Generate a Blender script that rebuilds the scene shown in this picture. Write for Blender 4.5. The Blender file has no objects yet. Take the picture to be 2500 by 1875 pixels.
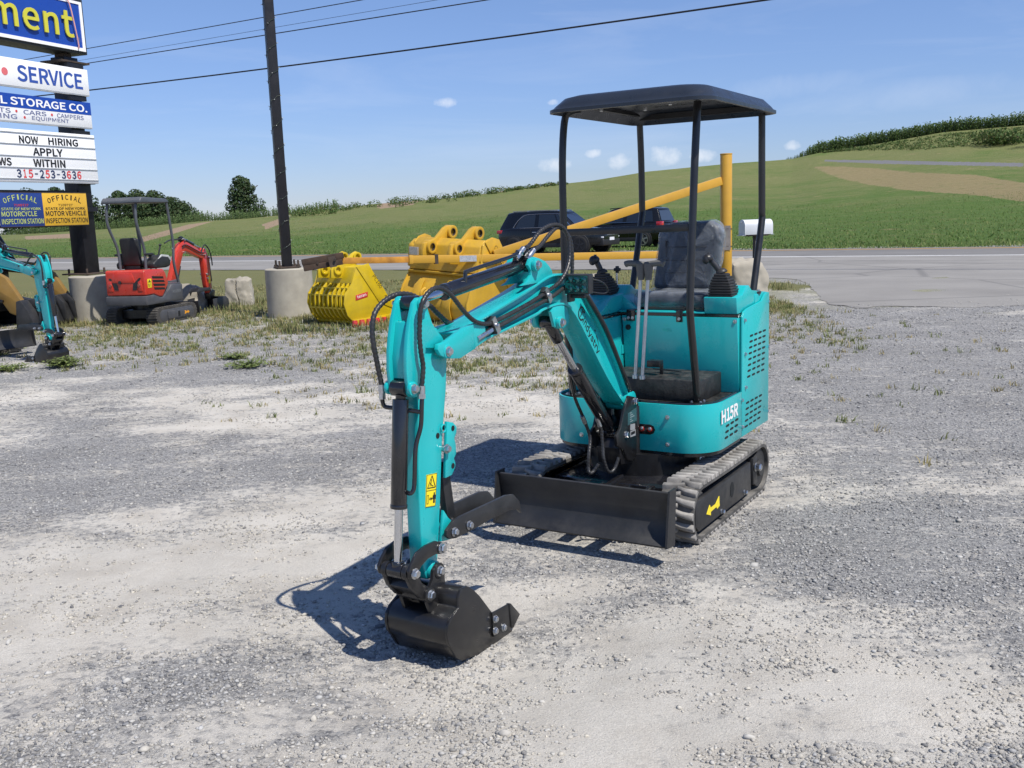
import bpy, bmesh, math, random
from mathutils import Vector, Matrix, noise
R_=math.radians
sc=bpy.context.scene; COL=sc.collection
random.seed(7)
# ------------------------------------------------------------------ camera, world, sun, exposure
cam=bpy.data.cameras.new('camera'); camo=bpy.data.objects.new('camera',cam); COL.objects.link(camo)
cam.sensor_width=36; cam.lens=34.848; cam.clip_end=3000; cam.clip_start=.05
pit,rol=R_(9.667),R_(2.062)
fw=Vector((0,math.cos(pit),-math.sin(pit))); u0=Vector((0,math.sin(pit),math.cos(pit))); r0=Vector((1,0,0))
rt=r0*math.cos(rol)-u0*math.sin(rol); up=u0*math.cos(rol)+r0*math.sin(rol)
camo.matrix_world=Matrix(((rt.x,up.x,-fw.x,0),(rt.y,up.y,-fw.y,0),(rt.z,up.z,-fw.z,1.6),(0,0,0,1)))
sc.camera=camo
SUN_EL,SUN_AZ=58.0,-44.5            # azimuth measured from +x, counter-clockwise
sd=Vector((math.cos(R_(SUN_EL))*math.cos(R_(SUN_AZ)),math.cos(R_(SUN_EL))*math.sin(R_(SUN_AZ)),math.sin(R_(SUN_EL))))
sl=bpy.data.lights.new('sun','SUN'); sl.energy=3.95; sl.angle=R_(.53); sl.color=(1,.95,.87)
so=bpy.data.objects.new('sun',sl); COL.objects.link(so); so.rotation_euler=sd.to_track_quat('Z','Y').to_euler(); so.location=(20,-20,40)
wd=bpy.data.worlds.new('World'); sc.world=wd; wd.use_nodes=True
sc.view_settings.view_transform='Standard'; sc.view_settings.look='None'; sc.view_settings.gamma=1; sc.view_settings.exposure=.5
# ------------------------------------------------------------------ helpers
def nd(nt,t,**k):
    n=nt.nodes.new(t)
    for a,v in k.items():
        if a in n.inputs: n.inputs[a].default_value=v
        else: setattr(n,a,v)
    return n
def lk(nt,a,b): nt.links.new(a,b)
def mixc(nt,fac,a,b):
    m=nt.nodes.new('ShaderNodeMix'); m.data_type='RGBA'
    for s,v in ((m.inputs[0],fac),(m.inputs[6],a),(m.inputs[7],b)):
        if hasattr(v,'links'): nt.links.new(v,s)
        elif isinstance(v,(int,float)): s.default_value=v
        else: s.default_value=(v[0],v[1],v[2],1)
    return m.outputs[2]
def maprange(nt,v,a,b,c=0,d=1):
    m=nt.nodes.new('ShaderNodeMapRange'); nt.links.new(v,m.inputs[0])
    for i,x in enumerate((a,b,c,d)): m.inputs[i+1].default_value=x
    return m.outputs[0]
def mth(nt,op,a,b=0.,c=None):
    m=nt.nodes.new('ShaderNodeMath'); m.operation=op
    for i,v in enumerate((a,b) if c is None else (a,b,c)):
        if hasattr(v,'links'): nt.links.new(v,m.inputs[i])
        else: m.inputs[i].default_value=v
    return m.outputs[0]
def noisen(nt,vec,scale,detail=4,rough=.55,dist=0):
    n=nt.nodes.new('ShaderNodeTexNoise'); n.inputs['Scale'].default_value=scale; n.inputs['Detail'].default_value=detail
    n.inputs['Roughness'].default_value=rough; n.inputs['Distortion'].default_value=dist
    if vec is not None: nt.links.new(vec,n.inputs['Vector'])
    return n.outputs[0]
MATS={}
def mat(name,col,rough=.5,metal=0,coat=0,var=.12,vscale=6,dust=0,dcol=(.3,.28,.25),dscale=9,bump=0,bscale=60,spec=.5):
    """painted / metal / rubber surface with slight tone variation, dust film and unevenness"""
    if name in MATS: return MATS[name]
    m=bpy.data.materials.new(name); m.use_nodes=True; nt=m.node_tree; b=nt.nodes['Principled BSDF']
    tc=nt.nodes.new('ShaderNodeTexCoord').outputs['Object']
    n1=noisen(nt,tc,vscale,5)
    v=maprange(nt,n1,.3,.7,1-var,1+var)
    hs=nt.nodes.new('ShaderNodeHueSaturation'); hs.inputs['Color'].default_value=(*col,1); lk(nt,v,hs.inputs['Value'])
    c=hs.outputs[0]; r=maprange(nt,noisen(nt,tc,vscale*3,4),.3,.7,max(rough-.08,.03),min(rough+.1,1))
    if dust:
        d=maprange(nt,noisen(nt,tc,dscale,8,.7),.42,.72,0,dust)
        geo=nt.nodes.new('ShaderNodeNewGeometry'); sx=nt.nodes.new('ShaderNodeSeparateXYZ'); lk(nt,geo.outputs['Normal'],sx.inputs[0])
        upf=maprange(nt,sx.outputs[2],-.2,1,.35,1)
        d=mth(nt,'MULTIPLY',d,upf); c=mixc(nt,d,c,dcol); r=mth(nt,'ADD',r,mth(nt,'MULTIPLY',d,.5))
    lk(nt,c,b.inputs['Base Color']); lk(nt,r,b.inputs['Roughness'])
    b.inputs['Metallic'].default_value=metal; b.inputs['Coat Weight'].default_value=coat; b.inputs['Coat Roughness'].default_value=.08
    b.inputs['Specular IOR Level'].default_value=spec
    if bump:
        bp=nt.nodes.new('ShaderNodeBump'); bp.inputs['Strength'].default_value=bump; bp.inputs['Distance'].default_value=.004
        lk(nt,noisen(nt,tc,bscale,3),bp.inputs['Height']); lk(nt,bp.outputs[0],b.inputs['Normal'])
    MATS[name]=m; return m
def V(*a): return Vector(a)
ONE=('lettering','print','mark','slots','lugs','mesh','bulbs','barcode','vents','rail','louvre','seam','trunk','rim','trim','wire')
class MB:
    def __init__(s): s.v=[]; s.f=[]
    def add(s,vs,fs):
        o=len(s.v); s.v+= [tuple(p) for p in vs]; s.f+=[tuple(i+o for i in f) for f in fs]; return s
    def box(s,c,d,rot=None,taper=None):
        vs=[]
        for k in (-1,1):
            for j in (-1,1):
                for i in (-1,1):
                    t=1 if (taper is None or k<0) else taper
                    p=Vector((i*d[0]/2*t,j*d[1]/2*t,k*d[2]/2))
                    if rot is not None: p=rot@p
                    vs.append(p+Vector(c))
        return s.add(vs,[(0,2,3,1),(4,5,7,6),(0,1,5,4),(2,6,7,3),(0,4,6,2),(1,3,7,5)])
    def bb(s,x0,x1,y0,y1,z0,z1): return s.box(((x0+x1)/2,(y0+y1)/2,(z0+z1)/2),(abs(x1-x0),abs(y1-y0),abs(z1-z0)))
    def prism(s,poly,y0,y1,fn=None):
        """polygon in (x,z) extruded from y0 to y1"""
        n=len(poly); A=sum(poly[i][0]*poly[(i+1)%n][1]-poly[(i+1)%n][0]*poly[i][1] for i in range(n))
        P=list(poly) if A>0 else list(poly)[::-1]
        if y0>y1: y0,y1=y1,y0
        vs=[(p[0],y0,p[1]) for p in P]+[(p[0],y1,p[1]) for p in P]
        if fn: vs=[fn(Vector(q)) for q in vs]
        fs=[tuple(range(n)),tuple(range(2*n-1,n-1,-1))]+[(i,i+n,(i+1)%n+n,(i+1)%n) for i in range(n)]
        return s.add(vs,fs)
    def ribbon(s,line,t,y0,y1,side=1):
        """plate following a line in (x,z), thickness t to its left (side=1) or right"""
        L=[Vector(p) for p in line]; off=[]
        for i,p in enumerate(L):
            a=L[max(i-1,0)]; b=L[min(i+1,len(L)-1)]; d=(b-a).normalized(); off.append(p+Vector((-d.y,d.x))*t*side)
        return s.prism([tuple(p) for p in L]+[tuple(p) for p in off[::-1]],y0,y1)
    def cyl(s,p0,p1,r,r1=None,n=16,cap=True):
        p0=Vector(p0);p1=Vector(p1); r1=r if r1 is None else r1; d=(p1-p0).normalized()
        a=d.orthogonal().normalized(); b=d.cross(a); vs=[]
        for p,q in ((p0,r),(p1,r1)):
            for i in range(n):
                t=2*math.pi*i/n; vs.append(p+(a*math.cos(t)+b*math.sin(t))*q)
        fs=[(i,(i+1)%n,(i+1)%n+n,i+n) for i in range(n)]
        if cap: fs+=[tuple(range(n-1,-1,-1)),tuple(range(n,2*n))]
        return s.add(vs,fs)
    def ring(s,p0,p1,ro,ri,n=20):
        p0=Vector(p0);p1=Vector(p1);d=(p1-p0).normalized();a=d.orthogonal().normalized();b=d.cross(a);vs=[]
        for p,q in ((p0,ro),(p1,ro),(p1,ri),(p0,ri)):
            for i in range(n):
                t=2*math.pi*i/n; vs.append(p+(a*math.cos(t)+b*math.sin(t))*q)
        fs=[]
        for k in range(4):
            for i in range(n): fs.append((k*n+i,k*n+(i+1)%n,((k+1)%4)*n+(i+1)%n,((k+1)%4)*n+i))
        return s.add(vs,fs)
    def tube(s,path,r,n=10,smooth=3,wave=0,pitch=.03):
        P=[Vector(p) for p in path]
        if smooth>1 and len(P)>2: P=catmull(P,smooth)
        if wave:                         # re-sample for the spiral guard's ribs
            Q=[P[0]]; acc=0
            for i in range(1,len(P)):
                seg=(P[i]-P[i-1]).length; k=max(1,int(seg/(pitch/4)))
                for j in range(1,k+1): Q.append(P[i-1].lerp(P[i],j/k))
            P=Q
        m=len(P); vs=[]; a=None; dist=0
        for i,p in enumerate(P):
            d=(P[min(i+1,m-1)]-P[max(i-1,0)]).normalized()
            if i: dist+=(P[i]-P[i-1]).length
            a=d.orthogonal().normalized() if a is None else (a-d*a.dot(d)).normalized()
            b=d.cross(a)
            for k in range(n):
                t=2*math.pi*k/n; rr=r
                if wave: rr=r*(1+wave*math.sin(2*math.pi*dist/pitch+t))
                vs.append(p+(a*math.cos(t)+b*math.sin(t))*rr)
        fs=[(i*n+k,i*n+(k+1)%n,(i+1)*n+(k+1)%n,(i+1)*n+k) for i in range(m-1) for k in range(n)]
        fs+=[tuple(range(n-1,-1,-1)),tuple(range((m-1)*n,m*n))]
        return s.add(vs,fs)
    def bar(s,path,w,h,upv=(0,0,1)):
        """square bar along a polyline"""
        P=[Vector(p) for p in path]; m=len(P); vs=[]; U=Vector(upv)
        for i,p in enumerate(P):
            d=(P[min(i+1,m-1)]-P[max(i-1,0)]).normalized(); a=d.cross(U).normalized(); b=a.cross(d)
            for x,y in ((-1,-1),(1,-1),(1,1),(-1,1)): vs.append(p+a*x*w/2+b*y*h/2)
        fs=[(i*4+k,i*4+(k+1)%4,(i+1)*4+(k+1)%4,(i+1)*4+k) for i in range(m-1) for k in range(4)]
        fs+=[(3,2,1,0),((m-1)*4,(m-1)*4+1,(m-1)*4+2,(m-1)*4+3)]
        return s.add(vs,fs)
    def lathe(s,c,prof,ax=(0,0,1),n=20):
        """profile of (distance along axis, radius) pairs"""
        c=Vector(c); d=Vector(ax).normalized(); a=d.orthogonal().normalized(); b=d.cross(a); vs=[]
        for h,r in prof:
            for i in range(n):
                t=2*math.pi*i/n; vs.append(c+d*h+(a*math.cos(t)+b*math.sin(t))*r)
        m=len(prof); fs=[(j*n+i,j*n+(i+1)%n,(j+1)*n+(i+1)%n,(j+1)*n+i) for j in range(m-1) for i in range(n)]
        fs+=[tuple(range(n-1,-1,-1)),tuple(range((m-1)*n,m*n))]
        return s.add(vs,fs)
    def hexb(s,p,d,r=.017,h=.014):
        p=Vector(p); d=Vector(d).normalized()
        s.cyl(p,p+d*.003,r*1.25,n=14); s.cyl(p+d*.003,p+d*h*.75,r,n=6); s.cyl(p+d*h*.75,p+d*h,r,r*.8,n=6); return s
    def ell(s,c,rx,ry,rz,n=16,m=10):
        vs=[];c=Vector(c)
        for j in range(m+1):
            f=math.pi*j/m
            for i in range(n):
                t=2*math.pi*i/n; vs.append(c+Vector((rx*math.sin(f)*math.cos(t),ry*math.sin(f)*math.sin(t),rz*math.cos(f))))
        return s.add(vs,[(j*n+i,(j+1)*n+i,(j+1)*n+(i+1)%n,j*n+(i+1)%n) for j in range(m) for i in range(n)])
    def xf(s,M,start=0):
        s.v[start:]=[tuple(M@Vector(p)) for p in s.v[start:]]; return s
    def pieces(s):
        """groups of faces that touch or overlap each other"""
        n=len(s.v); p=list(range(n))
        def find(i):
            while p[i]!=i: p[i]=p[p[i]]; i=p[i]
            return i
        for f in s.f:
            a=find(f[0])
            for i in f[1:]:
                b=find(i)
                if b!=a: p[b]=a
        comp={}
        for i in range(n): comp.setdefault(find(i),[]).append(i)
        C=list(comp.values())
        if len(C)<2 or len(C)>60: return None
        bx=[[[f(s.v[i][k] for i in c)+d for k in range(3)] for f,d in ((min,-.0012),(max,.0012))] for c in C]
        q=list(range(len(C)))
        def fq(i):
            while q[i]!=i: q[i]=q[q[i]]; i=q[i]
            return i
        for i in range(len(C)):
            for j in range(i):
                if all(bx[i][0][k]<=bx[j][1][k] and bx[j][0][k]<=bx[i][1][k] for k in range(3)): q[fq(i)]=fq(j)
        G={}
        for i in range(len(C)): G.setdefault(fq(i),[]).extend(C[i])
        if len(G)<2 or len(G)>24: return None
        out=[]
        for g in sorted(G.values(),key=min):
            g=sorted(g); idx={v:i for i,v in enumerate(g)}; m=MB(); m.v=[s.v[i] for i in g]; m.f=[tuple(idx[i] for i in f) for f in s.f if f[0] in idx]; out.append(m)
        return out
    def build(s,name,m,parent=None,bevel=0,seg=2,smooth=38,clean=True):
        if parent is not None and clean and not any(w in name for w in ONE):
            P=s.pieces()
            if P:
                nm=name[:-1] if name.endswith('s') and not name.endswith('ss') else name
                return [q.build1(nm,m,parent,bevel,seg,smooth,clean) for q in P][0]
        return s.build1(name,m,parent,bevel,seg,smooth,clean)
    def build1(s,name,m,parent=None,bevel=0,seg=2,smooth=38,clean=True):
        me=bpy.data.meshes.new(name); me.from_pydata(s.v,[],s.f)
        bm=bmesh.new(); bm.from_mesh(me)
        if clean:
            bmesh.ops.remove_doubles(bm,verts=bm.verts,dist=1e-5)
            bmesh.ops.recalc_face_normals(bm,faces=bm.faces)
        if bevel:
            ed=[e for e in bm.edges if len(e.link_faces)==2 and e.calc_face_angle(0)>R_(28)]
            bmesh.ops.bevel(bm,geom=ed,offset=bevel,segments=seg,affect='EDGES',profile=.5,clamp_overlap=True)
        bm.to_mesh(me); bm.free()
        me.materials.append(m)
        if smooth:
            me.shade_smooth(); me.set_sharp_from_angle(angle=R_(smooth))
        o=bpy.data.objects.new(name,me); COL.objects.link(o)
        if parent is not None: o.parent=parent
        return o
def catmull(P,k):
    out=[]; n=len(P)
    for i in range(n-1):
        a=P[max(i-1,0)];b=P[i];c=P[i+1];d=P[min(i+2,n-1)]
        for j in range(k):
            t=j/k; out.append(.5*((2*b)+(c-a)*t+(2*a-5*b+4*c-d)*t*t+(3*b-a-3*c+d)*t**3))
    out.append(P[-1]); return out
def thing(name,loc,label,cat,rz=0,group=None):
    o=bpy.data.objects.new(name,None); COL.objects.link(o); o.location=loc; o.rotation_euler=(0,0,rz); o.empty_display_size=.2
    return tag(o,label,cat,group)
def tag(o,label,cat,group=None):
    o['label']=label; o['category']=cat
    if group: o['group']=group
    return o
def kind(o,k): o['kind']=k; return o
def copy_tree(o,parent=None):
    c=o.copy(); COL.objects.link(c); c.parent=parent
    for ch in list(o.children): copy_tree(ch,c)
    return c
_tc={}
try:                                   # the sans face that comes with Blender, closest to the signs' lettering
    import os; FONT=bpy.data.fonts.load(os.path.join(bpy.utils.resource_path('LOCAL'),'datafiles','fonts','Noto Sans CJK Regular.woff2'))
except Exception: FONT=None
def textgeo(body,bold=0,shear=0,space=1):
    k=(body,bold,shear,space)
    if k in _tc: return _tc[k]
    cu=bpy.data.curves.new('lettering','FONT'); cu.body=body
    if FONT: cu.font=FONT; bold*=.42
    cu.offset=bold; cu.shear=shear; cu.resolution_u=4; cu.space_character=space
    o=bpy.data.objects.new('lettering',cu); COL.objects.link(o)
    me=o.to_mesh(); vs=[tuple(v.co) for v in me.vertices]; fs=[tuple(p.vertices) for p in me.polygons]
    o.to_mesh_clear(); bpy.data.objects.remove(o); bpy.data.curves.remove(cu)
    x0=min(v[0] for v in vs);x1=max(v[0] for v in vs);y0=min(v[1] for v in vs);y1=max(v[1] for v in vs)
    r=([((v[0]-x0)/(x1-x0),(v[1]-y0)/(y1-y0)) for v in vs],fs,(x1-x0)/(y1-y0)); _tc[k]=r; return r
def put_text(mb,body,o,u,v,w,h,bold=.012,shear=0,space=1,depth=0,n=None):
    """lettering scaled to w x h with its lower left corner at o"""
    vs,fs,_=textgeo(body,bold,shear,space); o=Vector(o);u=Vector(u);v=Vector(v)
    P=[o+u*(x*w)+v*(y*h) for x,y in vs]
    if not depth: mb.add(P,fs); return
    n=Vector(n); k=len(P); cnt={}
    for f in fs:
        for i in range(len(f)):
            e=(f[i],f[(i+1)%len(f)]); cnt[e]=1
    side=[(a,b,b+k,a+k) for a,b in cnt if (b,a) not in cnt]
    mb.add([p+n*depth for p in P]+P,fs+side)
# common materials
TEAL=mat('teal_paint',(.008,.415,.425),.30,coat=.35,var=.05,vscale=3,dust=.05,dcol=(.25,.36,.36),dscale=11)
BLACK=mat('black_paint',(.010,.010,.011),.34,coat=.2,var=.2,dust=.10,dcol=(.12,.11,.10),dscale=7)
BLKGLOSS=mat('gloss_black_paint',(.009,.009,.011),.18,coat=.5,var=.2,dust=.08,dcol=(.12,.11,.10))
DSTEEL=mat('dusty_black_steel',(.019,.0195,.021),.46,var=.25,dust=.34,dcol=(.105,.10,.097),dscale=5)
CHROME=mat('chrome_rod',(.62,.63,.65),.16,metal=1,var=.03)
ZINC=mat('zinc_bolt',(.55,.56,.57),.32,metal=1,var=.1,vscale=30)
RUBBER=mat('black_rubber',(.016,.016,.017),.55,var=.2,dust=.15)
HOSE=mat('hose_guard',(.02,.02,.021),.34,var=.15,dust=.12)
TRACKR=mat('dusty_track_rubber',(.055,.053,.05),.85,var=.35,dust=.8,dcol=(.36,.34,.31),dscale=4,bump=.3,bscale=40)
LUGR=mat('dusty_tread_rubber',(.20,.19,.175),.9,var=.3,dust=.9,dcol=(.46,.435,.40),dscale=6,bump=.3,bscale=40)
MATTE=mat('black_mat_rubber',(.012,.012,.0125),.42,var=.3,dust=.5,dcol=(.12,.115,.105),dscale=14,bump=.4,bscale=90)
PLASTIC=mat('dark_plastic',(.018,.019,.022),.38,var=.15,dust=.12)
CANOPY=mat('grey_canopy_plastic',(.020,.025,.034),.30,var=.05,dust=.0,bump=.05,bscale=200)
GREYPL=mat('grey_handle_rubber',(.11,.108,.10),.55,var=.1)
YSTICK=mat('yellow_sticker',(.85,.68,.02),.35,var=.04)
WHITE=mat('white_sticker',(.75,.76,.76),.4,var=.05)
DARKINK=mat('black_ink',(.012,.012,.014),.5,var=.05)
HOLE=mat('dark_opening',(.004,.006,.007),.8,var=0)
# ------------------------------------------------------------------ sky: Nishita plus a few small clouds
def make_sky(clouds):
    nt=wd.node_tree; nt.nodes.clear()
    out=nt.nodes.new('ShaderNodeOutputWorld'); bg=nt.nodes.new('ShaderNodeBackground'); bg.inputs[1].default_value=SKY_STRENGTH
    sky=nt.nodes.new('ShaderNodeTexSky'); sky.sky_type='NISHITA'; sky.sun_disc=False; sky.sun_elevation=R_(SUN_EL); sky.sun_rotation=math.atan2(sd.x,sd.y)
    sky.altitude=200; sky.air_density=1.15; sky.dust_density=0; sky.ozone_density=2.2
    d=nt.nodes.new('ShaderNodeTexCoord').outputs['Generated']
    def dot(v):
        n=nt.nodes.new('ShaderNodeVectorMath'); n.operation='DOT_PRODUCT'; nt.links.new(d,n.inputs[0]); n.inputs[1].default_value=v; return n.outputs['Value']
    nz=noisen(nt,d,55,6,.62); n2=noisen(nt,d,14,5,.6,.4); tot=None
    for az,el,w in clouds:
        a=R_(az); c=Vector((math.sin(a),math.cos(a),el)).normalized(); r=Vector((math.cos(a),-math.sin(a),0)); u=r.cross(c)
        wisp=w>.05
        x=mth(nt,'MULTIPLY',dot(r),1/w); y=mth(nt,'MULTIPLY',mth(nt,'SUBTRACT',dot(u),0),1/(w*(.16 if wisp else .5)))
        rr=mth(nt,'ADD',mth(nt,'MULTIPLY',x,x),mth(nt,'MULTIPLY',y,y))
        f=mth(nt,'SUBTRACT',1.15 if not wisp else 1,rr)
        f=mth(nt,'ADD',f,mth(nt,'MULTIPLY',mth(nt,'SUBTRACT',nz if not wisp else n2,.5),3.2))
        front=mth(nt,'GREATER_THAN',dot(c),.9)
        f=mth(nt,'MULTIPLY',maprange(nt,f,.2,1.6,0,.62 if not wisp else .14),front)
        tot=f if tot is None else mth(nt,'MAXIMUM',tot,f)
    # thin high streaks
    mp=nt.nodes.new('ShaderNodeMapping'); mp.inputs['Scale'].default_value=(1.2,1.2,9); nt.links.new(d,mp.inputs[0])
    st=maprange(nt,noisen(nt,mp.outputs[0],2.6,6,.6,.6),.50,.80,0,.13)
    tot=mth(nt,'MAXIMUM',tot,st)
    # camera white balance: deeper, more violet blue than the raw sky
    tint=nt.nodes.new('ShaderNodeMix'); tint.data_type='RGBA'; tint.blend_type='MULTIPLY'; tint.inputs[0].default_value=1
    nt.links.new(sky.outputs[0],tint.inputs[6]); tint.inputs[7].default_value=(*SKY_TINT,1)
    sx=nt.nodes.new('ShaderNodeSeparateXYZ'); nt.links.new(d,sx.inputs[0])
    low=mixc(nt,maprange(nt,sx.outputs[2],0,.24),HORIZON,(1,1,1))            # clear air: the sky stays blue down to the hills
    t2=nt.nodes.new('ShaderNodeMix'); t2.data_type='RGBA'; t2.blend_type='MULTIPLY'; t2.inputs[0].default_value=1; nt.links.new(tint.outputs[2],t2.inputs[6]); nt.links.new(low,t2.inputs[7])
    c=mixc(nt,tot,t2.outputs[2],CLOUD)
    nt.links.new(c,bg.inputs[0]); nt.links.new(bg.outputs[0],out.inputs[0])
SKY_STRENGTH=.1; SKY_TINT=(.615,.675,.885); CLOUD=(7.0,7.2,7.6); HORIZON=(.68,.76,.97)
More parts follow.
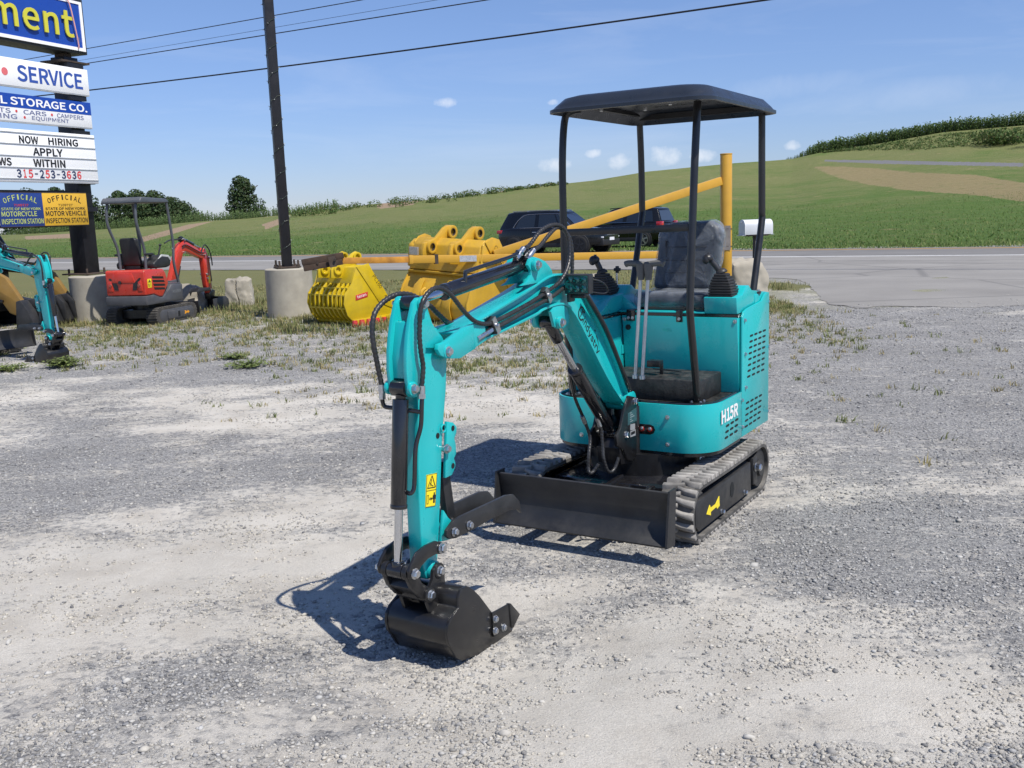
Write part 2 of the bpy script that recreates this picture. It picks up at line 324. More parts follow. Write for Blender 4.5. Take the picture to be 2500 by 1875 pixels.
# measured outlines, metres: (x,z) in a machine own side plane, (y,z) in its front plane, or (along,up) on a sign face
T={'boom_bot':[[-0.2262,0.6334],[-0.2037,0.6495],[-0.0341,0.8026],[0.2213,1.08],[0.2989,1.153],[0.3555,1.188],[0.4448,1.2],[0.5793,1.188],[0.6395,1.172],[1.002,1.124],[1.152,1.105]],
'boom_top':[[-0.2891,0.6684],[-0.1803,0.8337],[-0.0258,1.028],[0.1132,1.178],[0.1937,1.261],[0.2848,1.317],[0.3723,1.334],[0.4808,1.338],[0.5783,1.32],[0.7224,1.282],[1.105,1.2],[1.253,1.174]],
'fork':[[1.147,1.193],[1.213,1.188],[1.343,1.149],[1.381,1.146],[1.388,1.128],[1.37,1.104],[1.316,1.085],[1.247,1.076],[1.138,1.1]],
'dlug':[[0.7524,1.309],[0.7078,1.321],[0.6692,1.347],[0.6678,1.368],[0.691,1.391],[0.671,1.415],[0.6393,1.423],[0.5954,1.414],[0.5451,1.399],[0.5066,1.374],[0.4821,1.35],[0.4835,1.327],[0.5721,1.312]],
'blug':[[0.5047,1.177],[0.4874,1.136],[0.4751,1.108],[0.4417,1.094],[0.3929,1.092],[0.3507,1.104],[0.3331,1.136],[0.3544,1.178],[0.4076,1.202],[0.4837,1.198]],
'p_boombase':[[-0.3048,0.6354]],
'p_cylbase':[[-0.1886,0.4826]],
'p_cyltop':[[0.4417,1.123]],
'p_dcylbase':[[0.6416,1.389]],
'p_stickpiv':[[1.325,1.113]],
'p_stickTop':[[1.445,1.3]],
'p_bcylTop':[[1.529,1.006]],
'p_thumbtop':[[1.333,0.7443]],
'p_thumb1':[[1.345,0.427]],
'p_thumb2':[[1.244,0.4241]],
'p_link1':[[1.437,0.3918]],
'p_bpin':[[1.444,0.3048]],
'p_rodend':[[1.606,0.3493]],
'p_blink':[[1.509,0.2332]],
'cheek':[[1.488,1.307],[1.514,1.249],[1.532,1.194],[1.544,1.138],[1.55,1.073],[1.544,0.9897],[1.534,0.9777],[1.513,0.971],[1.477,0.9722],[1.456,1],[1.446,1.066],[1.429,1.138],[1.374,1.131],[1.339,1.141],[1.322,1.165],[1.366,1.204],[1.383,1.224],[1.401,1.267],[1.415,1.307],[1.436,1.322],[1.463,1.323]],
'stickbox':[[1.478,1.218],[1.472,0.9316],[1.49,0.7243],[1.495,0.5983],[1.496,0.4643],[1.494,0.33],[1.476,0.276],[1.422,0.2622],[1.4,0.3373],[1.384,0.4308],[1.366,0.5476],[1.333,0.787],[1.308,0.9013],[1.294,0.9647],[1.28,1.071],[1.271,1.117],[1.297,1.159],[1.384,1.207]],
'tlug':[[1.313,0.844],[1.274,0.8331],[1.252,0.8133],[1.254,0.7908],[1.27,0.7702],[1.263,0.7446],[1.263,0.7077],[1.279,0.694],[1.271,0.6742],[1.273,0.6585],[1.297,0.6336],[1.341,0.6318]],
'tlug2':[[1.363,0.513],[1.337,0.478],[1.301,0.4449],[1.282,0.408],[1.295,0.384],[1.344,0.3892],[1.389,0.3967]],
'tri':[[1.44,1.185],[1.393,1.143],[1.44,1.107]],
'thumb':[[1.39,0.4208],[1.388,0.4427],[1.337,0.4685],[1.286,0.4712],[0.9598,0.4672],[0.9018,0.4554],[0.8559,0.4137],[0.8413,0.3579],[0.8734,0.3839],[0.929,0.3958],[1.078,0.3998],[1.209,0.3958],[1.332,0.3967],[1.371,0.4056]],
'brace':[[1.324,0.6221],[1.308,0.6655],[1.275,0.6657],[1.272,0.6227],[1.249,0.465],[1.26,0.4444],[1.286,0.4475],[1.302,0.4665]],
'clink':[[1.465,0.4276],[1.419,0.4069],[1.414,0.379],[1.433,0.3661],[1.469,0.3776],[1.517,0.3765],[1.56,0.3616],[1.581,0.3442],[1.593,0.3224],[1.628,0.3344],[1.635,0.3654],[1.618,0.387],[1.58,0.4192],[1.524,0.4297]],
'hlink':[[1.627,0.3707],[1.602,0.3733],[1.579,0.3548],[1.547,0.2925],[1.478,0.2397],[1.475,0.2117],[1.507,0.2102],[1.56,0.2358],[1.605,0.2863],[1.629,0.341]],
'ear':[[1.433,0.3247],[1.408,0.3097],[1.409,0.2574],[1.4,0.2129],[1.437,0.1777],[1.48,0.1449],[1.506,0.1517],[1.524,0.2031],[1.522,0.2312],[1.502,0.2635],[1.485,0.2833],[1.477,0.3166],[1.459,0.3283]],
'bside':[[1.4,0.245],[1.363,0.2189],[1.319,0.1761],[1.237,0.0778],[1.112,-0.0272],[1.095,-0.0545],[1.234,-0.0516],[1.355,-0.0467],[1.455,-0.0282],[1.487,-0.0042],[1.515,0.0431],[1.535,0.0706],[1.542,0.1092],[1.535,0.1385],[1.512,0.1618],[1.462,0.1825],[1.461,0.2206],[1.44,0.2464]],
'cutter':[[1.249,0.0839],[1.118,0.0754],[1.05,0.005],[1.107,-0.034],[1.245,-0.0178]],
'cutbolts':[[1.234,0.0537],[1.238,0.0066],[1.176,-0.0038]],
'decal_s':[[1.466,0.5512],[1.404,0.5407],[1.383,0.6619],[1.448,0.6697]],
'hose1':[[1.493,-0.455,1.007],[1.482,-0.452,1.077],[1.493,-0.45,1.132],[1.497,-0.45,1.185],[1.492,-0.45,1.237],[1.492,-0.445,1.277],[1.478,-0.44,1.315],[1.44,-0.44,1.342],[1.395,-0.44,1.352],[1.349,-0.44,1.343],[1.299,-0.44,1.315],[1.227,-0.445,1.258],[1.158,-0.45,1.214],[1.1,-0.455,1.193],[1.043,-0.458,1.184],[0.9729,-0.462,1.187],[0.8403,-0.465,1.206],[0.6704,-0.465,1.237],[0.5308,-0.462,1.272],[0.4522,-0.458,1.296],[0.4079,-0.455,1.322],[0.3648,-0.455,1.359],[0.333,-0.46,1.41],[0.3216,-0.47,1.486],[0.3581,-0.48,1.54],[0.4338,-0.49,1.551],[0.5236,-0.5,1.526],[0.6161,-0.5,1.473],[0.6713,-0.5,1.459]],
'hose1b':[[1.009,-0.462,1.155],[0.9069,-0.465,1.169],[0.7414,-0.465,1.199],[0.5679,-0.463,1.231],[0.4916,-0.46,1.246],[0.3844,-0.47,1.269],[0.2858,-0.48,1.287],[0.2747,-0.48,1.344],[0.2704,-0.48,1.423],[0.2777,-0.485,1.481],[0.321,-0.49,1.523],[0.3894,-0.49,1.538],[0.466,-0.49,1.508],[0.5487,-0.49,1.464],[0.6028,-0.49,1.449]],
'hose2':[[1.538,-0.6,1.014],[1.54,-0.6,1.025],[1.549,-0.605,1.093],[1.557,-0.61,1.161],[1.554,-0.615,1.213],[1.539,-0.615,1.265],[1.505,-0.615,1.296],[1.453,-0.61,1.32],[1.404,-0.6,1.329],[1.355,-0.59,1.323],[1.31,-0.58,1.303],[1.249,-0.575,1.269],[1.206,-0.57,1.234],[1.131,-0.57,1.192],[1.016,-0.57,1.192]],
'fit1':[[1.492,-0.455,1.012],[1.494,-0.455,0.966]],
'fit2':[[1.537,-0.6,1.016],[1.538,-0.6,0.9628]],
'fit3':[[1.114,-0.462,1.131],[1.009,-0.462,1.155]],
'tube1':[[1.494,-0.455,0.966],[1.499,-0.455,0.9342],[1.503,-0.457,0.8825],[1.509,-0.46,0.8535],[1.522,-0.468,0.8104],[1.532,-0.47,0.7675],[1.546,-0.47,0.6621],[1.556,-0.472,0.637],[1.563,-0.48,0.6303],[1.555,-0.5,0.6321]],
'tube1b':[[1.52,-0.5,0.9249],[1.502,-0.457,0.9183]],
'tube2':[[1.538,-0.6,0.9628],[1.535,-0.6,0.9442],[1.532,-0.59,0.9323],[1.531,-0.55,0.9319]],
'dtube':[[1.12,-0.5,1.35],[1.115,-0.5,1.385],[1.097,-0.5,1.393],[0.9267,-0.5,1.413],[0.7501,-0.5,1.434],[0.6649,-0.5,1.454]],
'dtube2':[[0.6768,-0.515,1.403],[0.7026,-0.515,1.421],[0.7031,-0.51,1.439],[0.6308,-0.5,1.449]],
'clamp1':[[0.5743,-0.45,1.283],[0.5315,-0.45,1.225]],
'clamp2':[[1.006,-0.45,1.202],[0.9646,-0.45,1.141]],
'backhose':[[0.1959,-0.45,1.224],[-0.006,-0.455,1.048],[-0.1671,-0.46,0.8545],[-0.2747,-0.46,0.7117],[-0.4153,-0.5,0.5981]],
'lampwire':[[0.3534,-0.36,1.307],[0.3367,-0.33,1.304],[0.296,-0.31,1.285],[0.2596,-0.31,1.253],[0.269,-0.32,1.239],[0.307,-0.34,1.244],[0.34,-0.36,1.252]],
'lamp':[[0.3765,-0.46,1.329],[0.3961,-0.34,1.327],[0.392,-0.34,1.249]],
'mhose1':[[0.0193,-0.58,0.6097],[-0.0268,-0.58,0.5486],[-0.0446,-0.57,0.4828],[-0.0073,-0.56,0.4078],[0.0003,-0.56,0.3464],[0.008,-0.55,0.3177],[-0.0179,-0.54,0.323],[-0.0344,-0.52,0.357]],
'mhose2':[[-0.0473,-0.53,0.5902],[-0.0701,-0.52,0.5237],[-0.0644,-0.51,0.4418],[-0.0505,-0.5,0.3827],[-0.0693,-0.49,0.3201],[-0.0953,-0.48,0.3063],[-0.1232,-0.47,0.3262],[-0.1426,-0.46,0.3738]],
'mtube1':[[0.1548,-0.57,0.8566],[0.1377,-0.57,0.7841],[0.0939,-0.575,0.7058],[0.019,-0.58,0.6159]],
'logo':[[0.2016,-0.487,1.163],[0.0017,-0.487,0.9241]],
'logo_edges':[[0.2062,-0.486,1.16],[0.1226,-0.486,1.159],[0.0232,-0.486,0.9301],[-0.0176,-0.486,0.9318]],
'sidepanel':[[-0.839,0.3573],[-0.8268,0.6175],[-0.841,1.019],[-0.8685,1.046],[-0.9248,1.058],[-1.181,1.077],[-1.232,1.109],[-1.273,1.119],[-1.316,1.112],[-1.308,0.3602]],
'slotsU':[[-0.9944,0.9033],[-1.226,0.9037],[-1.2,0.6809],[-0.9493,0.6832]],
'slotsL':[[-0.932,0.5406],[-1.162,0.5396],[-1.133,0.4141],[-0.9107,0.412]],
'slotsF':[[-0.6026,0.4778],[-0.7488,0.48],[-0.7365,0.4187],[-0.5854,0.4173]],
'h15':[[-0.4999,0.5009],[-0.7541,0.5062],[-0.7718,0.5756],[-0.4999,0.5724]],
'bolts_side':[[-0.8724,1],[-0.8842,0.8154],[-0.8924,0.6312],[-0.8308,0.5714],[-0.8419,0.422]],
'console':[[-0.8377,1.045],[-0.8294,1.124]],
'consoleR':[[-0.8119,1.039],[-0.7759,1.125],[-0.9598,1.175],[-1.04,1.144],[-1.318,1.116]],
'seatback':[[-0.6799,1.145],[-0.6531,1.449],[-0.6372,1.492],[-0.5906,1.523],[-0.4843,1.525],[-0.3505,1.527],[-0.2993,1.501],[-0.2812,1.449],[-0.2921,1.323],[-0.3178,1.197],[-0.3363,1.147]],
'cush':[[-0.6525,1.078],[-0.6443,1.12],[-0.278,1.151],[-0.2746,1.09]],
'levers':[[-0.5135,0.7267],[-0.4719,1.279],[-0.4731,0.7245],[-0.4306,1.279],[-0.5335,1.341],[-0.4481,1.336],[-0.4389,1.336],[-0.3483,1.341]],
'pedal':[[-0.4979,0.7649],[-0.4975,0.7974],[-0.4244,0.8034],[-0.4226,0.7685],[-0.4304,0.7075]],
'joyR':[[-0.1618,1.139],[-0.1619,1.201],[-0.1733,1.267],[-0.2076,1.311],[-0.2384,1.337]],
'joyL':[[-0.8704,1.139],[-0.8744,1.198],[-0.8859,1.268],[-0.9031,1.315],[-0.9157,1.334]],
'throt':[[-0.8345,1.185],[-0.8307,1.244],[-0.8303,1.268]],
'latch':[[-0.7086,0.9955],[-0.6568,1.049],[-0.404,0.9958],[-0.3784,1.054],[-0.7208,0.953],[-0.8048,1.004],[-0.7277,0.9986],[-0.0697,1]],
'bracket':[[-0.2328,0.6756],[-0.3044,0.6566],[-0.3288,0.6222],[-0.3194,0.351],[-0.2669,0.3262],[-0.2069,0.3459],[-0.1631,0.4073],[-0.0882,0.4429],[-0.0761,0.4978],[-0.1302,0.5264],[-0.1706,0.6004]],
'brlabel':[[-0.2132,0.5865],[-0.3174,0.5978],[-0.3212,0.5293],[-0.2109,0.5254],[-0.2411,0.5245],[-0.2985,0.5182],[-0.2974,0.4871],[-0.2399,0.4938],[-0.2397,0.4886],[-0.3047,0.4856],[-0.3037,0.4545],[-0.2386,0.4578]],
'tframe':[[-0.0462,0.2146],[-0.8734,0.2219],[-0.8847,0.0567],[-0.7236,0.0548],[-0.0842,0.0583],[-0.0382,0.0967]],
'tframe_b':[[-0.5619,0.1463],[-0.4018,0.0734],[-0.7649,0.0797],[-0.9618,0.1729],[-0.9543,0.0983]],
'arrow':[[-0.1839,0.1194],[-0.2259,0.1557],[-0.2398,0.1366],[-0.3111,0.1375],[-0.362,0.1649],[-0.3649,0.1279],[-0.3693,0.1138],[-0.3327,0.1058],[-0.3183,0.1201],[-0.2397,0.1164],[-0.2396,0.0986]],
'front_b':[[-0.2845,0.5505],[-0.2848,0.4077],[-0.4327,0.4752],[-0.3827,0.474],[-0.4518,0.5026],[-0.358,0.4604]],
'front_bL':[[-0.7817,0.4176]],
'SG':[[-7.55,17.8,0],[0.365,0.931,0]],
's_blue':[[-1.133,5.422],[-1.244,4.667],[0.619,4.665],[0.621,5.535]],
's_serv':[[-1.283,4.4],[-1.35,3.941],[0.573,3.979],[0.575,4.412]],
's_stor':[[-1.366,3.836],[-1.433,3.378],[0.563,3.414],[0.564,3.838],[0.559,3.632],[-1.4,3.603]],
's_hire':[[-1.449,3.268],[-1.567,2.46],[0.565,2.416],[0.58,3.28]],
's_lines':[[0.564,3.043],[0.554,2.848],[0.564,2.665],[0.562,2.476]],
's_insp':[[-1.595,2.273],[-1.677,1.713],[-0.807,1.688],[-0.772,2.256],[0.181,1.722],[0.208,2.232]],
's_post':[[0.137,4.521],[0.493,4.566],[0.206,2.263],[0.481,1.314]],
't_ment':[[-1.164,5.213],[0.311,4.915]],
't_serv':[[-0.991,4.31],[0.436,4.067]],
't_dot':[[-1.294,4.227],[-1.164,4.127]],
't_stor':[[-1.375,3.771],[0.469,3.663]],
't_cars':[[-1.397,3.619],[0.369,3.528]],
't_equip':[[-1.411,3.526],[0.025,3.441]],
't_now':[[-1.094,3.197],[0.172,3.045]],
't_apply':[[-0.84,3.008],[-0.217,2.864]],
't_ws':[[-1.515,2.817],[-1.303,2.679]],
't_within':[[-0.867,2.826],[-0.184,2.682]],
't_phone':[[-1.242,2.633],[0.175,2.487]],
'insp_rows':[[-0.722,2.056],[0.093,2.064],[-0.457,2.034],[-0.142,2.071],[-0.76,1.978],[0.128,2.01],[-0.762,1.875],[0.147,1.935],[-0.775,1.731],[0.156,1.794]],
'RF':[[-5.846,16.61,0],[0.235,0.972,0]],
'r_track':[[0.007,-0.003],[1.128,0.001],[1.146,0.212],[0.112,0.269],[-0.139,0.162]],
'r_rear':[[0.742,0.931],[0.085,0.916],[0.129,0.518],[0.763,0.512],[0.782,0.347],[-0.03,0.376]],
'r_side':[[-0.23,0.944],[0.296,0.913],[0.401,0.646],[0.19,0.454],[-0.312,0.538]],
'r_skirt':[[-0.148,0.508],[0.188,0.446],[0.46,0.642],[0.797,0.625],[0.783,0.351],[-0.062,0.344]],
'r_post_rr':[[0.017,0.958],[0.013,1.269],[-0.119,1.644],[-0.098,2.012]],
'r_post_rl':[[0.699,0.96],[0.726,1.206],[0.777,1.565],[0.791,1.922],[0.768,2.033]],
'r_post_fr':[[0.788,0.636],[0.691,0.984],[0.747,1.321],[0.698,1.576],[0.622,2.027]],
'r_roof':[[-0.109,2.104],[0.631,2.077],[0.669,2.036],[-0.151,2.016]],
'r_roof2':[[0.848,2.037],[0.82,2.116],[0.171,2.115]],
'r_seat':[[0.674,1.449],[0.383,1.449],[0.316,0.953],[0.718,1.062]],
'r_boom':[[1.188,0.685],[1.446,1.272],[1.717,1.334],[1.766,1.224],[2.226,1.114],[2.319,1.035],[2.138,1.007],[1.619,1.141],[1.507,1.056]],
'r_stick':[[2.347,1.201],[2.487,0.971],[2.501,0.403],[2.288,0.42],[2.24,0.983],[2.235,1.169]],
'r_bucket':[[2.079,0.232],[2.615,0.203],[2.724,-0.039],[2.492,-0.092],[2.141,-0.036],[1.995,0.147]],
'line_A':[[-33.95,8.277],[-21.87,8.137]],
'line_B':[[-34.27,7.761],[-21.92,7.578]],
'line_C':[[-34.02,6.787],[-22.01,6.56],[-8.081,6.383]],
'line_D':[[-34.09,7.904],[-21.9,7.775]],
'sky':[[-33.7,-0.0019],[-30.33,-0.001],[-25.61,-0.0015],[-22.58,0.0001],[-20.25,0.0012],[-17.09,0.0045],[-14.49,0.0056],[-11.76,0.0086],[-7.636,0.0153],[-2.406,0.0193],[1.027,0.026],[4.973,0.0306],[8.028,0.0372],[10.31,0.0394],[12.89,0.0417],[14.86,0.0424],[15.87,0.043],[17.19,0.0472],[20.37,0.0531],[23.4,0.0598],[27.11,0.0614],[30.64,0.0617],[35.5,0.0571]],
'stub':[[16.91,0.0348],[18.01,0.0346],[20.24,0.0305],[21.96,0.0255],[24.97,0.0209],[27.24,0.0121],[27.29,-0.0043],[25.01,0.0028],[21.99,0.0092],[19.63,0.0167],[18.02,0.0251]],
'sroad':[[17.52,0.0408],[20.39,0.0378],[27.2,0.0291],[27.21,0.026],[20.39,0.0347],[17.52,0.0393]],
'dirt':[[[-7.485,0.0195],[-5.401,0.0247],[-4.486,0.0217],[-5.204,0.0134],[-7.171,0.0106]],[[-3.669,0.0244],[-0.067,0.0255],[0.044,0.023],[-2.635,0.0206]],[[-25.62,-0.0033],[-22.59,-0.0021],[-22.62,-0.0066],[-25.63,-0.0062]],[[-20.3,-0.0094],[-17.52,0.0021],[-16.23,0.0043],[-18.41,-0.0065],[-20.01,-0.013]],[[-13.64,-0.0004],[-12.28,0.0066],[-12.53,0.0001],[-13.44,-0.0052]]],
'clouds':[[8.943,0.051,0.0198],[6.44,0.0485,0.0165],[5.12,0.0565,0.0099],[2.804,0.0474,0.0165],[-3.161,0.1104,0.0116],[11.08,0.0501,0.014],[15.78,0.0556,0.0091],[2.854,0.1068,0.0066],[16.16,0.1114,0.0826],[22.3,0.0945,0.0992]],
'apron':[[6.069,26.34],[5.694,22.55],[6.248,21.37],[5.697,18.48],[5.324,16.9],[5.157,15.74],[5.552,15.28],[6.189,15.2],[6.892,14.62],[7.669,14.72],[9.802,14.26]],
'island':[[5.483,21.66],[6.147,21.02],[5.759,18.76],[5.139,18.35],[4.766,18.82]],
'at_tree1':[[35.94,-146.2,0]],
'at_post':[[3.618,16.19,-0]],
'at_mail':[[4.862,19.52,-0]],
'skel':[[-3.039,15.62,0],[-2.356,15.16,0],[-1.749,15.67,0]],
'bigb':[[-1.551,15.3,0],[-0.905,15.09,0],[-0.091,15.41,0]],
'SKF':[[-2.36,15.16,0],[0.7021,0.7121,0]],
'BGF':[[-0.6398,14.71,0],[0.6222,0.7828,0]],
'k_side':[[0.068,0.905],[0.304,0.945],[0.359,0.847],[0.591,0.507],[0.774,0.202],[0.781,0.007],[0.635,-0.003],[0.018,0.005],[-0.142,0.177],[-0.2,0.353],[-0.173,0.505],[-0.028,0.664]],
'k_strip':[[0.068,0.905],[0.304,0.945],[0.359,0.847],[0.591,0.507],[0.774,0.202],[0.476,0.325]],
'k_back':[[-0.028,0.664],[-0.11,0.585],[-0.173,0.505],[-0.2,0.353],[-0.142,0.177],[0.018,0.005]],
'k_earB':[[0.046,0.73],[-0.201,0.748],[-0.191,0.871],[-0.148,0.938],[-0.052,0.948],[0.065,0.98],[0.21,1.097],[0.291,1.132],[0.377,1.096],[0.381,1.025],[0.295,0.935]],
'k_pinsB':[[-0.078,0.864],[0.304,1.045]],
'k_pinsA':[[-0.05,0.873],[0.334,1.042]],
'k_badge':[[0.018,0.388],[0.265,0.422],[0.271,0.508],[0.016,0.482]],
'k_teeth':[-0.055,0.078,0.215,0.373,0.516],
'g_side':[[0.36,1.197],[0.462,1.275],[0.595,1.309],[0.726,1.273],[0.889,1.058],[1.052,0.625],[1.229,0.257],[0.98,-0.074],[0.377,-0.072],[0.095,0.02],[-0.006,0.184],[-0.005,0.343],[0.082,0.536],[0.238,0.75],[0.325,0.928]],
'g_strip':[[0.399,1.24],[0.596,1.306],[0.728,1.273],[0.889,1.049],[1.122,0.594],[0.986,0.556]],
'g_earB':[[0.056,0.911],[0.057,1.093],[0.099,1.197],[0.216,1.23],[0.359,1.263],[0.559,1.425],[0.682,1.455],[0.801,1.417],[0.809,1.339],[0.644,1.251],[0.399,1.169],[0.357,0.893]],
'g_pinsB':[[0.233,1.138],[0.711,1.35]],
'g_pinsA':[[0.246,1.094],[0.735,1.326]],
'g_left':[[0.363,1.019],[0.364,1.196],[0.471,1.223],[0.588,1.202]],
'r_mx':[[0.452,0.499],[0.75,0.531]],
'r_dec':[[-0.225,0.636],[-0.078,0.756]],
'r_vents':[[-0.093,0.838],[0.245,0.783],[0.288,0.688],[0.21,0.577],[-0.022,0.579]]}
# ------------------------------------------------------------------ terrain
RN=Vector((.545,.838)).normalized(); RD=Vector((-RN.y,RN.x))          # across / along the road
def sm(a,b,x):
    t=min(max((x-a)/(b-a),0),1); return t*t*(3-2*t)
def fbm(x,y,s,o=4,z=0.):
    v=0;a=1;t=0
    for i in range(o): v+=a*noise.noise((x*s,y*s,z+i*7.3)); t+=a; a*=.5; s*=2.03
    return v/t
DARK=[(-1.28,3.4,.7),(-3.07,6.54,1.1),(3.17,7.53,1.5),(1.92,4.09,.9),(3.69,11.74,2.2),(-.75,6.9,.7),(-1.93,5.98,.7),(1.43,4.84,.7),(-5.67,14.45,1.8),(-2.99,11.07,1.4),(-.02,5.38,.5),(5.5,9,2.5),(4,14.2,2.0)]
LIGHT=[(-1.29,5.38,1.1),(-1.97,4.48,.9),(-.37,2.93,.7),(.31,3.09,.7),(.96,3.49,.6),(1.43,3.16,.5),(-2.46,7.73,1.0),(-.18,8.15,1.0),(.83,3.96,.5),(-1.69,3.24,.5),(-1.2,4.3,.7),(1.7,5.6,.8)]
def sandy(x,y):
    st=fbm(x*.45+y*.10,y*1.5-x*.15,1.1,4,6)
    v=.46+fbm(x,y,.7,3)*.55+fbm(x,y,2.6,3,3)*.5+st*.85
    for cx,cy,r in DARK: v-=.60*math.exp(-((x-cx)**2+(y-cy)**2)/(r*r))
    for cx,cy,r in LIGHT: v+=.30*math.exp(-((x-cx)**2+(y-cy)**2)/(r*r))
    if y>9: v-=.25*sm(9,13,y)
    return min(max(v,0),1)
def verge(x,y):
    s=x*RN.x+y*RN.y
    v=sm(11.6,15.2,s+fbm(x,y,.5,3,5)*2.2)
    if x>0: v=sm(13.2,16.2,s+fbm(x,y,.5,3,5)*1.6)
    v*=1-sm(4.2,5.0,x+fbm(x,y,.8,2)*.6)*(1 if s<22 else 1)
    return v
def ridge(x,y):                                      # island of grass by the drive
    return 1-sm(.5,1.0,math.hypot((x-5.5)/.75,(y-19.9)/1.55)+fbm(x,y,1.3,3)*.35)
def weedy(x,y):
    """how many weeds come up through the gravel"""
    s=x*RN.x+y*RN.y
    w=sm(5.2,9.2,s+fbm(x,y,.45,3,9)*2.5)*(.35+.9*max(0,fbm(x,y,.9,3,11)+.25))
    w*=.8-.7*sm(1.2,2.2,x-.35*(y-8)) if y<15 else 1
    if x>2.0 and y>9: w=max(w,.55*sm(9,11,y)*(1-sm(3.6,4.6,x-.12*(y-10)))*(.4+max(0,fbm(x,y,.9,3,2)+.2)))
    return min(max(w,0),1)
def lot_z(x,y):
    if y>30 or abs(x)>20: return 0.
    d=math.hypot(x,y)
    v=fbm(x,y,.7,3,1)*.014+fbm(x,y,5,2,4)*.005
    # keep it flat under the machines, so that they stand on it
    for cx,cy,r in ((.61,5.1,1.1),(-.29,3.63,.7)): v*=sm(.4,1,math.hypot(x-cx,y-cy)/r) if d<9 else 1
    v-=.052*(1-sm(.25,.95,math.hypot(x+.29,y-3.63)))        # the bucket has settled into the gravel
    return v
SKYL=T['sky']
def skyl(az):
    L=SKYL
    if az<=L[0][0]: return L[0][1]
    for i in range(len(L)-1):
        if az<=L[i+1][0]:
            t=(az-L[i][0])/(L[i+1][0]-L[i][0]); return L[i][1]*(1-t)+L[i+1][1]*t
    return L[-1][1]
def crest(az): return 150+45*sm(-5,20,az)
def hill_r0(az):
    a=R_(az); k=RN.x*math.sin(a)+RN.y*math.cos(a); return min(43.5/max(k,.05),118)
def hill_z(az,r):
    r0=hill_r0(az); rc=crest(az); e1=skyl(az); e0=-1.6/r0
    if r<=r0: return -.02
    if r<=rc:
        u=(r-r0)/(rc-r0); e=e0+(e1-e0)*(u**.82); z=1.6+r*e
        a=R_(az); z+=fbm(r*math.sin(a),r*math.cos(a),.05,3,2)*.16*sm(0,.15,u)*(1-sm(.8,1,u)); return z
    return 1.6+rc*e1-(r-rc)*.035-(r-rc)**2*.0002
def ground_z(x,y):
    s=x*RN.x+y*RN.y
    if s<36: return lot_z(x,y)
    return hill_z(math.degrees(math.atan2(x,y)),math.hypot(x,y))
def attr(me,name,vals):
    a=me.attributes.new(name,'FLOAT','POINT'); a.data.foreach_set('value',vals)
def grid(name,xs,ys,zf,m,ats):
    nx,ny=len(xs),len(ys); vs=[(x,y,zf(x,y)) for y in ys for x in xs]
    fs=[(j*nx+i,j*nx+i+1,(j+1)*nx+i+1,(j+1)*nx+i) for j in range(ny-1) for i in range(nx-1)]
    me=bpy.data.meshes.new(name); me.from_pydata(vs,[],fs); me.materials.append(m)
    for k_,f in ats.items(): attr(me,k_,[f(v[0],v[1]) for v in vs])
    me.shade_smooth(); o=bpy.data.objects.new(name,me); COL.objects.link(o); return kind(o,'structure')
def axis(lo,hi,d0,d1,step,grow=1.25):
    a=[d0]; 
    while a[-1]<d1: a.append(a[-1]+step)
    s=step
    while a[-1]<hi: s*=grow; a.append(a[-1]+s)
    b=[d0]; s=step
    while b[-1]>lo: s*=grow; b.append(b[-1]-s)
    return b[:0:-1]+a
def attrn(nt,n):
    a=nt.nodes.new('ShaderNodeAttribute'); a.attribute_name=n; return a.outputs['Fac']
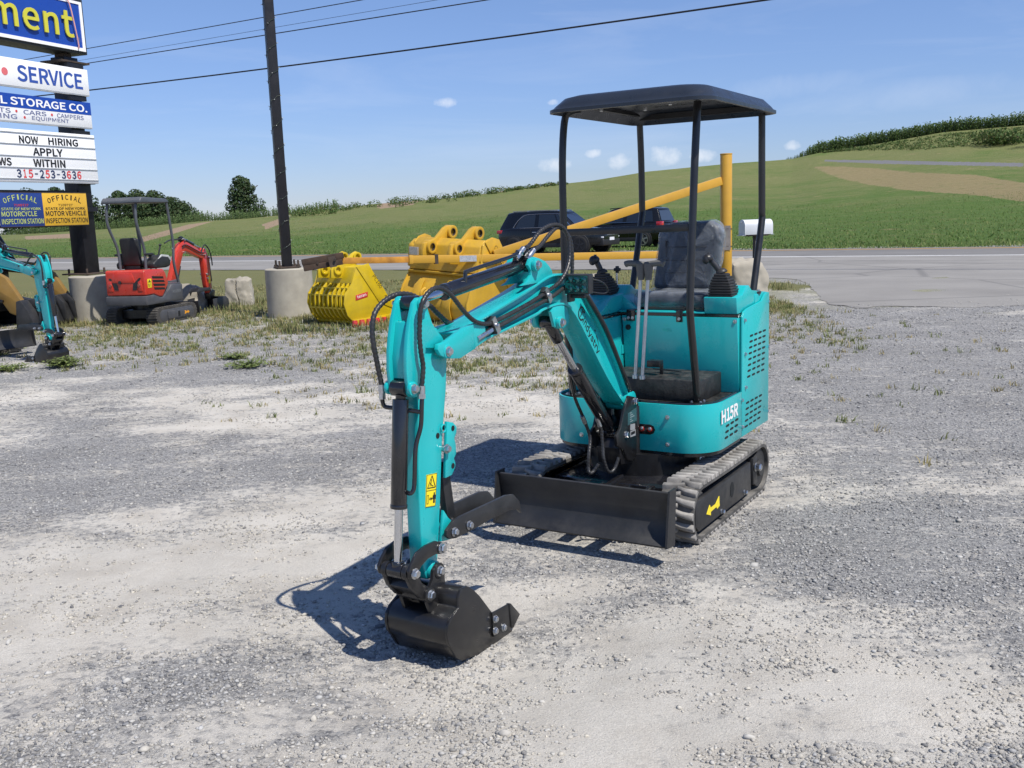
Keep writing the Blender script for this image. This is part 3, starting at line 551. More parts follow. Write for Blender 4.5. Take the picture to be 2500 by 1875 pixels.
def gravel_material():
    m=bpy.data.materials.new('gravel_ground'); m.use_nodes=True; nt=m.node_tree; b=nt.nodes['Principled BSDF']; b.inputs['Roughness'].default_value=.9; b.inputs['Specular IOR Level'].default_value=.25
    P=nt.nodes.new('ShaderNodeTexCoord').outputs['Object']
    def voro(sc_,rnd=1):
        v=nt.nodes.new('ShaderNodeTexVoronoi'); v.inputs['Scale'].default_value=sc_; v.inputs['Randomness'].default_value=rnd
        wob=nt.nodes.new('ShaderNodeVectorMath'); wob.operation='ADD'; nz=nt.nodes.new('ShaderNodeTexNoise'); nz.inputs['Scale'].default_value=sc_*.9
        lk(nt,P,nz.inputs['Vector']); sc2=nt.nodes.new('ShaderNodeVectorMath'); sc2.operation='SCALE'; sc2.inputs['Scale'].default_value=.5/sc_
        lk(nt,nz.outputs['Color'],sc2.inputs[0]); lk(nt,P,wob.inputs[0]); lk(nt,sc2.outputs[0],wob.inputs[1]); lk(nt,wob.outputs[0],v.inputs['Vector']); return v
    va,vb,vc=voro(34),voro(75),voro(160)
    def grey(v): 
        s=nt.nodes.new('ShaderNodeSeparateColor'); lk(nt,v.outputs['Color'],s.inputs[0]); return s.outputs[0]
    stone=mixc(nt,grey(vb),(.125,.125,.13),(.355,.35,.335))
    stone=mixc(nt,mth(nt,'MULTIPLY',maprange(nt,grey(va),.55,.9),.6),stone,(.235,.235,.24))
    stone=mixc(nt,mth(nt,'MULTIPLY',maprange(nt,grey(vc),.86,.95),.8),stone,(.50,.49,.46))
    stone=mixc(nt,mth(nt,'MULTIPLY',maprange(nt,grey(vc),.14,.04),.7),stone,(.15,.15,.16))
    fines=mixc(nt,maprange(nt,noisen(nt,P,130,7,.8),.3,.7),(.47,.44,.385),(.70,.665,.595))
    fines=mixc(nt,mth(nt,'MULTIPLY',maprange(nt,noisen(nt,P,3.2,5,.6),.45,.7),.45),fines,(.43,.385,.32))
    mp=nt.nodes.new('ShaderNodeMapping'); mp.inputs['Rotation'].default_value=(0,0,R_(-9)); mp.inputs['Scale'].default_value=(.45,1.7,1); lk(nt,P,mp.inputs[0])
    a=attrn(nt,'sand'); f=mth(nt,'MULTIPLY',mth(nt,'SUBTRACT',a,.5),1.15)
    f=mth(nt,'ADD',f,mth(nt,'MULTIPLY',mth(nt,'SUBTRACT',noisen(nt,mp.outputs[0],3.0,7,.68,.5),.5),1.9))
    f=mth(nt,'ADD',f,mth(nt,'MULTIPLY',mth(nt,'SUBTRACT',noisen(nt,P,18,6,.75),.5),1.7))
    f=maprange(nt,mth(nt,'ADD',f,mth(nt,'MULTIPLY',mth(nt,'SUBTRACT',grey(va),.5),.55)),-.42,.20,.06,.96)
    c=mixc(nt,f,stone,fines)
    tone=nt.nodes.new('ShaderNodeHueSaturation'); lk(nt,c,tone.inputs['Color']); lk(nt,maprange(nt,noisen(nt,P,1.1,6,.65),.3,.7,.80,1.10),tone.inputs['Value']); c=tone.outputs[0]
    # thin weeds and the mown verge
    w=attrn(nt,'weed'); gcol=mixc(nt,noisen(nt,P,7,6,.7),(.12,.15,.05),(.30,.27,.13))
    wf=maprange(nt,mth(nt,'ADD',w,mth(nt,'MULTIPLY',mth(nt,"SUBTRACT",noisen(nt,P,14,8,.75),.5),1.6)),.38,.9,0,.62); c=mixc(nt,wf,c,gcol)
    v=attrn(nt,'verge'); gr=mixc(nt,noisen(nt,P,1.3,7,.65),(.20,.17,.08),(.13,.15,.05)); gr=mixc(nt,mth(nt,'MULTIPLY',noisen(nt,P,40,4,.7),.55),gr,(.085,.10,.035))
    vf=maprange(nt,mth(nt,'ADD',v,mth(nt,'MULTIPLY',mth(nt,'SUBTRACT',noisen(nt,P,6,8,.75),.5),1.1)),.3,.75); c=mixc(nt,vf,c,gr)
    lk(nt,c,b.inputs['Base Color'])
    h=mth(nt,'ADD',mth(nt,'MULTIPLY',mth(nt,'SUBTRACT',.6,va.outputs['Distance']),.9),mth(nt,'MULTIPLY',mth(nt,'SUBTRACT',.6,vb.outputs['Distance']),.6))
    h=mth(nt,'ADD',h,mth(nt,'MULTIPLY',mth(nt,'SUBTRACT',.6,vc.outputs['Distance']),.3))
    h=mth(nt,'MULTIPLY',h,mth(nt,'SUBTRACT',1.1,f)); h=mth(nt,'ADD',h,mth(nt,'ADD',mth(nt,'MULTIPLY',noisen(nt,P,30,7,.75),.9),mth(nt,'MULTIPLY',noisen(nt,P,120,5,.8),.55)))
    bp=nt.nodes.new('ShaderNodeBump'); bp.inputs['Strength'].default_value=.75; bp.inputs['Distance'].default_value=.014; lk(nt,h,bp.inputs['Height']); lk(nt,bp.outputs[0],b.inputs['Normal'])
    return m
def asphalt_material():
    m=bpy.data.materials.new('worn_asphalt'); m.use_nodes=True; nt=m.node_tree; b=nt.nodes['Principled BSDF']; b.inputs['Roughness'].default_value=.85
    P=nt.nodes.new('ShaderNodeTexCoord').outputs['Object']
    c=mixc(nt,maprange(nt,noisen(nt,P,.5,6,.6),.3,.7),(.205,.195,.178),(.27,.258,.236))
    sep=nt.nodes.new('ShaderNodeVectorMath'); sep.operation='DOT_PRODUCT'; lk(nt,P,sep.inputs[0]); sep.inputs[1].default_value=(RN.x,RN.y,0); s=sep.outputs['Value']
    lane=mth(nt,'MULTIPLY',mth(nt,'SINE',mth(nt,'MULTIPLY',s,2.9)),.035); t=nt.nodes.new('ShaderNodeHueSaturation'); lk(nt,c,t.inputs['Color'])
    lk(nt,mth(nt,'ADD',mth(nt,'ADD',1,lane),mth(nt,'MULTIPLY',mth(nt,'SUBTRACT',noisen(nt,P,70,4,.8),.5),.5)),t.inputs['Value']); c=t.outputs[0]
    # main carriageway is darker than the shoulder
    c=mixc(nt,mth(nt,'MULTIPLY',maprange(nt,s,30.9,31.3),.42),c,(.085,.085,.09))
    # tar seams and cracks
    for off,wd_,st in ((28.6,.05,.8),(27.1,.035,.5)):
        q=mth(nt,'ABSOLUTE',mth(nt,'SUBTRACT',mth(nt,'ADD',s,mth(nt,'MULTIPLY',mth(nt,'SUBTRACT',noisen(nt,P,.6,4),.5),.7)),off)); c=mixc(nt,mth(nt,'MULTIPLY',maprange(nt,q,wd_*1.6,wd_*.6),st),c,(.035,.035,.037))
    vo=nt.nodes.new('ShaderNodeTexVoronoi'); vo.feature='DISTANCE_TO_EDGE'; vo.inputs['Scale'].default_value=.22; lk(nt,P,vo.inputs['Vector']); c=mixc(nt,mth(nt,'MULTIPLY',maprange(nt,vo.outputs['Distance'],.012,.003),.35),c,(.06,.06,.06))
    lk(nt,c,b.inputs['Base Color']); bp=nt.nodes.new('ShaderNodeBump'); bp.inputs['Strength'].default_value=.3; bp.inputs['Distance'].default_value=.01; lk(nt,noisen(nt,P,150,3),bp.inputs['Height']); lk(nt,bp.outputs[0],b.inputs['Normal'])
    return m
def paint_material(name,col):
    m=bpy.data.materials.new(name); m.use_nodes=True; nt=m.node_tree; b=nt.nodes['Principled BSDF']; b.inputs['Roughness'].default_value=.7
    P=nt.nodes.new('ShaderNodeTexCoord').outputs['Object']; lk(nt,mixc(nt,maprange(nt,noisen(nt,P,9,6,.7),.5,.75,0,.6),col,(.2,.2,.2)),b.inputs['Base Color']); return m
def field_material():
    m=bpy.data.materials.new('hill_grass'); m.use_nodes=True; nt=m.node_tree; b=nt.nodes['Principled BSDF']; b.inputs['Roughness'].default_value=.9; b.inputs['Specular IOR Level'].default_value=.15
    P=nt.nodes.new('ShaderNodeTexCoord').outputs['Object']
    n1=noisen(nt,P,.09,6,.6,.3); n2=noisen(nt,P,.8,7,.7); n3=noisen(nt,P,4.5,6,.75)
    lush=mixc(nt,n2,(.072,.135,.026),(.135,.215,.048)); dry=mixc(nt,n2,(.15,.175,.055),(.27,.26,.115))
    u=attrn(nt,'dry'); va_=mth(nt,'ADD',mth(nt,'MULTIPLY',mth(nt,'SUBTRACT',n1,.5),2.2),mth(nt,'MULTIPLY',mth(nt,'SUBTRACT',noisen(nt,P,.35,6,.7,.5),.5),1.5)); f=maprange(nt,mth(nt,'ADD',u,va_),.1,.95); c=mixc(nt,f,lush,dry)
    mp=nt.nodes.new('ShaderNodeMapping'); mp.inputs['Rotation'].default_value=(0,0,R_(-33)); mp.inputs['Scale'].default_value=(.05,.9,1); lk(nt,P,mp.inputs[0])
    c=mixc(nt,maprange(nt,noisen(nt,mp.outputs[0],1,5,.6),.55,.75,0,.4),c,(.23,.205,.105))            # mowing swaths
    c=mixc(nt,mth(nt,'MULTIPLY',maprange(nt,n3,.35,.7,1,0),.5),c,(.065,.105,.03))
    st=mth(nt,'MULTIPLY',attrn(nt,'stubble'),.80); sf=maprange(nt,mth(nt,'ADD',st,mth(nt,'MULTIPLY',mth(nt,'ADD',mth(nt,'SUBTRACT',n2,.5),mth(nt,'MULTIPLY',mth(nt,'SUBTRACT',noisen(nt,P,.28,5,.65),.45),1.5)),1.4)),.35,.75); c=mixc(nt,sf,c,mixc(nt,noisen(nt,P,1.6,7,.75),(.15,.125,.058),(.36,.295,.155)))
    di=attrn(nt,'dirt'); df=maprange(nt,mth(nt,'ADD',di,mth(nt,'MULTIPLY',mth(nt,'SUBTRACT',n2,.5),1.2)),.4,.75); c=mixc(nt,df,c,mixc(nt,n3,(.24,.17,.11),(.38,.29,.20)))
    ro=attrn(nt,'lane'); c=mixc(nt,maprange(nt,ro,.4,.6),c,(.19,.19,.195))
    lk(nt,c,b.inputs['Base Color'])
    bp=nt.nodes.new('ShaderNodeBump'); bp.inputs['Strength'].default_value=.9; bp.inputs['Distance'].default_value=.25; lk(nt,n3,bp.inputs['Height']); lk(nt,bp.outputs[0],b.inputs['Normal'])
    return m
def inpoly(p,P):
    c=False; n=len(P)
    for i in range(n):
        x0,y0=P[i];x1,y1=P[(i+1)%n]
        if (y0>p[1])!=(y1>p[1]) and p[0]<(x1-x0)*(p[1]-y0)/(y1-y0)+x0: c=not c
    return c
def build_ground():
    gm=gravel_material()
    xs=axis(-600,600,-7.,5.6,.06,1.22); ys=axis(-60,900,2.4,13.5,.06,1.12)
    def gz(x,y):
        s=x*RN.x+y*RN.y
        return lot_z(x,y) if s<24.6 else (-.012 if s<38 else -.012-.02*(s-38))
    grid('ground',xs,ys,gz,gm,{'sand':sandy,'weed':weedy,'verge':lambda x,y:max(verge(x,y),ridge(x,y)) if y<60 else 1})
    # road: near shoulder, carriageway up to the pavement edge behind the centre line
    def road_sheet(name,s0,s1,z,m,t0=-260,t1=260,n=60,smp=6,wob=0):
        mb=MB(); vs=[]; fs=[]
        for i in range(n+1):
            t=t0+(t1-t0)*i/n
            for j in range(smp+1):
                s=s0+(s1-s0)*j/smp
                if wob and j==0: s+=fbm(t*.35,3,1,3)*wob
                p=RN*s+RD*t; vs.append((p.x,p.y,z))
        for i in range(n):
            for j in range(smp): a=i*(smp+1)+j; fs.append((a,a+1,a+smp+2,a+smp+1))
        mb.add(vs,fs); return kind(mb.build(name,m,smooth=0),'structure')
    am=asphalt_material()
    road_sheet('road',24.8,36.5,.004,am,n=520,t0=-130,t1=130,wob=.35)
    WP=paint_material('white_road_paint',(.78,.78,.76)); YP=paint_material('yellow_road_paint',(.62,.33,.05))
    road_sheet('road_edge_line',30.88,31.10,.009,WP,n=4,smp=1)
    road_sheet('road_centre_line',35.35,35.47,.009,YP,n=4,smp=1); road_sheet('road_centre_line',35.60,35.72,.009,YP,n=4,smp=1)
    # asphalt drive running from the road into the lot
    edge=[Vector((p[0],p[1],0)) for p in T['apron'][1:]]
    E=catmull(edge,10); pts=[]
    for i,p in enumerate(E):
        w=.12 if i<38 else .55
        pts.append((p.x+fbm(p.x*1.4,p.y*1.4,1.3,4)*w,p.y+fbm(p.x*1.4,p.y*1.4,1.3,4,8)*w))
    k=RN*24.95; poly=[tuple(k+RD*t) for t in (-13.5,-6,0,8.9)]+[(5.8,23.8)]+pts+[(14,13.9),(24,12.7)]
    mb=MB(); mb.add([(x,y,.0045) for x,y in poly],[tuple(range(len(poly)))]); o=mb.build('asphalt_drive',am,smooth=0); kind(o,'structure')
    # hill
    A=[-75+.9*i for i in range(40)]; A=[a for a in A if a<-31]; a=-31
    while a<=32: A.append(a); a+=.13
    while a<75: A.append(a); a+=1
    U=[0,.004,.01]+[.02+.98*(i/190)**1.1 for i in range(1,191)]
    vs=[];dry=[];stu=[];dirt=[];lane=[]
    for az in A:
        r0=hill_r0(az); rc=crest(az); ra=R_(az); k=RN.x*math.sin(ra)+RN.y*math.cos(ra); rs=min(36.45/max(k,.05),100)
        rads=[rs,(rs+r0)/2]+[r0+(rc-r0)*u for u in U]+[rc+d for d in (3,8,15,30,60,120,250,500)]
        for r in rads:
            z=hill_z(az,r); vs.append((r*math.sin(ra),r*math.cos(ra),z)); el=(z-1.6)/r; u=(r-r0)/(rc-r0)
            dry.append(sm(.12,.7,u)*.9); stu.append(1. if inpoly((az,el),T['stub']) else 0.); lane.append(1. if inpoly((az,el),T['sroad']) else 0.); dirt.append(1. if any(inpoly((az,el),p) for p in T['dirt']) else 0.)
    n=len(rads); fs=[(i*n+j,(i+1)*n+j,(i+1)*n+j+1,i*n+j+1) for i in range(len(A)-1) for j in range(n-1)]
    me=bpy.data.meshes.new('hill'); me.from_pydata(vs,[],fs); me.materials.append(field_material()); me.shade_smooth()
    for k_,v in (('dry',dry),('stubble',stu),('dirt',dirt),('lane',lane)): attr(me,k_,v)
    bm=bmesh.new(); bm.from_mesh(me); bmesh.ops.recalc_face_normals(bm,faces=bm.faces); bm.to_mesh(me); bm.free()
    if me.polygons[1000].normal.z<0: me.flip_normals()
    o=bpy.data.objects.new('hill',me); COL.objects.link(o); kind(o,'structure')
def tone_material(name,lo,hi,rough=.9,trans=0,hue=None):
    m=bpy.data.materials.new(name); m.use_nodes=True; nt=m.node_tree; b=nt.nodes['Principled BSDF']; b.inputs['Roughness'].default_value=rough; b.inputs['Specular IOR Level'].default_value=.3
    a=attrn(nt,'tone'); c=mixc(nt,a,lo,hi)
    if hue: c=mixc(nt,maprange(nt,attrn(nt,'tint'),.0,1.),c,hue)
    P=nt.nodes.new('ShaderNodeTexCoord').outputs['Object']
    t=nt.nodes.new('ShaderNodeHueSaturation'); lk(nt,c,t.inputs['Color']); lk(nt,maprange(nt,noisen(nt,P,60 if not trans else 3,3,.7),.3,.7,.85,1.15),t.inputs['Value']); c=t.outputs[0]; lk(nt,c,b.inputs['Base Color'])
    if trans:
        tr=nt.nodes.new('ShaderNodeBsdfTranslucent'); lk(nt,c,tr.inputs[0]); mx=nt.nodes.new('ShaderNodeMixShader'); mx.inputs[0].default_value=trans
        lk(nt,b.outputs[0],mx.inputs[1]); lk(nt,tr.outputs[0],mx.inputs[2]); lk(nt,mx.outputs[0],nt.nodes['Material Output'].inputs[0])
    return m
def rawmesh(name,vs,fs,m,tone=None,tint=None,smooth=False):
    me=bpy.data.meshes.new(name); me.from_pydata(vs,[],fs); me.materials.append(m)
    if tone: attr(me,'tone',tone)
    if tint: attr(me,'tint',tint)
    if smooth: me.shade_smooth()
    o=bpy.data.objects.new(name,me); COL.objects.link(o); return o
def build_gravel():
    """stones lying loose on the lot, thick in the gravel patches and thin on the fines"""
    import numpy as np
    rnd=random.Random(11); rg=np.random.default_rng(5); bm=bmesh.new(); bmesh.ops.create_icosphere(bm,subdivisions=1,radius=1); base=np.array([v.co[:] for v in bm.verts]); bf=np.array([[v.index for v in f.verts] for f in bm.faces]); bm.free()
    shapes=np.array([np.sign(base)*np.abs(base)**.8*rg.uniform((.75,.6,.42),(1.35,1.1,.85))*rg.uniform(.58,1.25,(12,1)) for k in range(24)])
    rows=[]
    while len(rows)<125000:
        y=2.25+13.5*rnd.random()**2.0; x=(rnd.random()-.5)*(y*1.22+.5)
        if y>11 and verge(x,y)>.5: continue
        s_=sandy(x,y); cl=fbm(x,y,1.9,3,21)+.6*fbm(x*.6,y*1.6,4.5,2,4)
        if rnd.random()<s_*.62-cl*1.5+.16: continue
        r=.0028+.0052*rnd.random()**2.0
        q=rnd.random()
        if q<.10+.12*max(cl,0): r=rnd.uniform(.0065,.0115)
        if q<.0016: r=rnd.uniform(.012,.020)
        if y>6: r*=1+.06*(y-6)
        rows.append((x,y,lot_z(x,y),r,s_,cl))
    A=np.array(rows); n=len(A); sh=shapes[rg.integers(0,24,n)]; an=rg.uniform(0,6.283,n); c,s2=np.cos(an)[:,None],np.sin(an)[:,None]; r=A[:,3:4]
    P=np.empty((n,12,3)); P[:,:,0]=A[:,0:1]+(sh[:,:,0]*c-sh[:,:,1]*s2)*r; P[:,:,1]=A[:,1:2]+(sh[:,:,0]*s2+sh[:,:,1]*c)*r; P[:,:,2]=A[:,2:3]+sh[:,:,2]*r+r*.16
    Fc=(bf[None]+(np.arange(n)*12)[:,None,None]).reshape(-1)
    me=bpy.data.meshes.new('gravel'); me.vertices.add(n*12); me.vertices.foreach_set('co',P.reshape(-1)); nf=n*20
    me.loops.add(nf*3); me.loops.foreach_set('vertex_index',Fc); me.polygons.add(nf); me.polygons.foreach_set('loop_start',np.arange(nf)*3); me.polygons.foreach_set('loop_total',np.full(nf,3)); me.update(calc_edges=True)
    tone=np.clip(rg.normal(.52-.45*np.clip(A[:,5],-.4,.6),.27),0,1.35); tint=np.clip(rg.normal(.02,.2,n)+A[:,4]*.45,0,1)
    attr(me,'tone',np.repeat(tone,12)); attr(me,'tint',np.repeat(tint,12))
    me.materials.append(tone_material('gravel_stones',(.115,.117,.125),(.42,.415,.40),.88,hue=(.54,.50,.42)))
    o=bpy.data.objects.new('gravel',me); COL.objects.link(o); kind(o,'stuff'); tag(o,'loose grey and tan gravel stones strewn over the lot','gravel')
# ------------------------------------------------------------------ mini excavator (x forward, y to its left, z up)
SHX,SHY=.55,.52                       # track front corner -> middle of the machine
def pin(n): return T['p_'+n][0]
def seg(p,q,t): return (p[0]+(q[0]-p[0])*t,p[1]+(q[1]-p[1])*t)
BC=-.52
def build_excavator(label):
    root=thing('mini_excavator',(0,0,0),label,'mini excavator')
    def mk(name,mb,m,parent=None,**k):
        mb.xf(Matrix.Translation((SHX,SHY,0))); return mb.build(name,m,root if parent is None else parent,**k)
    plan=lambda q: V(q.x,q.z,q.y)     # polygon given as (x,y), extruded in z
    latr=lambda q: V(q.y,q.x,q.z)     # polygon given as (y,z), extruded in x
    # ---------------- tracks
    xf,xr,rw=-.118,-1.045,.122; zc=.149
    def loop(r,n=12,dx=0):
        L=[(xr+(xf-xr)*i/16,zc-r) for i in range(17)]
        L+=[(xf+r*math.sin(math.pi*i/n),zc-r*math.cos(math.pi*i/n)) for i in range(1,n)]
        L+=[(xf+(xr-xf)*i/16,zc+r+.006*math.sin(math.pi*i/16)*-1) for i in range(17)]
        L+=[(xr-r*math.sin(math.pi*i/n),zc+r*math.cos(math.pi*i/n)) for i in range(1,n)]
        return L
    for side in (0,1):
        yo,yi=(-.004,-.184) if side==0 else (-1.036,-.856)
        sg=1 if side==0 else -1; ym=(yo+yi)/2; W=abs(yo-yi)
        o=loop(rw+.014); i_=loop(rw-.004); n=len(o)
        mb=MB(); vs=[];
        for y in (yo,yi):
            vs+=[(p[0],y,p[1]) for p in o]+[(p[0],y,p[1]) for p in i_]
        fs=[]
        for k in range(n):
            j=(k+1)%n; fs+=[(k,j,n+j,n+k),(2*n+k,3*n+k,3*n+j,2*n+j),(k,2*n+k,2*n+j,j),(n+k,n+j,3*n+j,3*n+k)]
        mb.add(vs,fs)
        belt=mk('crawler_track',mb,TRACKR,smooth=30)
        # lugs
        per=[0]; 
        for k in range(n): per.append(per[-1]+math.dist(o[k],o[(k+1)%n]))
        tot=per[-1]; N=int(tot/.057); mb=MB(); rnd=random.Random(3+side)
        for c in (0,1):
            for q in range(N):
                d=((q+.5*c)/N*tot)%tot; k=max(i for i in range(n) if per[i]<=d); t=(d-per[k])/max(per[k+1]-per[k],1e-6)
                a,b=o[k],o[(k+1)%n]; p=seg(a,b,t); tx,tz=b[0]-a[0],b[1]-a[1]; l=math.hypot(tx,tz); tx/=l;tz/=l; nx,nz=tz,-tx
                yA=ym+(W/2+.002)*(1 if c==0 else -1); yB=ym-(.012)*(1 if c==0 else -1)
                h=.020; vv=[]
                for y,sk_,w0,w1 in ((yA,0,.021,.012),((yA*.45+yB*.55),.006,.018,.010),(yB,.020,.015,.008)):
                    for hh,w in ((-.004,w0),(h,w1)):
                        for s_ in (-1,1):
                            vv.append((p[0]+tx*(sk_+s_*w)+nx*hh,y,p[1]+tz*(sk_+s_*w)+nz*hh))
                ff=[(0,1,3,2),(8,10,11,9)]
                for g in (0,4): ff+=[(g,g+4,g+5,g+1),(g+1,g+5,g+7,g+3),(g+3,g+7,g+6,g+2),(g+2,g+6,g+4,g)]
                mb.add(vv,ff)
        mk('tread_lugs',mb,LUGR,belt,bevel=.003,seg=1)
        # frame between the belt runs
        f=lambda y: y if side==0 else -1.04-y
        mb=MB(); inner=loop(rw-.03); mb.prism(inner,f(-.05),f(-.15)); fr=mk('track_frame',mb,BLKGLOSS)
        mb=MB(); P=[tuple(p) for p in T['tframe']]
        mb.prism(P,f(-.012),f(-.05)); cov=mk('frame_cover',mb,DSTEEL,fr,bevel=.006)
        tb=T['tframe_b']
        mb=MB(); ov=[(tb[0][0]+.028*math.cos(t),tb[0][1]+.042*math.sin(t)) for t in [2*math.pi*i/16 for i in range(16)]]; mb.prism(ov,f(-.0105),f(-.02)); mk('frame_hole',mb,HOLE,cov)
        mb=MB()
        for q in tb[1:3]: mb.hexb((q[0],f(-.012),q[1]),(0,sg,0),.011,.02)
        mk('frame_bolts',mb,ZINC,fr)
        mb=MB(); mb.lathe((xr,f(-.02),zc),[(0,.105),(.02,.108),(.03,.1),(.09,.1)],(0,-sg,0),26); mb.lathe((xr,f(-.004),zc),[(0,.045),(.03,.05)],(0,-sg,0),18); spr=mk('drive_sprocket',mb,DSTEEL,fr)
        mb=MB(); mb.hexb((tb[3][0],f(-.012),tb[3][1]),(0,sg,0),.02,.034); mk('adjuster_bolt',mb,ZINC,fr)
        mb=MB(); mb.prism([(tb[3][0]-.035,tb[3][1]+.055),(tb[3][0]-.05,tb[3][1]-.1),(tb[3][0]+.02,tb[3][1]-.1),(tb[3][0]+.03,tb[3][1]+.055)],f(-.016),f(-.05)); mk('adjuster_bracket',mb,DSTEEL,fr,bevel=.004)
        mb=MB(); mb.lathe((xf,f(-.03),zc),[(0,.10),(.1,.10)],(0,-sg,0),24); mk('front_idler',mb,BLKGLOSS,fr)
        mb=MB(); mb.prism([tuple(p) for p in T['arrow']],f(-.0095),f(-.0125)); mk('direction_arrow',mb,YSTICK,cov,clean=True,smooth=0)
    # ---------------- undercarriage, blade
    mb=MB(); mb.bb(-.93,-.16,-.845,-.195,.11,.235); mb.prism([(-.16,.12),(.02,.10),(.02,.16),(-.16,.235)],-.66,-.40); mk('undercarriage',mb,BLKGLOSS,bevel=.008)
    mb=MB(); mb.prism([(-.05,.24),(.04,.20),(.04,.06),(-.05,.06)],-.42,-.23); mb.prism([(-.12,.12),(.05,.10),(.10,.19),(-.02,.27),(-.1,.26)],-.26,-.246); mb.prism([(-.12,.12),(.06,.10),(.10,.17),(-.02,.22),(-.1,.21)],-.80,-.786)
    mb.prism([(-.02,.245),(.06,.2),(.02,.26)],-.4,-.25)
    mk('frame_gusset',mb,BLKGLOSS,bevel=.003)
    mb=MB(); mb.cyl((-.6,-.52,.23),(-.6,-.52,.35),.30,n=36); mk('slew_ring',mb,BLACK)
    mb=MB(); mb.ribbon([(.315,.105),(.283,.125),(.262,.16),(.25,.205),(.25,.25),(.258,.295),(.275,.345)],.012,-.922,-.02,1); bl=mk('dozer_blade',mb,DSTEEL,bevel=.002)
    mb=MB()
    for y in (-.932,-.02): mb.prism([(.21,.355),(.285,.355),(.325,.10),(.23,.09)],y,y+.01)
    mk('blade_end_plate',mb,DSTEEL,bl)
    mb=MB(); mb.bar([(.255,0,.345),(.235,0,.345)],.01,.01)
    mb=MB(); mb.prism([(.235,.13),(.235,.22),(.02,.20),(-.25,.20),(-.25,.13),(.0,.12)],-.72,-.69); mb.prism([(.235,.13),(.235,.22),(.02,.20),(-.25,.20),(-.25,.13),(.0,.12)],-.36,-.33); mk('blade_arm',mb,BLKGLOSS,bevel=.004)
    mb=MB(); mb.cyl((.20,-.5,.21),(-.05,-.5,.23),.03); mb.cyl((-.05,-.5,.23),(-.25,-.5,.24),.018); mk('blade_cylinder',mb,BLKGLOSS)
    mb=MB(); mb.hexb((.07,-.44,.235),(0,1,0),.018,.025); mb.hexb((.07,-.44,.235),(1,.2,.2),.016,.02); mk('blade_pin_bolt',mb,ZINC)
    mb=MB(); mb.tube([(.16,-.43,.22),(.14,-.40,.25),(.12,-.34,.262),(.11,-.29,.255),(.11,-.24,.235)],.0085,8,5,.1,.016); mk('blade_hose',mb,HOSE)
    mb=MB(); mb.cyl((.165,-.435,.215),(.155,-.415,.24),.011); mk('hose_fitting',mb,ZINC)
    # ---------------- house: base, cowl, floor
    def arc(cx,cy,r,a0,a1,n=10): return [(cx+r*math.cos(R_(a0+(a1-a0)*i/n)),cy+r*math.sin(R_(a0+(a1-a0)*i/n))) for i in range(n+1)]
    r=.185
    right=[(-.833,-.05)]+arc(-.36-r,-.05-r,r,90,0)+[(-.36,-.448)]
    left=[(-.833,-.99)]+[p for p in arc(-.36-r,-.99+r,r,-90,0)]+[(-.36,-.655)]
    def wall(line,t,z0,z1,side):
        m_=MB(); m_.ribbon(line,t,z0,z1,side); m_.xf(Matrix(((1,0,0,0),(0,0,1,0),(0,1,0,0),(0,0,0,1)))); return m_
    cr=mk('front_cowl',wall(right,.012,.366,.617,-1),TEAL,bevel=.002,smooth=30)
    cl=mk('front_cowl',wall(left,.012,.366,.617,1),TEAL,bevel=.002,smooth=30)
    fp=[(-.84,-.062)]+arc(-.36-r,-.05-r,r-.012,90,0)+[(-.372,-.448),(-.44,-.448),(-.44,-.655),(-.372,-.655)]+arc(-.36-r,-.99+r,r-.012,0,-90)+[(-.84,-.978)]
    mb=MB(); mb.prism(fp,.345,.364,plan); mk('base_plate',mb,BLKGLOSS)
    mb=MB(); mb.prism(fp,.596,.606,plan); fl=mk('floor_mat',mb,MATTE)
    mb=MB(); lip=[(-.80,-.075)]+arc(-.36-r,-.05-r,r-.026,90,0)+[(-.387,-.44)]
    mb.tube([(p[0],p[1],.612) for p in lip],.011,8,1); mk('floor_edge_trim',mb,BLKGLOSS,fl)
    mb=MB()
    for b,z in T['front_b'][:2]: mb.hexb((-.36,b,z),(1,0,0),.0095,.011)
    mb.hexb((-.36,T['front_bL'][0][0],T['front_bL'][0][1]),(1,0,0),.0095,.011); mk('cowl_bolts',mb,ZINC,cr)
    mb=MB(); mb.prism([(b,z) for b,z in [(-.448,.452),(-.448,.505),(-.38,.505),(-.362,.498),(-.353,.479),(-.362,.46),(-.38,.452)]],-.3575,-.362,latr); lp_=mk('lamp_plate',mb,BLKGLOSS,cr)
    RED=mat('red_lens',(.55,.03,.015),.15,coat=.6)
    mb=MB()
    for y in (-.427,-.382): mb.lathe((-.3575,y,.479),[(0,.013),(.006,.012),(.010,.007)],(1,0,0),14)
    mk('marker_light',mb,RED,cr)
    mb=MB()
    for y in (-.424,-.379): mb.lathe((-.3495,y,.483),[(0,.011),(.006,.009),(.008,.004)],(1,0,0),10)
    mk('light_screw',mb,ZINC,cr)
    def slots(q,nr,nc,w,h,name,par,yy=-.0485):
        m_=MB(); q=[Vector(p) for p in q]
        for i in range(nr):
            for j in range(nc):
                s_,t_=j/(nc-1),i/(nr-1); c=(q[0]*(1-s_)+q[1]*s_)*(1-t_)+(q[3]*(1-s_)+q[2]*s_)*t_
                P=[(c.x+w*x,c.y+h*z) for x,z in ((-.5,0),(-.42,.36),(-.28,.5),(.28,.5),(.42,.36),(.5,0),(.42,-.36),(.28,-.5),(-.28,-.5),(-.42,-.36))]
                m_.prism(P,yy,yy-.004)
        return mk(name,m_,HOLE,par,smooth=0)
    slots(T['slotsF'],3,3,.055,.012,'vent_slots',cr)
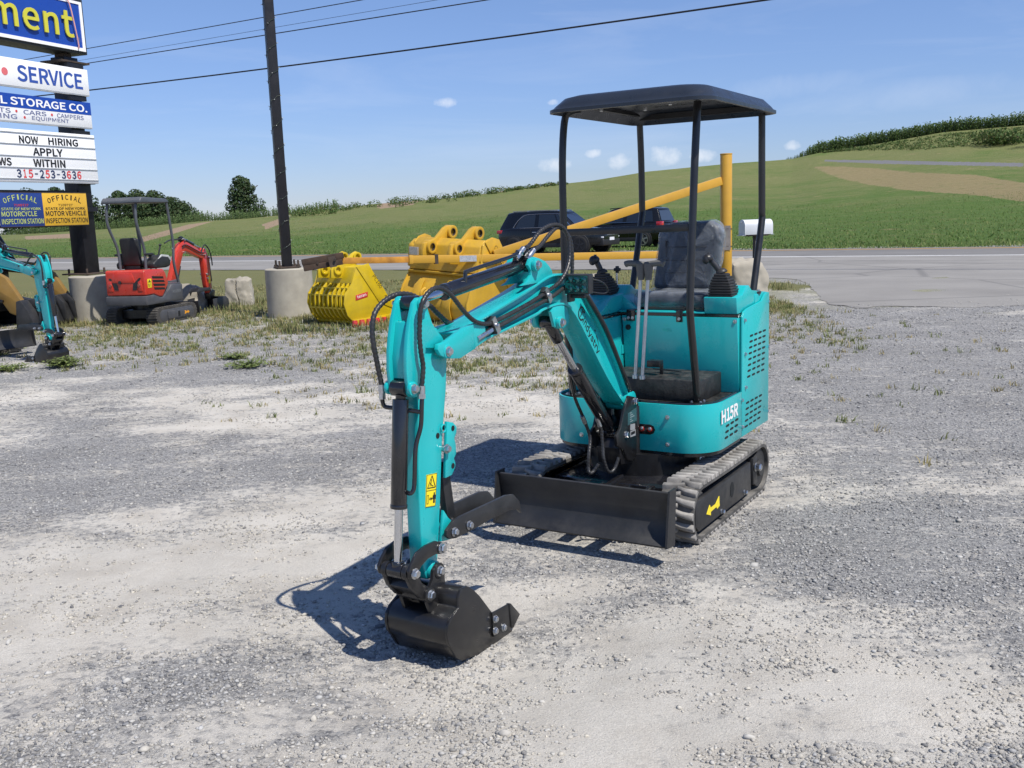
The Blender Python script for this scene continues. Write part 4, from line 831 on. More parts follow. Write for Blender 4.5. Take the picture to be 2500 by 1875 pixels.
    h=T['h15']; mb=MB(); put_text(mb,'H15R',(h[0][0]-.005,-.0478,.501),(-1,0,0),(0,0,1),.262,.072,.035); mk('model_lettering',mb,mat('white_vinyl',(.8,.81,.8),.4,var=.02),cr,smooth=0,clean=False)
    # ---------------- engine housing
    SP=[tuple(p) for p in T['sidepanel']]; SP[0]=(-.838,.366); SP[1]=(-.838,.62); SP[-1]=(-1.312,.366)
    mb=MB(); mb.prism(SP,-.05,-.061); sp=mk('side_panel',mb,TEAL,bevel=.0015)
    slots(T['slotsU'],8,4,.058,.0105,'vent_slots',sp); slots(T['slotsL'],5,4,.058,.0105,'vent_slots',sp)
    mb=MB()
    for b,z in T['bolts_side']: mb.hexb((b,-.05,z),(0,1,0),.0085,.011)
    for z in (1.06,.8,.42): mb.hexb((-1.312,-.055,z),(0,1,0),.008,.01)
    mk('panel_bolts',mb,ZINC,sp)
    mb=MB(); mb.prism(SP,-.99,-.979); mk('side_panel',mb,TEAL,bevel=.0015)
    mb=MB(); mb.bb(-1.30,-.85,-.975,-.065,.366,1.022); mb.bb(-1.32,-1.3,-.985,-.055,.366,1.09); mk('engine_cover',mb,TEAL,bevel=.006)
    mb=MB(); mb.bb(-1.3,-.803,-.742,-.063,1.022,1.036); mb.bb(-1.3,-.60,-.975,-.742,1.022,1.034); mk('lid_seal',mb,BLKGLOSS)
    mb=MB(); mb.prism([(-.842,.608),(-.800,1.02),(-.86,1.02),(-.86,.608)],-.735,-.066); bh=mk('front_panel',mb,TEAL,bevel=.002)
    mb=MB(); mb.bb(-.85,-.60,-.975,-.744,.61,1.02); dr=mk('side_locker',mb,TEAL,bevel=.006)
    mb=MB(); mb.cyl((-.812,-.700,.953),(-.802,-.700,.953),.016,n=20); mb.cyl((-.802,-.700,.953),(-.799,-.700,.953),.010,n=16); lk_=mk('lock',mb,BLKGLOSS,bh)
    mb=MB(); mb.bb(-.83,-.80,-.744,-.738,.80,.85); mk('hinge',mb,TEAL,dr)
    mb=MB()
    for y,z in ((-.722,.9986),(-.0785,1.0)): mb.hexb((-.803,y,z),(1,0,0),.009,.011)
    mk('panel_bolts',mb,ZINC,bh)
    for y0,y1 in ((-.705,-.655),(-.408,-.372)):
        mb=MB(); mb.bb(-.81,-.792,y0,y1,.990,1.045); mb.bb(-.85,-.792,y0,y1,1.045,1.055); la=mk('latch',mb,BLKGLOSS,bevel=.002)
        mb=MB(); 
        for y in ((y0+.012,y1-.012) if y1-y0>.04 else ((y0+y1)/2,)): mb.hexb((-.792,y,1.008),(1,0,0),.007,.009)
        mk('latch_bolts',mb,ZINC,la)
    # rating plate on the panel
    mb=MB(); put_text(mb,'QC',(-.8045,-.482,.962),(0,1,0),(0,0,1),.03,.018); put_text(mb,'PASS',(-.8065,-.492,.935),(0,1,0),(0,0,1),.05,.018); mk('inspection_mark',mb,mat('green_ink',(.02,.42,.36),.5),bh,smooth=0,clean=False)
    # deck and consoles
    mb=MB(); mb.bb(-1.3,-.806,-.76,-.25,1.037,1.046); mk('seat_deck',mb,TEAL,bevel=.002)
    prof=[(-.81,1.037),(-.795,1.128),(-.895,1.136),(-.955,1.178),(-1.005,1.178),(-1.055,1.147),(-1.298,1.118),(-1.298,1.037)]
    mb=MB(); mb.prism(prof,-.252,-.068); mb.bb(-1.3,-1.1,-.252,-.064,1.036,1.12); mk('control_console',mb,TEAL,bevel=.006)
    profL=[(-.60,1.035),(-.60,1.06),(-.74,1.128)]+prof[2:]; mb=MB(); mb.prism(profL,-.972,-.765); mb.prism([(-.77,1.038),(-.77,1.13),(-.72,1.09),(-.66,1.05),(-.66,1.038)],-1.02,-.87,latr); mk('control_console',mb,TEAL,bevel=.006)
    # seat
    SEAT=mat('grey_seat_vinyl',(.036,.043,.054),.5,var=.12,dust=.1,dcol=(.2,.22,.25))
    sb=[tuple(p) for p in T['seatback']]
    lean=lambda q: V(q.y-(q.z-1.14)*.16+.05,q.x,q.z)
    mb=MB(); mb.prism(sb,-1.15,-1.25,lean); bk=mk('seat_back',mb,SEAT,bevel=.03,seg=3)
    mb=MB()
    for z in (1.24,1.31,1.385): mb.bb(-1.143-(z-1.14)*.16+.05,-1.155-(z-1.14)*.16+.05,-.6,-.36,z-.004,z+.004)
    mb.bb(-1.155,-1.13,-.605,-.597,1.2,1.42); 
    mk('seat_seam',mb,mat('dark_seam',(.02,.022,.028),.6),bk)
    mb=MB(); mb.box((-1.02,-.47,1.105),(.32,.41,.075)); cu=mk('seat_cushion',mb,SEAT,bevel=.03,seg=3)
    mb=MB(); mb.bb(-1.2,-.885,-.66,-.285,1.046,1.068); mk('seat_base',mb,BLKGLOSS)
    # clear plastic wrap
    W=bpy.data.materials.get('clear_plastic_wrap')
    if W is None:
        W=bpy.data.materials.new('clear_plastic_wrap'); W.use_nodes=True; nt=W.node_tree; nt.nodes.clear()
        out=nt.nodes.new('ShaderNodeOutputMaterial'); mx=nt.nodes.new('ShaderNodeMixShader'); tr=nt.nodes.new('ShaderNodeBsdfTransparent'); gl=nt.nodes.new('ShaderNodeBsdfPrincipled')
        gl.inputs['Base Color'].default_value=(.40,.44,.5,1); gl.inputs['Roughness'].default_value=.06; gl.inputs['Specular IOR Level'].default_value=.9
        tc=nt.nodes.new('ShaderNodeTexCoord').outputs['Object']
        w=nt.nodes.new('ShaderNodeTexNoise'); w.inputs['Scale'].default_value=7; w.inputs['Detail'].default_value=4; w.inputs['Distortion'].default_value=1.6; lk(nt,tc,w.inputs['Vector'])
        bp=nt.nodes.new('ShaderNodeBump'); bp.inputs['Strength'].default_value=1; bp.inputs['Distance'].default_value=.03; lk(nt,w.outputs[0],bp.inputs['Height']); lk(nt,bp.outputs[0],gl.inputs['Normal'])
        lw=nt.nodes.new('ShaderNodeLayerWeight'); lw.inputs[0].default_value=.45
        lk(nt,mth(nt,'ADD',maprange(nt,w.outputs[0],.45,.8,.06,.30),mth(nt,'MULTIPLY',lw.outputs['Facing'],.35)),mx.inputs[0]); lk(nt,tr.outputs[0],mx.inputs[1]); lk(nt,gl.outputs[0],mx.inputs[2]); lk(nt,mx.outputs[0],out.inputs[0])
    def wrap(src,c,s,amp):
        vs=[Vector(v.co) for v in src.data.vertices]; c=Vector(c)
        m_=MB(); m_.add([c+Vector(((p-c).x*s[0],(p-c).y*s[1],(p-c).z*s[2])) for p in vs],[tuple(p.vertices) for p in src.data.polygons])
        o=m_.build('plastic_wrap',W,src,smooth=60)
        bm=bmesh.new(); bm.from_mesh(o.data); bmesh.ops.subdivide_edges(bm,edges=[e for e in bm.edges if e.calc_length()>.05],cuts=4,use_grid_fill=True)
        for v in bm.verts: v.co+=noise.noise_vector(v.co*16)*amp
        bm.to_mesh(o.data); bm.free(); o.data.shade_smooth(); return o
    wrap(bk,(-1.17+SHX,-.47+SHY,1.33),(1.2,1.045,1.03),.008)
    wrap(cu,(-1.02+SHX,-.47+SHY,1.105),(1.06,1.1,1.18),.010)
    # joysticks
    for key,ay in (('joyR',-.87),('joyL',-.87)):
        J=T[key]; b0,z0=J[0]; mb=MB(); z=z0-.012
        for i in range(9):
            t=i/8; s_=.132*(1-t*t)+.070*t*t; cx=b0+(J[2][0]-b0)*t*.75
            mb.box((ay+.012*t,cx,z+.0065),(s_,s_,.0115)); mb.box((ay+.012*t,cx,z+.0065),(s_*.86,s_*.86,.016)); z+=.0138
        mb.lathe((ay+.012,b0+(J[2][0]-b0)*.75,z),[(0,.034),(.014,.03),(.026,.018)],(0,(J[3][0]-J[1][0])*.5,.06),16)
        st=mk('joystick_boot',mb,RUBBER,bevel=.003)
        p=V(ay+.012,b0+(J[2][0]-b0)*.75,z); q=V(ay+.03,J[4][0],J[4][1]+.002)
        d=(q-p); mb=MB(); mb.tube([p-V(0,0,.01),p+d*.35,p+d*.7,q],.0165,12,3); mb.ell(q+V(.012,0,-.004),.033,.030,.024); mb.ell(q+V(.03,-.004,-.012),.018,.02,.024); mb.cyl(q+V(0,0,.012),q+V(0,0,.024),.008); mk('joystick',mb,PLASTIC,st)
    th=T['throt']; mb=MB(); mb.cyl((-.95,th[0][0],1.12),(-.95,th[0][0],th[2][1]),.006); tl=mk('throttle_lever',mb,ZINC)
    mb=MB(); mb.box((-.95,th[2][0],th[2][1]),(.02,.04,.018)); mb.box((-.95,th[2][0],th[2][1]),(.02,.018,.04)); mk('lever_knob',mb,PLASTIC,tl,bevel=.004)
    # foot box, pedal, travel levers
    mb=MB(); mb.bb(-.838,-.50,-.735,-.165,.606,.722); mk('foot_box',mb,MATTE,bevel=.008)
    pd=T['pedal']; mb=MB(); mb.box((-.62,-.461,.784),(.05,.075,.034)); mb.bar([(-.64,-.432,.72),(-.64,-.432,.785)],.02,.008,(1,0,0)); mb.bar([(-.70,-.50,.742),(-.66,-.33,.742)],.025,.006); mk('foot_pedal',mb,BLACK,bevel=.002)
    L=T['levers']
    for i,s_ in ((0,-1),(2,1)):
        b0,z0=L[i]; b1,z1=L[i+1]; mb=MB(); mb.tube([(-.475,b0,z0-.005),(-.475,b0*.4+b1*.6,z0+(z1-z0)*.6),(-.475,b1,z1)],.0095,12,3); mb.cyl((-.475,b0,z0-.004),(-.475,b0,z0+.014),.016)
        lv=mk('travel_lever',mb,mat('galvanized_lever',(.55,.57,.6),.42,metal=.85,var=.08,vscale=25))
        mb=MB(); mb.lathe((-.475,b1,z1-.035),[(0,.017),(.03,.020),(.062,.025),(.085,.026),(.094,.018)],(0,0,1),16); hb=b1+s_*.012
        mb.tube([(-.475,hb-s_*.015,z1+.045),(-.475,hb+s_*.03,z1+.05),(-.475,hb+s_*.058,z1+.051),(-.475,hb+s_*.075,z1+.046)],.0165,12,3); mk('lever_grip',mb,GREYPL,lv)
    # ---------------- canopy
    pr=.0195
    posts=[[(-.505,-.17,2.12),(-.46,-.17,1.82),(-.425,-.17,1.52),(-.408,-.17,1.378),(-.388,-.17,1.14),(-.39,-.17,1.07),(-.44,-.17,.84),(-.491,-.17,.606)],
           [(-.47,-.80,2.13),(-.455,-.855,2.12),(-.443,-.882,2.07),(-.415,-.885,1.86),(-.41,-.885,1.55),(-.41,-.885,1.32),(-.405,-.885,1.14),(-.44,-.885,.84),(-.47,-.885,.606)],
           [(-1.317,-.1,2.11),(-1.322,-.1,1.83),(-1.329,-.1,1.57),(-1.322,-.1,1.50),(-1.175,-.1,1.12)],
           [(-1.342,-.85,2.11),(-1.357,-.85,1.88),(-1.36,-.85,1.62),(-1.35,-.85,1.55),(-1.19,-.85,1.11)]]
    for P in posts:
        mb=MB(); mb.tube(P,pr,14,4)
        b=P[-1]; mb.cyl((b[0],b[1],b[2]-.002),(b[0],b[1],b[2]+.01),.045,n=18)
        po=mk('canopy_post',mb,CANOPY if False else BLACK)
        mb=MB()
        for t in (45,135,225,315): mb.hexb((b[0]+.034*math.cos(R_(t)),b[1]+.034*math.sin(R_(t)),b[2]+.01),(0,0,1),.007,.008)
        mk('flange_bolts',mb,ZINC,po)
    mb=MB(); mb.bar([(-.413,-.875,1.498),(-.424,-.18,1.508)],.022,.036); mk('canopy_crossbar',mb,BLACK,bevel=.003)
    # roof shell from rounded-rectangle loops
    x0,x1,y0,y1=-1.365,-.228,-.890,-.008
    def rr(ins,z,r,bow=0):
        P=[]
        for cx,cy,a0 in ((x1-ins-r,y1-ins-r,0),(x0+ins+r,y1-ins-r,90),(x0+ins+r,y0+ins+r,180),(x1-ins-r,y0+ins+r,270)):
            for i in range(7):
                t=R_(a0+15*i); P.append((cx+r*math.cos(t),cy+r*math.sin(t),z))
        return P
    def roofz(z): return z
    loops=[rr(.012,2.098,.09),rr(.0,2.10,.10),rr(.0,2.116,.10),rr(.012,2.122,.10),rr(.02,2.136,.11),rr(.05,2.172,.12),rr(.085,2.184,.13),rr(.2,2.192,.12)]
    inner=[rr(.21,2.18,.12),rr(.085,2.17,.12),rr(.06,2.158,.12),rr(.03,2.125,.10),rr(.012,2.098,.09)]
    mb=MB(); allL=loops+inner; vs=[p for L_ in allL for p in L_]; k=28; fs=[]
    for j in range(len(allL)-1):
        if j==len(loops)-1: continue
        for i in range(k): fs.append((j*k+i,j*k+(i+1)%k,(j+1)*k+(i+1)%k,(j+1)*k+i))
    fs.append(tuple(range((len(loops)-1)*k,len(loops)*k))); fs.append(tuple(range(len(loops)*k,(len(loops)+1)*k)))
    mb.add(vs,fs); rf=mk('canopy_roof',mb,CANOPY,smooth=50)
    mb=MB(); mb.bar([(-.47,-.83,2.14),(-.47,-.12,2.14)],.04,.03); mb.bar([(-1.32,-.84,2.14),(-1.32,-.11,2.14)],.04,.03); mb.bar([(-.47,-.83,2.155),(-1.32,-.84,2.155)],.05,.02); mb.bar([(-.47,-.15,2.155),(-1.32,-.12,2.155)],.05,.02); mk('roof_frame',mb,BLACK,rf)
    mb=MB()
    for x,y in ((-.47,-.68),(-.62,-.5),(-.47,-.3)): mb.hexb((x,y,2.125),(0,0,-1),.009,.016)
    mk('roof_bolts',mb,ZINC,rf)
    # ---------------- boom bracket
    BR=[tuple(p) for p in T['bracket']]
    mb=MB(); mb.prism(BR,-.455,-.44); mb.prism(BR,-.60,-.585); mb.prism([(-.36,.30),(-.16,.33),(-.14,.42),(-.2,.5),(-.36,.56)],-.585,-.455); mb.cyl((-.40,-.52,.25),(-.40,-.52,.60),.09,n=24); mb.bb(-.5,-.36,-.66,-.44,.366,.59); br=mk('boom_bracket',mb,BLACK,bevel=.003)
    Lb=T['brlabel']; PLATE=mat('id_plate',(.06,.13,.14),.3,metal=.3,var=.1)
    mb=MB(); mb.prism([tuple(p) for p in Lb[0:4]],-.438,-.4405); pl_=mk('rating_plate',mb,PLATE,br,smooth=0)
    mb=MB()
    for i in range(5): mb.bb(-.235,-.235-.02-.05*((i*37)%3)/3,-.4365,-.4381,.582-.011*i,.585-.011*i)
    mk('plate_print',mb,mat('plate_print_grey',(.25,.32,.33),.4),pl_,smooth=0,clean=False)
    mb=MB(); mb.prism([tuple(p) for p in Lb[4:8]],-.438,-.4405); mb.prism([tuple(p) for p in Lb[8:12]],-.438,-.4405); lab=mk('bracket_label',mb,mat('label_grey',(.30,.31,.32),.4),br,smooth=0)
    mb=MB()
    for i in range(9): mb.bb(-.246-i*.0055,-.246-i*.0055-.003*(1+(i*7)%2*.4),-.4365,-.4381,.468,.482)
    mk('barcode',mb,DARKINK,lab,smooth=0)
    # ---------------- boom
    bot=[tuple(p) for p in T['boom_bot']]; top=[tuple(p) for p in T['boom_top']]
    bots=[tuple(p) for p in catmull([Vector((p[0],p[1],0)) for p in bot],3)]; tops=[tuple(p) for p in catmull([Vector((p[0],p[1],0)) for p in top],3)]
    bots=[(p[0],p[1]) for p in bots]; tops=[(p[0],p[1]) for p in tops]
    mb=MB(); mb.prism(bots+tops[::-1],-.553,-.487); mb.ribbon(bots,.009,-.577,-.465,-1 if False else 1); mb.ribbon(tops,.009,-.577,-.465,-1)
    fk=[tuple(p) for p in T['fork']]
    mb.prism(fk,-.468,-.452); mb.prism(fk,-.588,-.572)
    for nm in ('dlug','blug'):
        P=[tuple(p) for p in T[nm]]; mb.prism(P,-.482,-.468); mb.prism(P,-.572,-.558)
    bp_=pin('boombase'); mb.cyl((bp_[0],-.585,bp_[1]),(bp_[0],-.455,bp_[1]),.05,n=22)
    mb.prism([(bot[0][0],bot[0][1]),(bp_[0]+.03,bp_[1]-.03),(bp_[0]-.03,bp_[1]),(top[0][0],top[0][1])],-.553,-.487)
    # stiffener on the fork root
    mb.prism([fk[0],fk[-1],(1.05,1.12),(1.06,1.2)],-.486,-.458); mb.prism([fk[0],fk[-1],(1.05,1.12),(1.06,1.2)],-.582,-.554)
    boom=mk('boom',mb,TEAL,bevel=.003,smooth=35)
    def boss(mb_,p,y0,y1,r=.027): mb_.cyl((p[0],y0,p[1]),(p[0],y1,p[1]),r,n=20)
    mb=MB()
    for nm in ('dcylbase','cyltop','stickpiv'):
        p=pin(nm); boss(mb,p,-.468,-.449); boss(mb,p,-.591,-.572)
    mk('pin_boss',mb,TEAL,boom,bevel=.003)
    mb=MB()
    for nm in ('dcylbase','cyltop','stickpiv','boombase','cylbase'):
        p=pin(nm); yr=-.449 if nm in ('dcylbase','cyltop','stickpiv') else -.44
        mb.hexb((p[0],yr,p[1]),(0,1,0),.0155,.015); mb.hexb((p[0],-1.04-yr,p[1]),(0,-1,0),.0155,.015); mb.cyl((p[0],-.58,p[1]),(p[0],-.46,p[1]),.013)
    mk('pivot_bolt',mb,ZINC,boom)
    # lettering on the boom side
    u=Vector((-.662,0,-.75)); v=Vector((-.75,0,.662)); mb=MB(); o=Vector((.172,-.4855,1.112))-v*.012
    put_text(mb,'ind',o+u*.012,u,v,.075,.040,.008); put_text(mb,'ystry',o+u*.094-v*.010,u,v,.155,.042,.008)
    c=o-u*.022+v*.022
    for i in range(22):
        a0,a1=2*math.pi*(i/26+.12),2*math.pi*((i+1)/26+.12)
        Pq=[c+u*(q*math.cos(a))+v*(q*math.sin(a)) for a in (a0,a1) for q in (.026,.034)]; mb.add(Pq,[(0,1,3,2)])
    put_text(mb,'T',c-u*.014-v*.018,u,v,.03,.038,.012)
    mb.add([o+u*.135+v*.058,o+u*.148+v*.058,o+u*.148+v*.066,o+u*.135+v*.066],[(0,1,2,3)])
    for s_ in (0,1):                                            # swoosh under the word
        for i in range(14):
            P=[]
            for k_ in (i,i+1):
                t=k_/14; x=.02+.15*t; w_=.005*math.sin(math.pi*t)
                q=o+u*(x+s_*.07)+v*((-.022-.010*math.sin(math.pi*t)) if s_==0 else (.030+.022*math.sin(math.pi*t)))
                P+=[q-v*w_*.5,q+v*w_*.5]
            if s_==0 or i>6: mb.add(P,[(0,1,3,2)])
    mk('boom_lettering',mb,DARKINK,boom,smooth=0,clean=False)
    # cylinders
    def cylinder(p,q,t0,t1,rb,rr_,name,eye0=.03,eye1=.028,coll=0):
        P=lambda t: V(p[0]+(q[0]-p[0])*t,BC,p[1]+(q[1]-p[1])*t)
        m1=MB(); m1.cyl(P(t0),P(t1),rb,n=24); m1.cyl(P(t1-.012),P(t1+.012),rb*1.06,n=24); m1.cyl(P(0),P(t0+.01),rb*.62,n=16); m1.cyl(V(p[0],-.552,p[1]),V(p[0],-.488,p[1]),eye0,n=20)
        b_=mk(name,m1,BLKGLOSS,bevel=.0025)
        m1=MB(); m1.cyl(P(t1-.02),P(1-coll),rr_,n=20); mk('piston_rod',m1,CHROME,b_)
        m1=MB(); m1.cyl(V(q[0],-.552,q[1]),V(q[0],-.488,q[1]),eye1,n=20); m1.cyl(P(1-max(coll,.05)),P(1),rr_*1.55,n=16); mk('rod_eye',m1,BLKGLOSS,b_,bevel=.002); return b_
    cb=cylinder(pin('cylbase'),pin('cyltop'),.08,.60,.034,.018,'boom_cylinder',coll=.14)
    cd=cylinder(pin('dcylbase'),pin('stickTop'),.05,.735,.030,.0145,'arm_cylinder',coll=.04)
    ck=cylinder(pin('bcylTop'),pin('rodend'),.06,.645,.030,.0155,'bucket_cylinder',coll=.05)
    # ---------------- stick
    mb=MB(); mb.prism([tuple(p) for p in T['stickbox']],-.552,-.488); stick=mk('stick',mb,TEAL,bevel=.007,seg=3,smooth=40)
    mb=MB()
    for y in ((-.49,-.474),(-.566,-.55)): mb.prism([tuple(p) for p in T['cheek']],*y)
    for y in ((-.492,-.478),(-.562,-.548)): mb.prism([tuple(p) for p in T['tlug']],*y); mb.prism([tuple(p) for p in T['tlug2']],*y)
    mb.prism([(1.46,1.24),(1.50,1.24),(1.53,1.12),(1.53,1.04),(1.49,1.04),(1.47,1.15)],-.55,-.49)
    mk('stick_cheek',mb,TEAL,stick,bevel=.0025)
    mb=MB()
    for nm in ('stickTop','bcylTop'):
        p=pin(nm); boss(mb,p,-.476,-.462,.026); boss(mb,p,-.578,-.564,.026)
    p=pin('bpin'); boss(mb,p,-.57,-.47,.034); p=(1.335,.822); mb.ring((p[0],-.478,p[1]),(p[0],-.4845,p[1]),.017,.0125)
    mb.cyl((1.30,-.4905,.792),(1.30,-.4785,.792),.0165)
    mk('pin_boss',mb,TEAL,stick,bevel=.003)
    mb=MB()
    for x,z in ((1.279,.812),(1.29,.668)): mb.cyl((x,-.4765,z),(x,-.565,z),.0105,n=14)
    mb.cyl((1.365,-.4865,.80),(1.365,-.489,.80),.011); mk('lug_hole',mb,HOLE,stick)
    mb=MB()
    for nm,y in (('stickTop',-.462),('bcylTop',-.462),('thumbtop',-.474),('thumb1',-.448),('thumb2',-.448),('link1',-.444),('bpin',-.452),('rodend',-.444),('blink',-.452)):
        p=pin(nm); rr_=.0165 if nm in('rodend','blink','bpin','link1') else .0145
        mb.hexb((p[0],y,p[1]),(0,1,0),rr_,.017); mb.hexb((p[0],-1.04-y,p[1]),(0,-1,0),rr_*.9,.02); mb.cyl((p[0],-1.04-y,p[1]),(p[0],y,p[1]),.012)
    mk('pivot_bolt',mb,ZINC,stick)
    # decal
    D=[Vector(p) for p in T['decal_s']]; mb=MB(); mb.prism([tuple(p) for p in D],-.4862,-.49); dc=mk('warning_sticker',mb,YSTICK,stick,smooth=0)
    def dp(u_,v_): q=(D[0]*(1-u_)+D[1]*u_)*(1-v_)+(D[3]*(1-u_)+D[2]*u_)*v_; return (q.x,-.4852,q.y)
    mb=MB()
    def dl(pts,w=.035):
        for a,b in zip(pts,pts[1:]):
            d=Vector((b[0]-a[0],(b[1]-a[1])*2)); n_=Vector((-d.y,d.x)).normalized()*w/2
            mb.add([dp(a[0]+n_.x,a[1]+n_.y/2),dp(b[0]+n_.x,b[1]+n_.y/2),dp(b[0]-n_.x,b[1]-n_.y/2),dp(a[0]-n_.x,a[1]-n_.y/2)],[(0,1,2,3)])
    dl([(.12,.58),(.9,.58),(.52,.95),(.12,.58)],.06); dl([(.03,.5),(.97,.5)],.03); dl([(.45,.85),(.5,.78),(.42,.7),(.55,.64),(.68,.63)],.05); dl([(.35,.63),(.42,.7),(.36,.74)],.05)
    for r_ in ((.02,.005,.98,.005),(.02,.995,.98,.995)): dl([r_[:2],r_[2:]],.02)
    dl([(.02,0),(.02,1)],.03); dl([(.98,0),(.98,1)],.03)
    dl([(.12,.1),(.12,.36),(.26,.36),(.26,.1),(.12,.1)],.03); dl([(.36,.24),(.62,.24)],.06); dl([(.46,.2),(.36,.24),(.46,.28)],.05); dl([(.55,.2),(.64,.24),(.55,.28)],.05)
    dl([(.82,.1),(.82,.36)],.17); dl([(.82,.37),(.82,.42)],.12); dl([(.69,.22),(.71,.34)],.05); dl([(.94,.22),(.92,.34)],.05)
    mk('sticker_print',mb,DARKINK,dc,smooth=0,clean=False)
    # thumb
    TH=[tuple(p) for p in T['thumb']]
    mb=MB(); mb.prism(TH,-.464,-.45); mb.prism(TH,-.59,-.576); mb.ribbon([(1.33,.404),(1.20,.402),(1.08,.404),(.93,.402)],.008,-.578,-.462,1); tm=mk('bucket_thumb',mb,DSTEEL,bevel=.002)
    mb=MB(); mb.prism([tuple(p) for p in T['brace']],-.535,-.505); mk('thumb_brace',mb,DSTEEL,tm,bevel=.003)
    # linkage
    CL=[tuple(p) for p in T['clink']]; mb=MB(); mb.prism(CL,-.459,-.446); mb.prism(CL,-.594,-.581); ln=mk('tipping_link',mb,BLACK,bevel=.003)
    mb=MB(); HL=[tuple(p) for p in T['hlink']]
    mb.prism(HL,-.478,-.458); mb.prism(HL,-.582,-.562); boss(mb,pin('rodend'),-.578,-.555,.03); boss(mb,pin('rodend'),-.485,-.462,.03); boss(mb,pin('blink'),-.578,-.462,.028); mb.prism([(HL[2][0],HL[2][1]-.03),(HL[4][0]+.01,HL[4][1]),(HL[6][0],HL[6][1]),(HL[8][0],HL[8][1])],-.57,-.47); mk('bucket_link',mb,BLACK,ln,bevel=.004)
    # bucket
    BS=[tuple(p) for p in T['bside']]
    mb=MB(); drum=BS[6:]+[BS[0]]
    drum_s=[(p.x,p.y) for p in catmull([Vector((x,z,0)) for x,z in drum],3)]
    inn=Vector((1.33,.09)); drum_i=[tuple(Vector(p)+(inn-Vector(p)).normalized()*.012) for p in drum_s]
    mb.ribbon(drum_i,.008,-.638,-.372,-1); mb.prism([BS[4],BS[5],BS[6],(BS[6][0],BS[6][1]+.014)],-.638,-.372)
    bk_=mk('bucket',mb,BLACK,bevel=.001,smooth=40)
    mb=MB()
    for y in ((-.372,-.36),(-.65,-.638)): mb.prism(BS,*y)
    mk('bucket_side',mb,BLACK,bk_,bevel=.002)
    mb=MB()
    for y in (-.45,-.535,-.60): mb.ribbon([tuple(Vector(p)-(inn-Vector(p)).normalized()*-.0105) for p in drum_s[4:-6]],.003,y-.002,y+.002,1)
    mk('weld_seam',mb,mat('weld_black',(.005,.005,.005),.6),bk_)
    EA=[tuple(p) for p in T['ear']]; mb=MB(); mb.prism(EA,-.47,-.454); mb.prism(EA,-.586,-.57); boss(mb,pin('bpin'),-.468,-.45,.03); boss(mb,pin('bpin'),-.59,-.572,.03); boss(mb,pin('blink'),-.468,-.45,.028); boss(mb,pin('blink'),-.59,-.572,.028); mk('bucket_ear',mb,BLACK,bk_,bevel=.003)
    mb=MB(); mb.cyl((1.412,-.64,.213),(1.412,-.37,.213),.025,n=20); mk('bucket_crossbar',mb,BLKGLOSS,bk_)
    CT=[tuple(p) for p in T['cutter']]
    for y0_,y1_,sg,yb in ((-.352,-.36,1,-.352),(-.65,-.658,-1,-.658)):
        mb=MB(); mb.prism(CT,y0_,y1_); mb.prism([CT[1],CT[2],CT[3],(CT[3][0]+.012,CT[3][1]+.006),(CT[1][0]+.012,CT[1][1]+.002)],y0_-.012,y1_+.012); ct=mk('side_cutter',mb,BLACK,bk_,bevel=.002)
        mb=MB()
        for q in T['cutbolts']: mb.hexb((q[0],yb,q[1]),(0,sg,0),.0125,.013)
        mk('cutter_bolts',mb,ZINC,ct)
    mb=MB()
    for y in (-.61,-.54,-.47,-.40): mb.prism([(1.16,-.045),(1.10,-.058),(1.06,-.05),(1.08,-.034),(1.14,-.02)],y-.02,y+.02)
    mk('bucket_teeth',mb,BLACK,bk_,bevel=.002)
    # ---------------- hoses
    for nm,r_,wv in (('hose1',.0088,.12),('hose1b',.0088,.12),('hose2',.0098,.13),('mhose1',.0085,.12),('mhose2',.0085,.12),('backhose',.012,.0)):
        mb=MB(); mb.tube(T[nm],r_,10,5,wv,.017); mk('hydraulic_hose',mb,HOSE)
    mb=MB()
    for nm in ('fit1','fit2','fit3'):
        p,q=Vector(T[nm][0]),Vector(T[nm][1]); mb.cyl(p,p.lerp(q,.55),.0125,n=12); mb.cyl(p.lerp(q,.5),p.lerp(q,.62),.0115,n=12); mb.cyl(p.lerp(q,.62),q,.0135,n=6)
    d1=Vector(T['hose1'][-1]); d2=Vector(T['hose1b'][-1]); dd=Vector((.7,0,-.42)).normalized()
    for d_ in (d1,d2): mb.cyl(d_-dd*.0,d_+dd*.055,.0125,n=12); mb.cyl(d_+dd*.055,d_+dd*.072,.013,n=6)
    for nm in ('mhose1','mhose2'):
        p=Vector(T[nm][0]); q=Vector(T[nm][1]); mb.cyl(p,p.lerp(q,.7),.0115,n=12)
    mk('hose_fitting',mb,ZINC)
    for nm in ('tube1','tube1b','tube2','dtube','dtube2','mtube1'):
        mb=MB(); mb.tube(T[nm],.0082,10,4); mk('steel_pipe',mb,BLKGLOSS)
    mb=MB()
    for x,z in ((.66,1.41),(.70,1.405)): mb.bar([(x,-.52,z),(x,-.50,z+.045)],.03,.02,(1,0,0)); 
    mk('pipe_bracket',mb,BLKGLOSS)
    mb=MB(); mb.tube(T['lampwire'],.0035,8,4); mk('lamp_cable',mb,PLASTIC)
    for nm in ('clamp1','clamp2'):
        p,q=T[nm]; c=(Vector(p)+Vector(q))/2; d=Vector((q[0]-p[0],0,q[2]-p[2])); L_=d.length; d.normalize(); ax=Vector((d.z,0,-d.x))
        mm=Matrix((ax,Vector((0,1,0)),d)).transposed()
        mb=MB(); mb.box(c,(.026,.004,L_*1.0),mm); mb.hexb(c+V(0,.002,0),(0,1,0),.008,.011); cl_=mk('hose_clamp',mb,ZINC)
        mb=MB(); mb.box(c+V(0,-.016,0),(.034,.026,L_*.92),mm); mk('clamp_pad',mb,PLASTIC,cl_,bevel=.003)
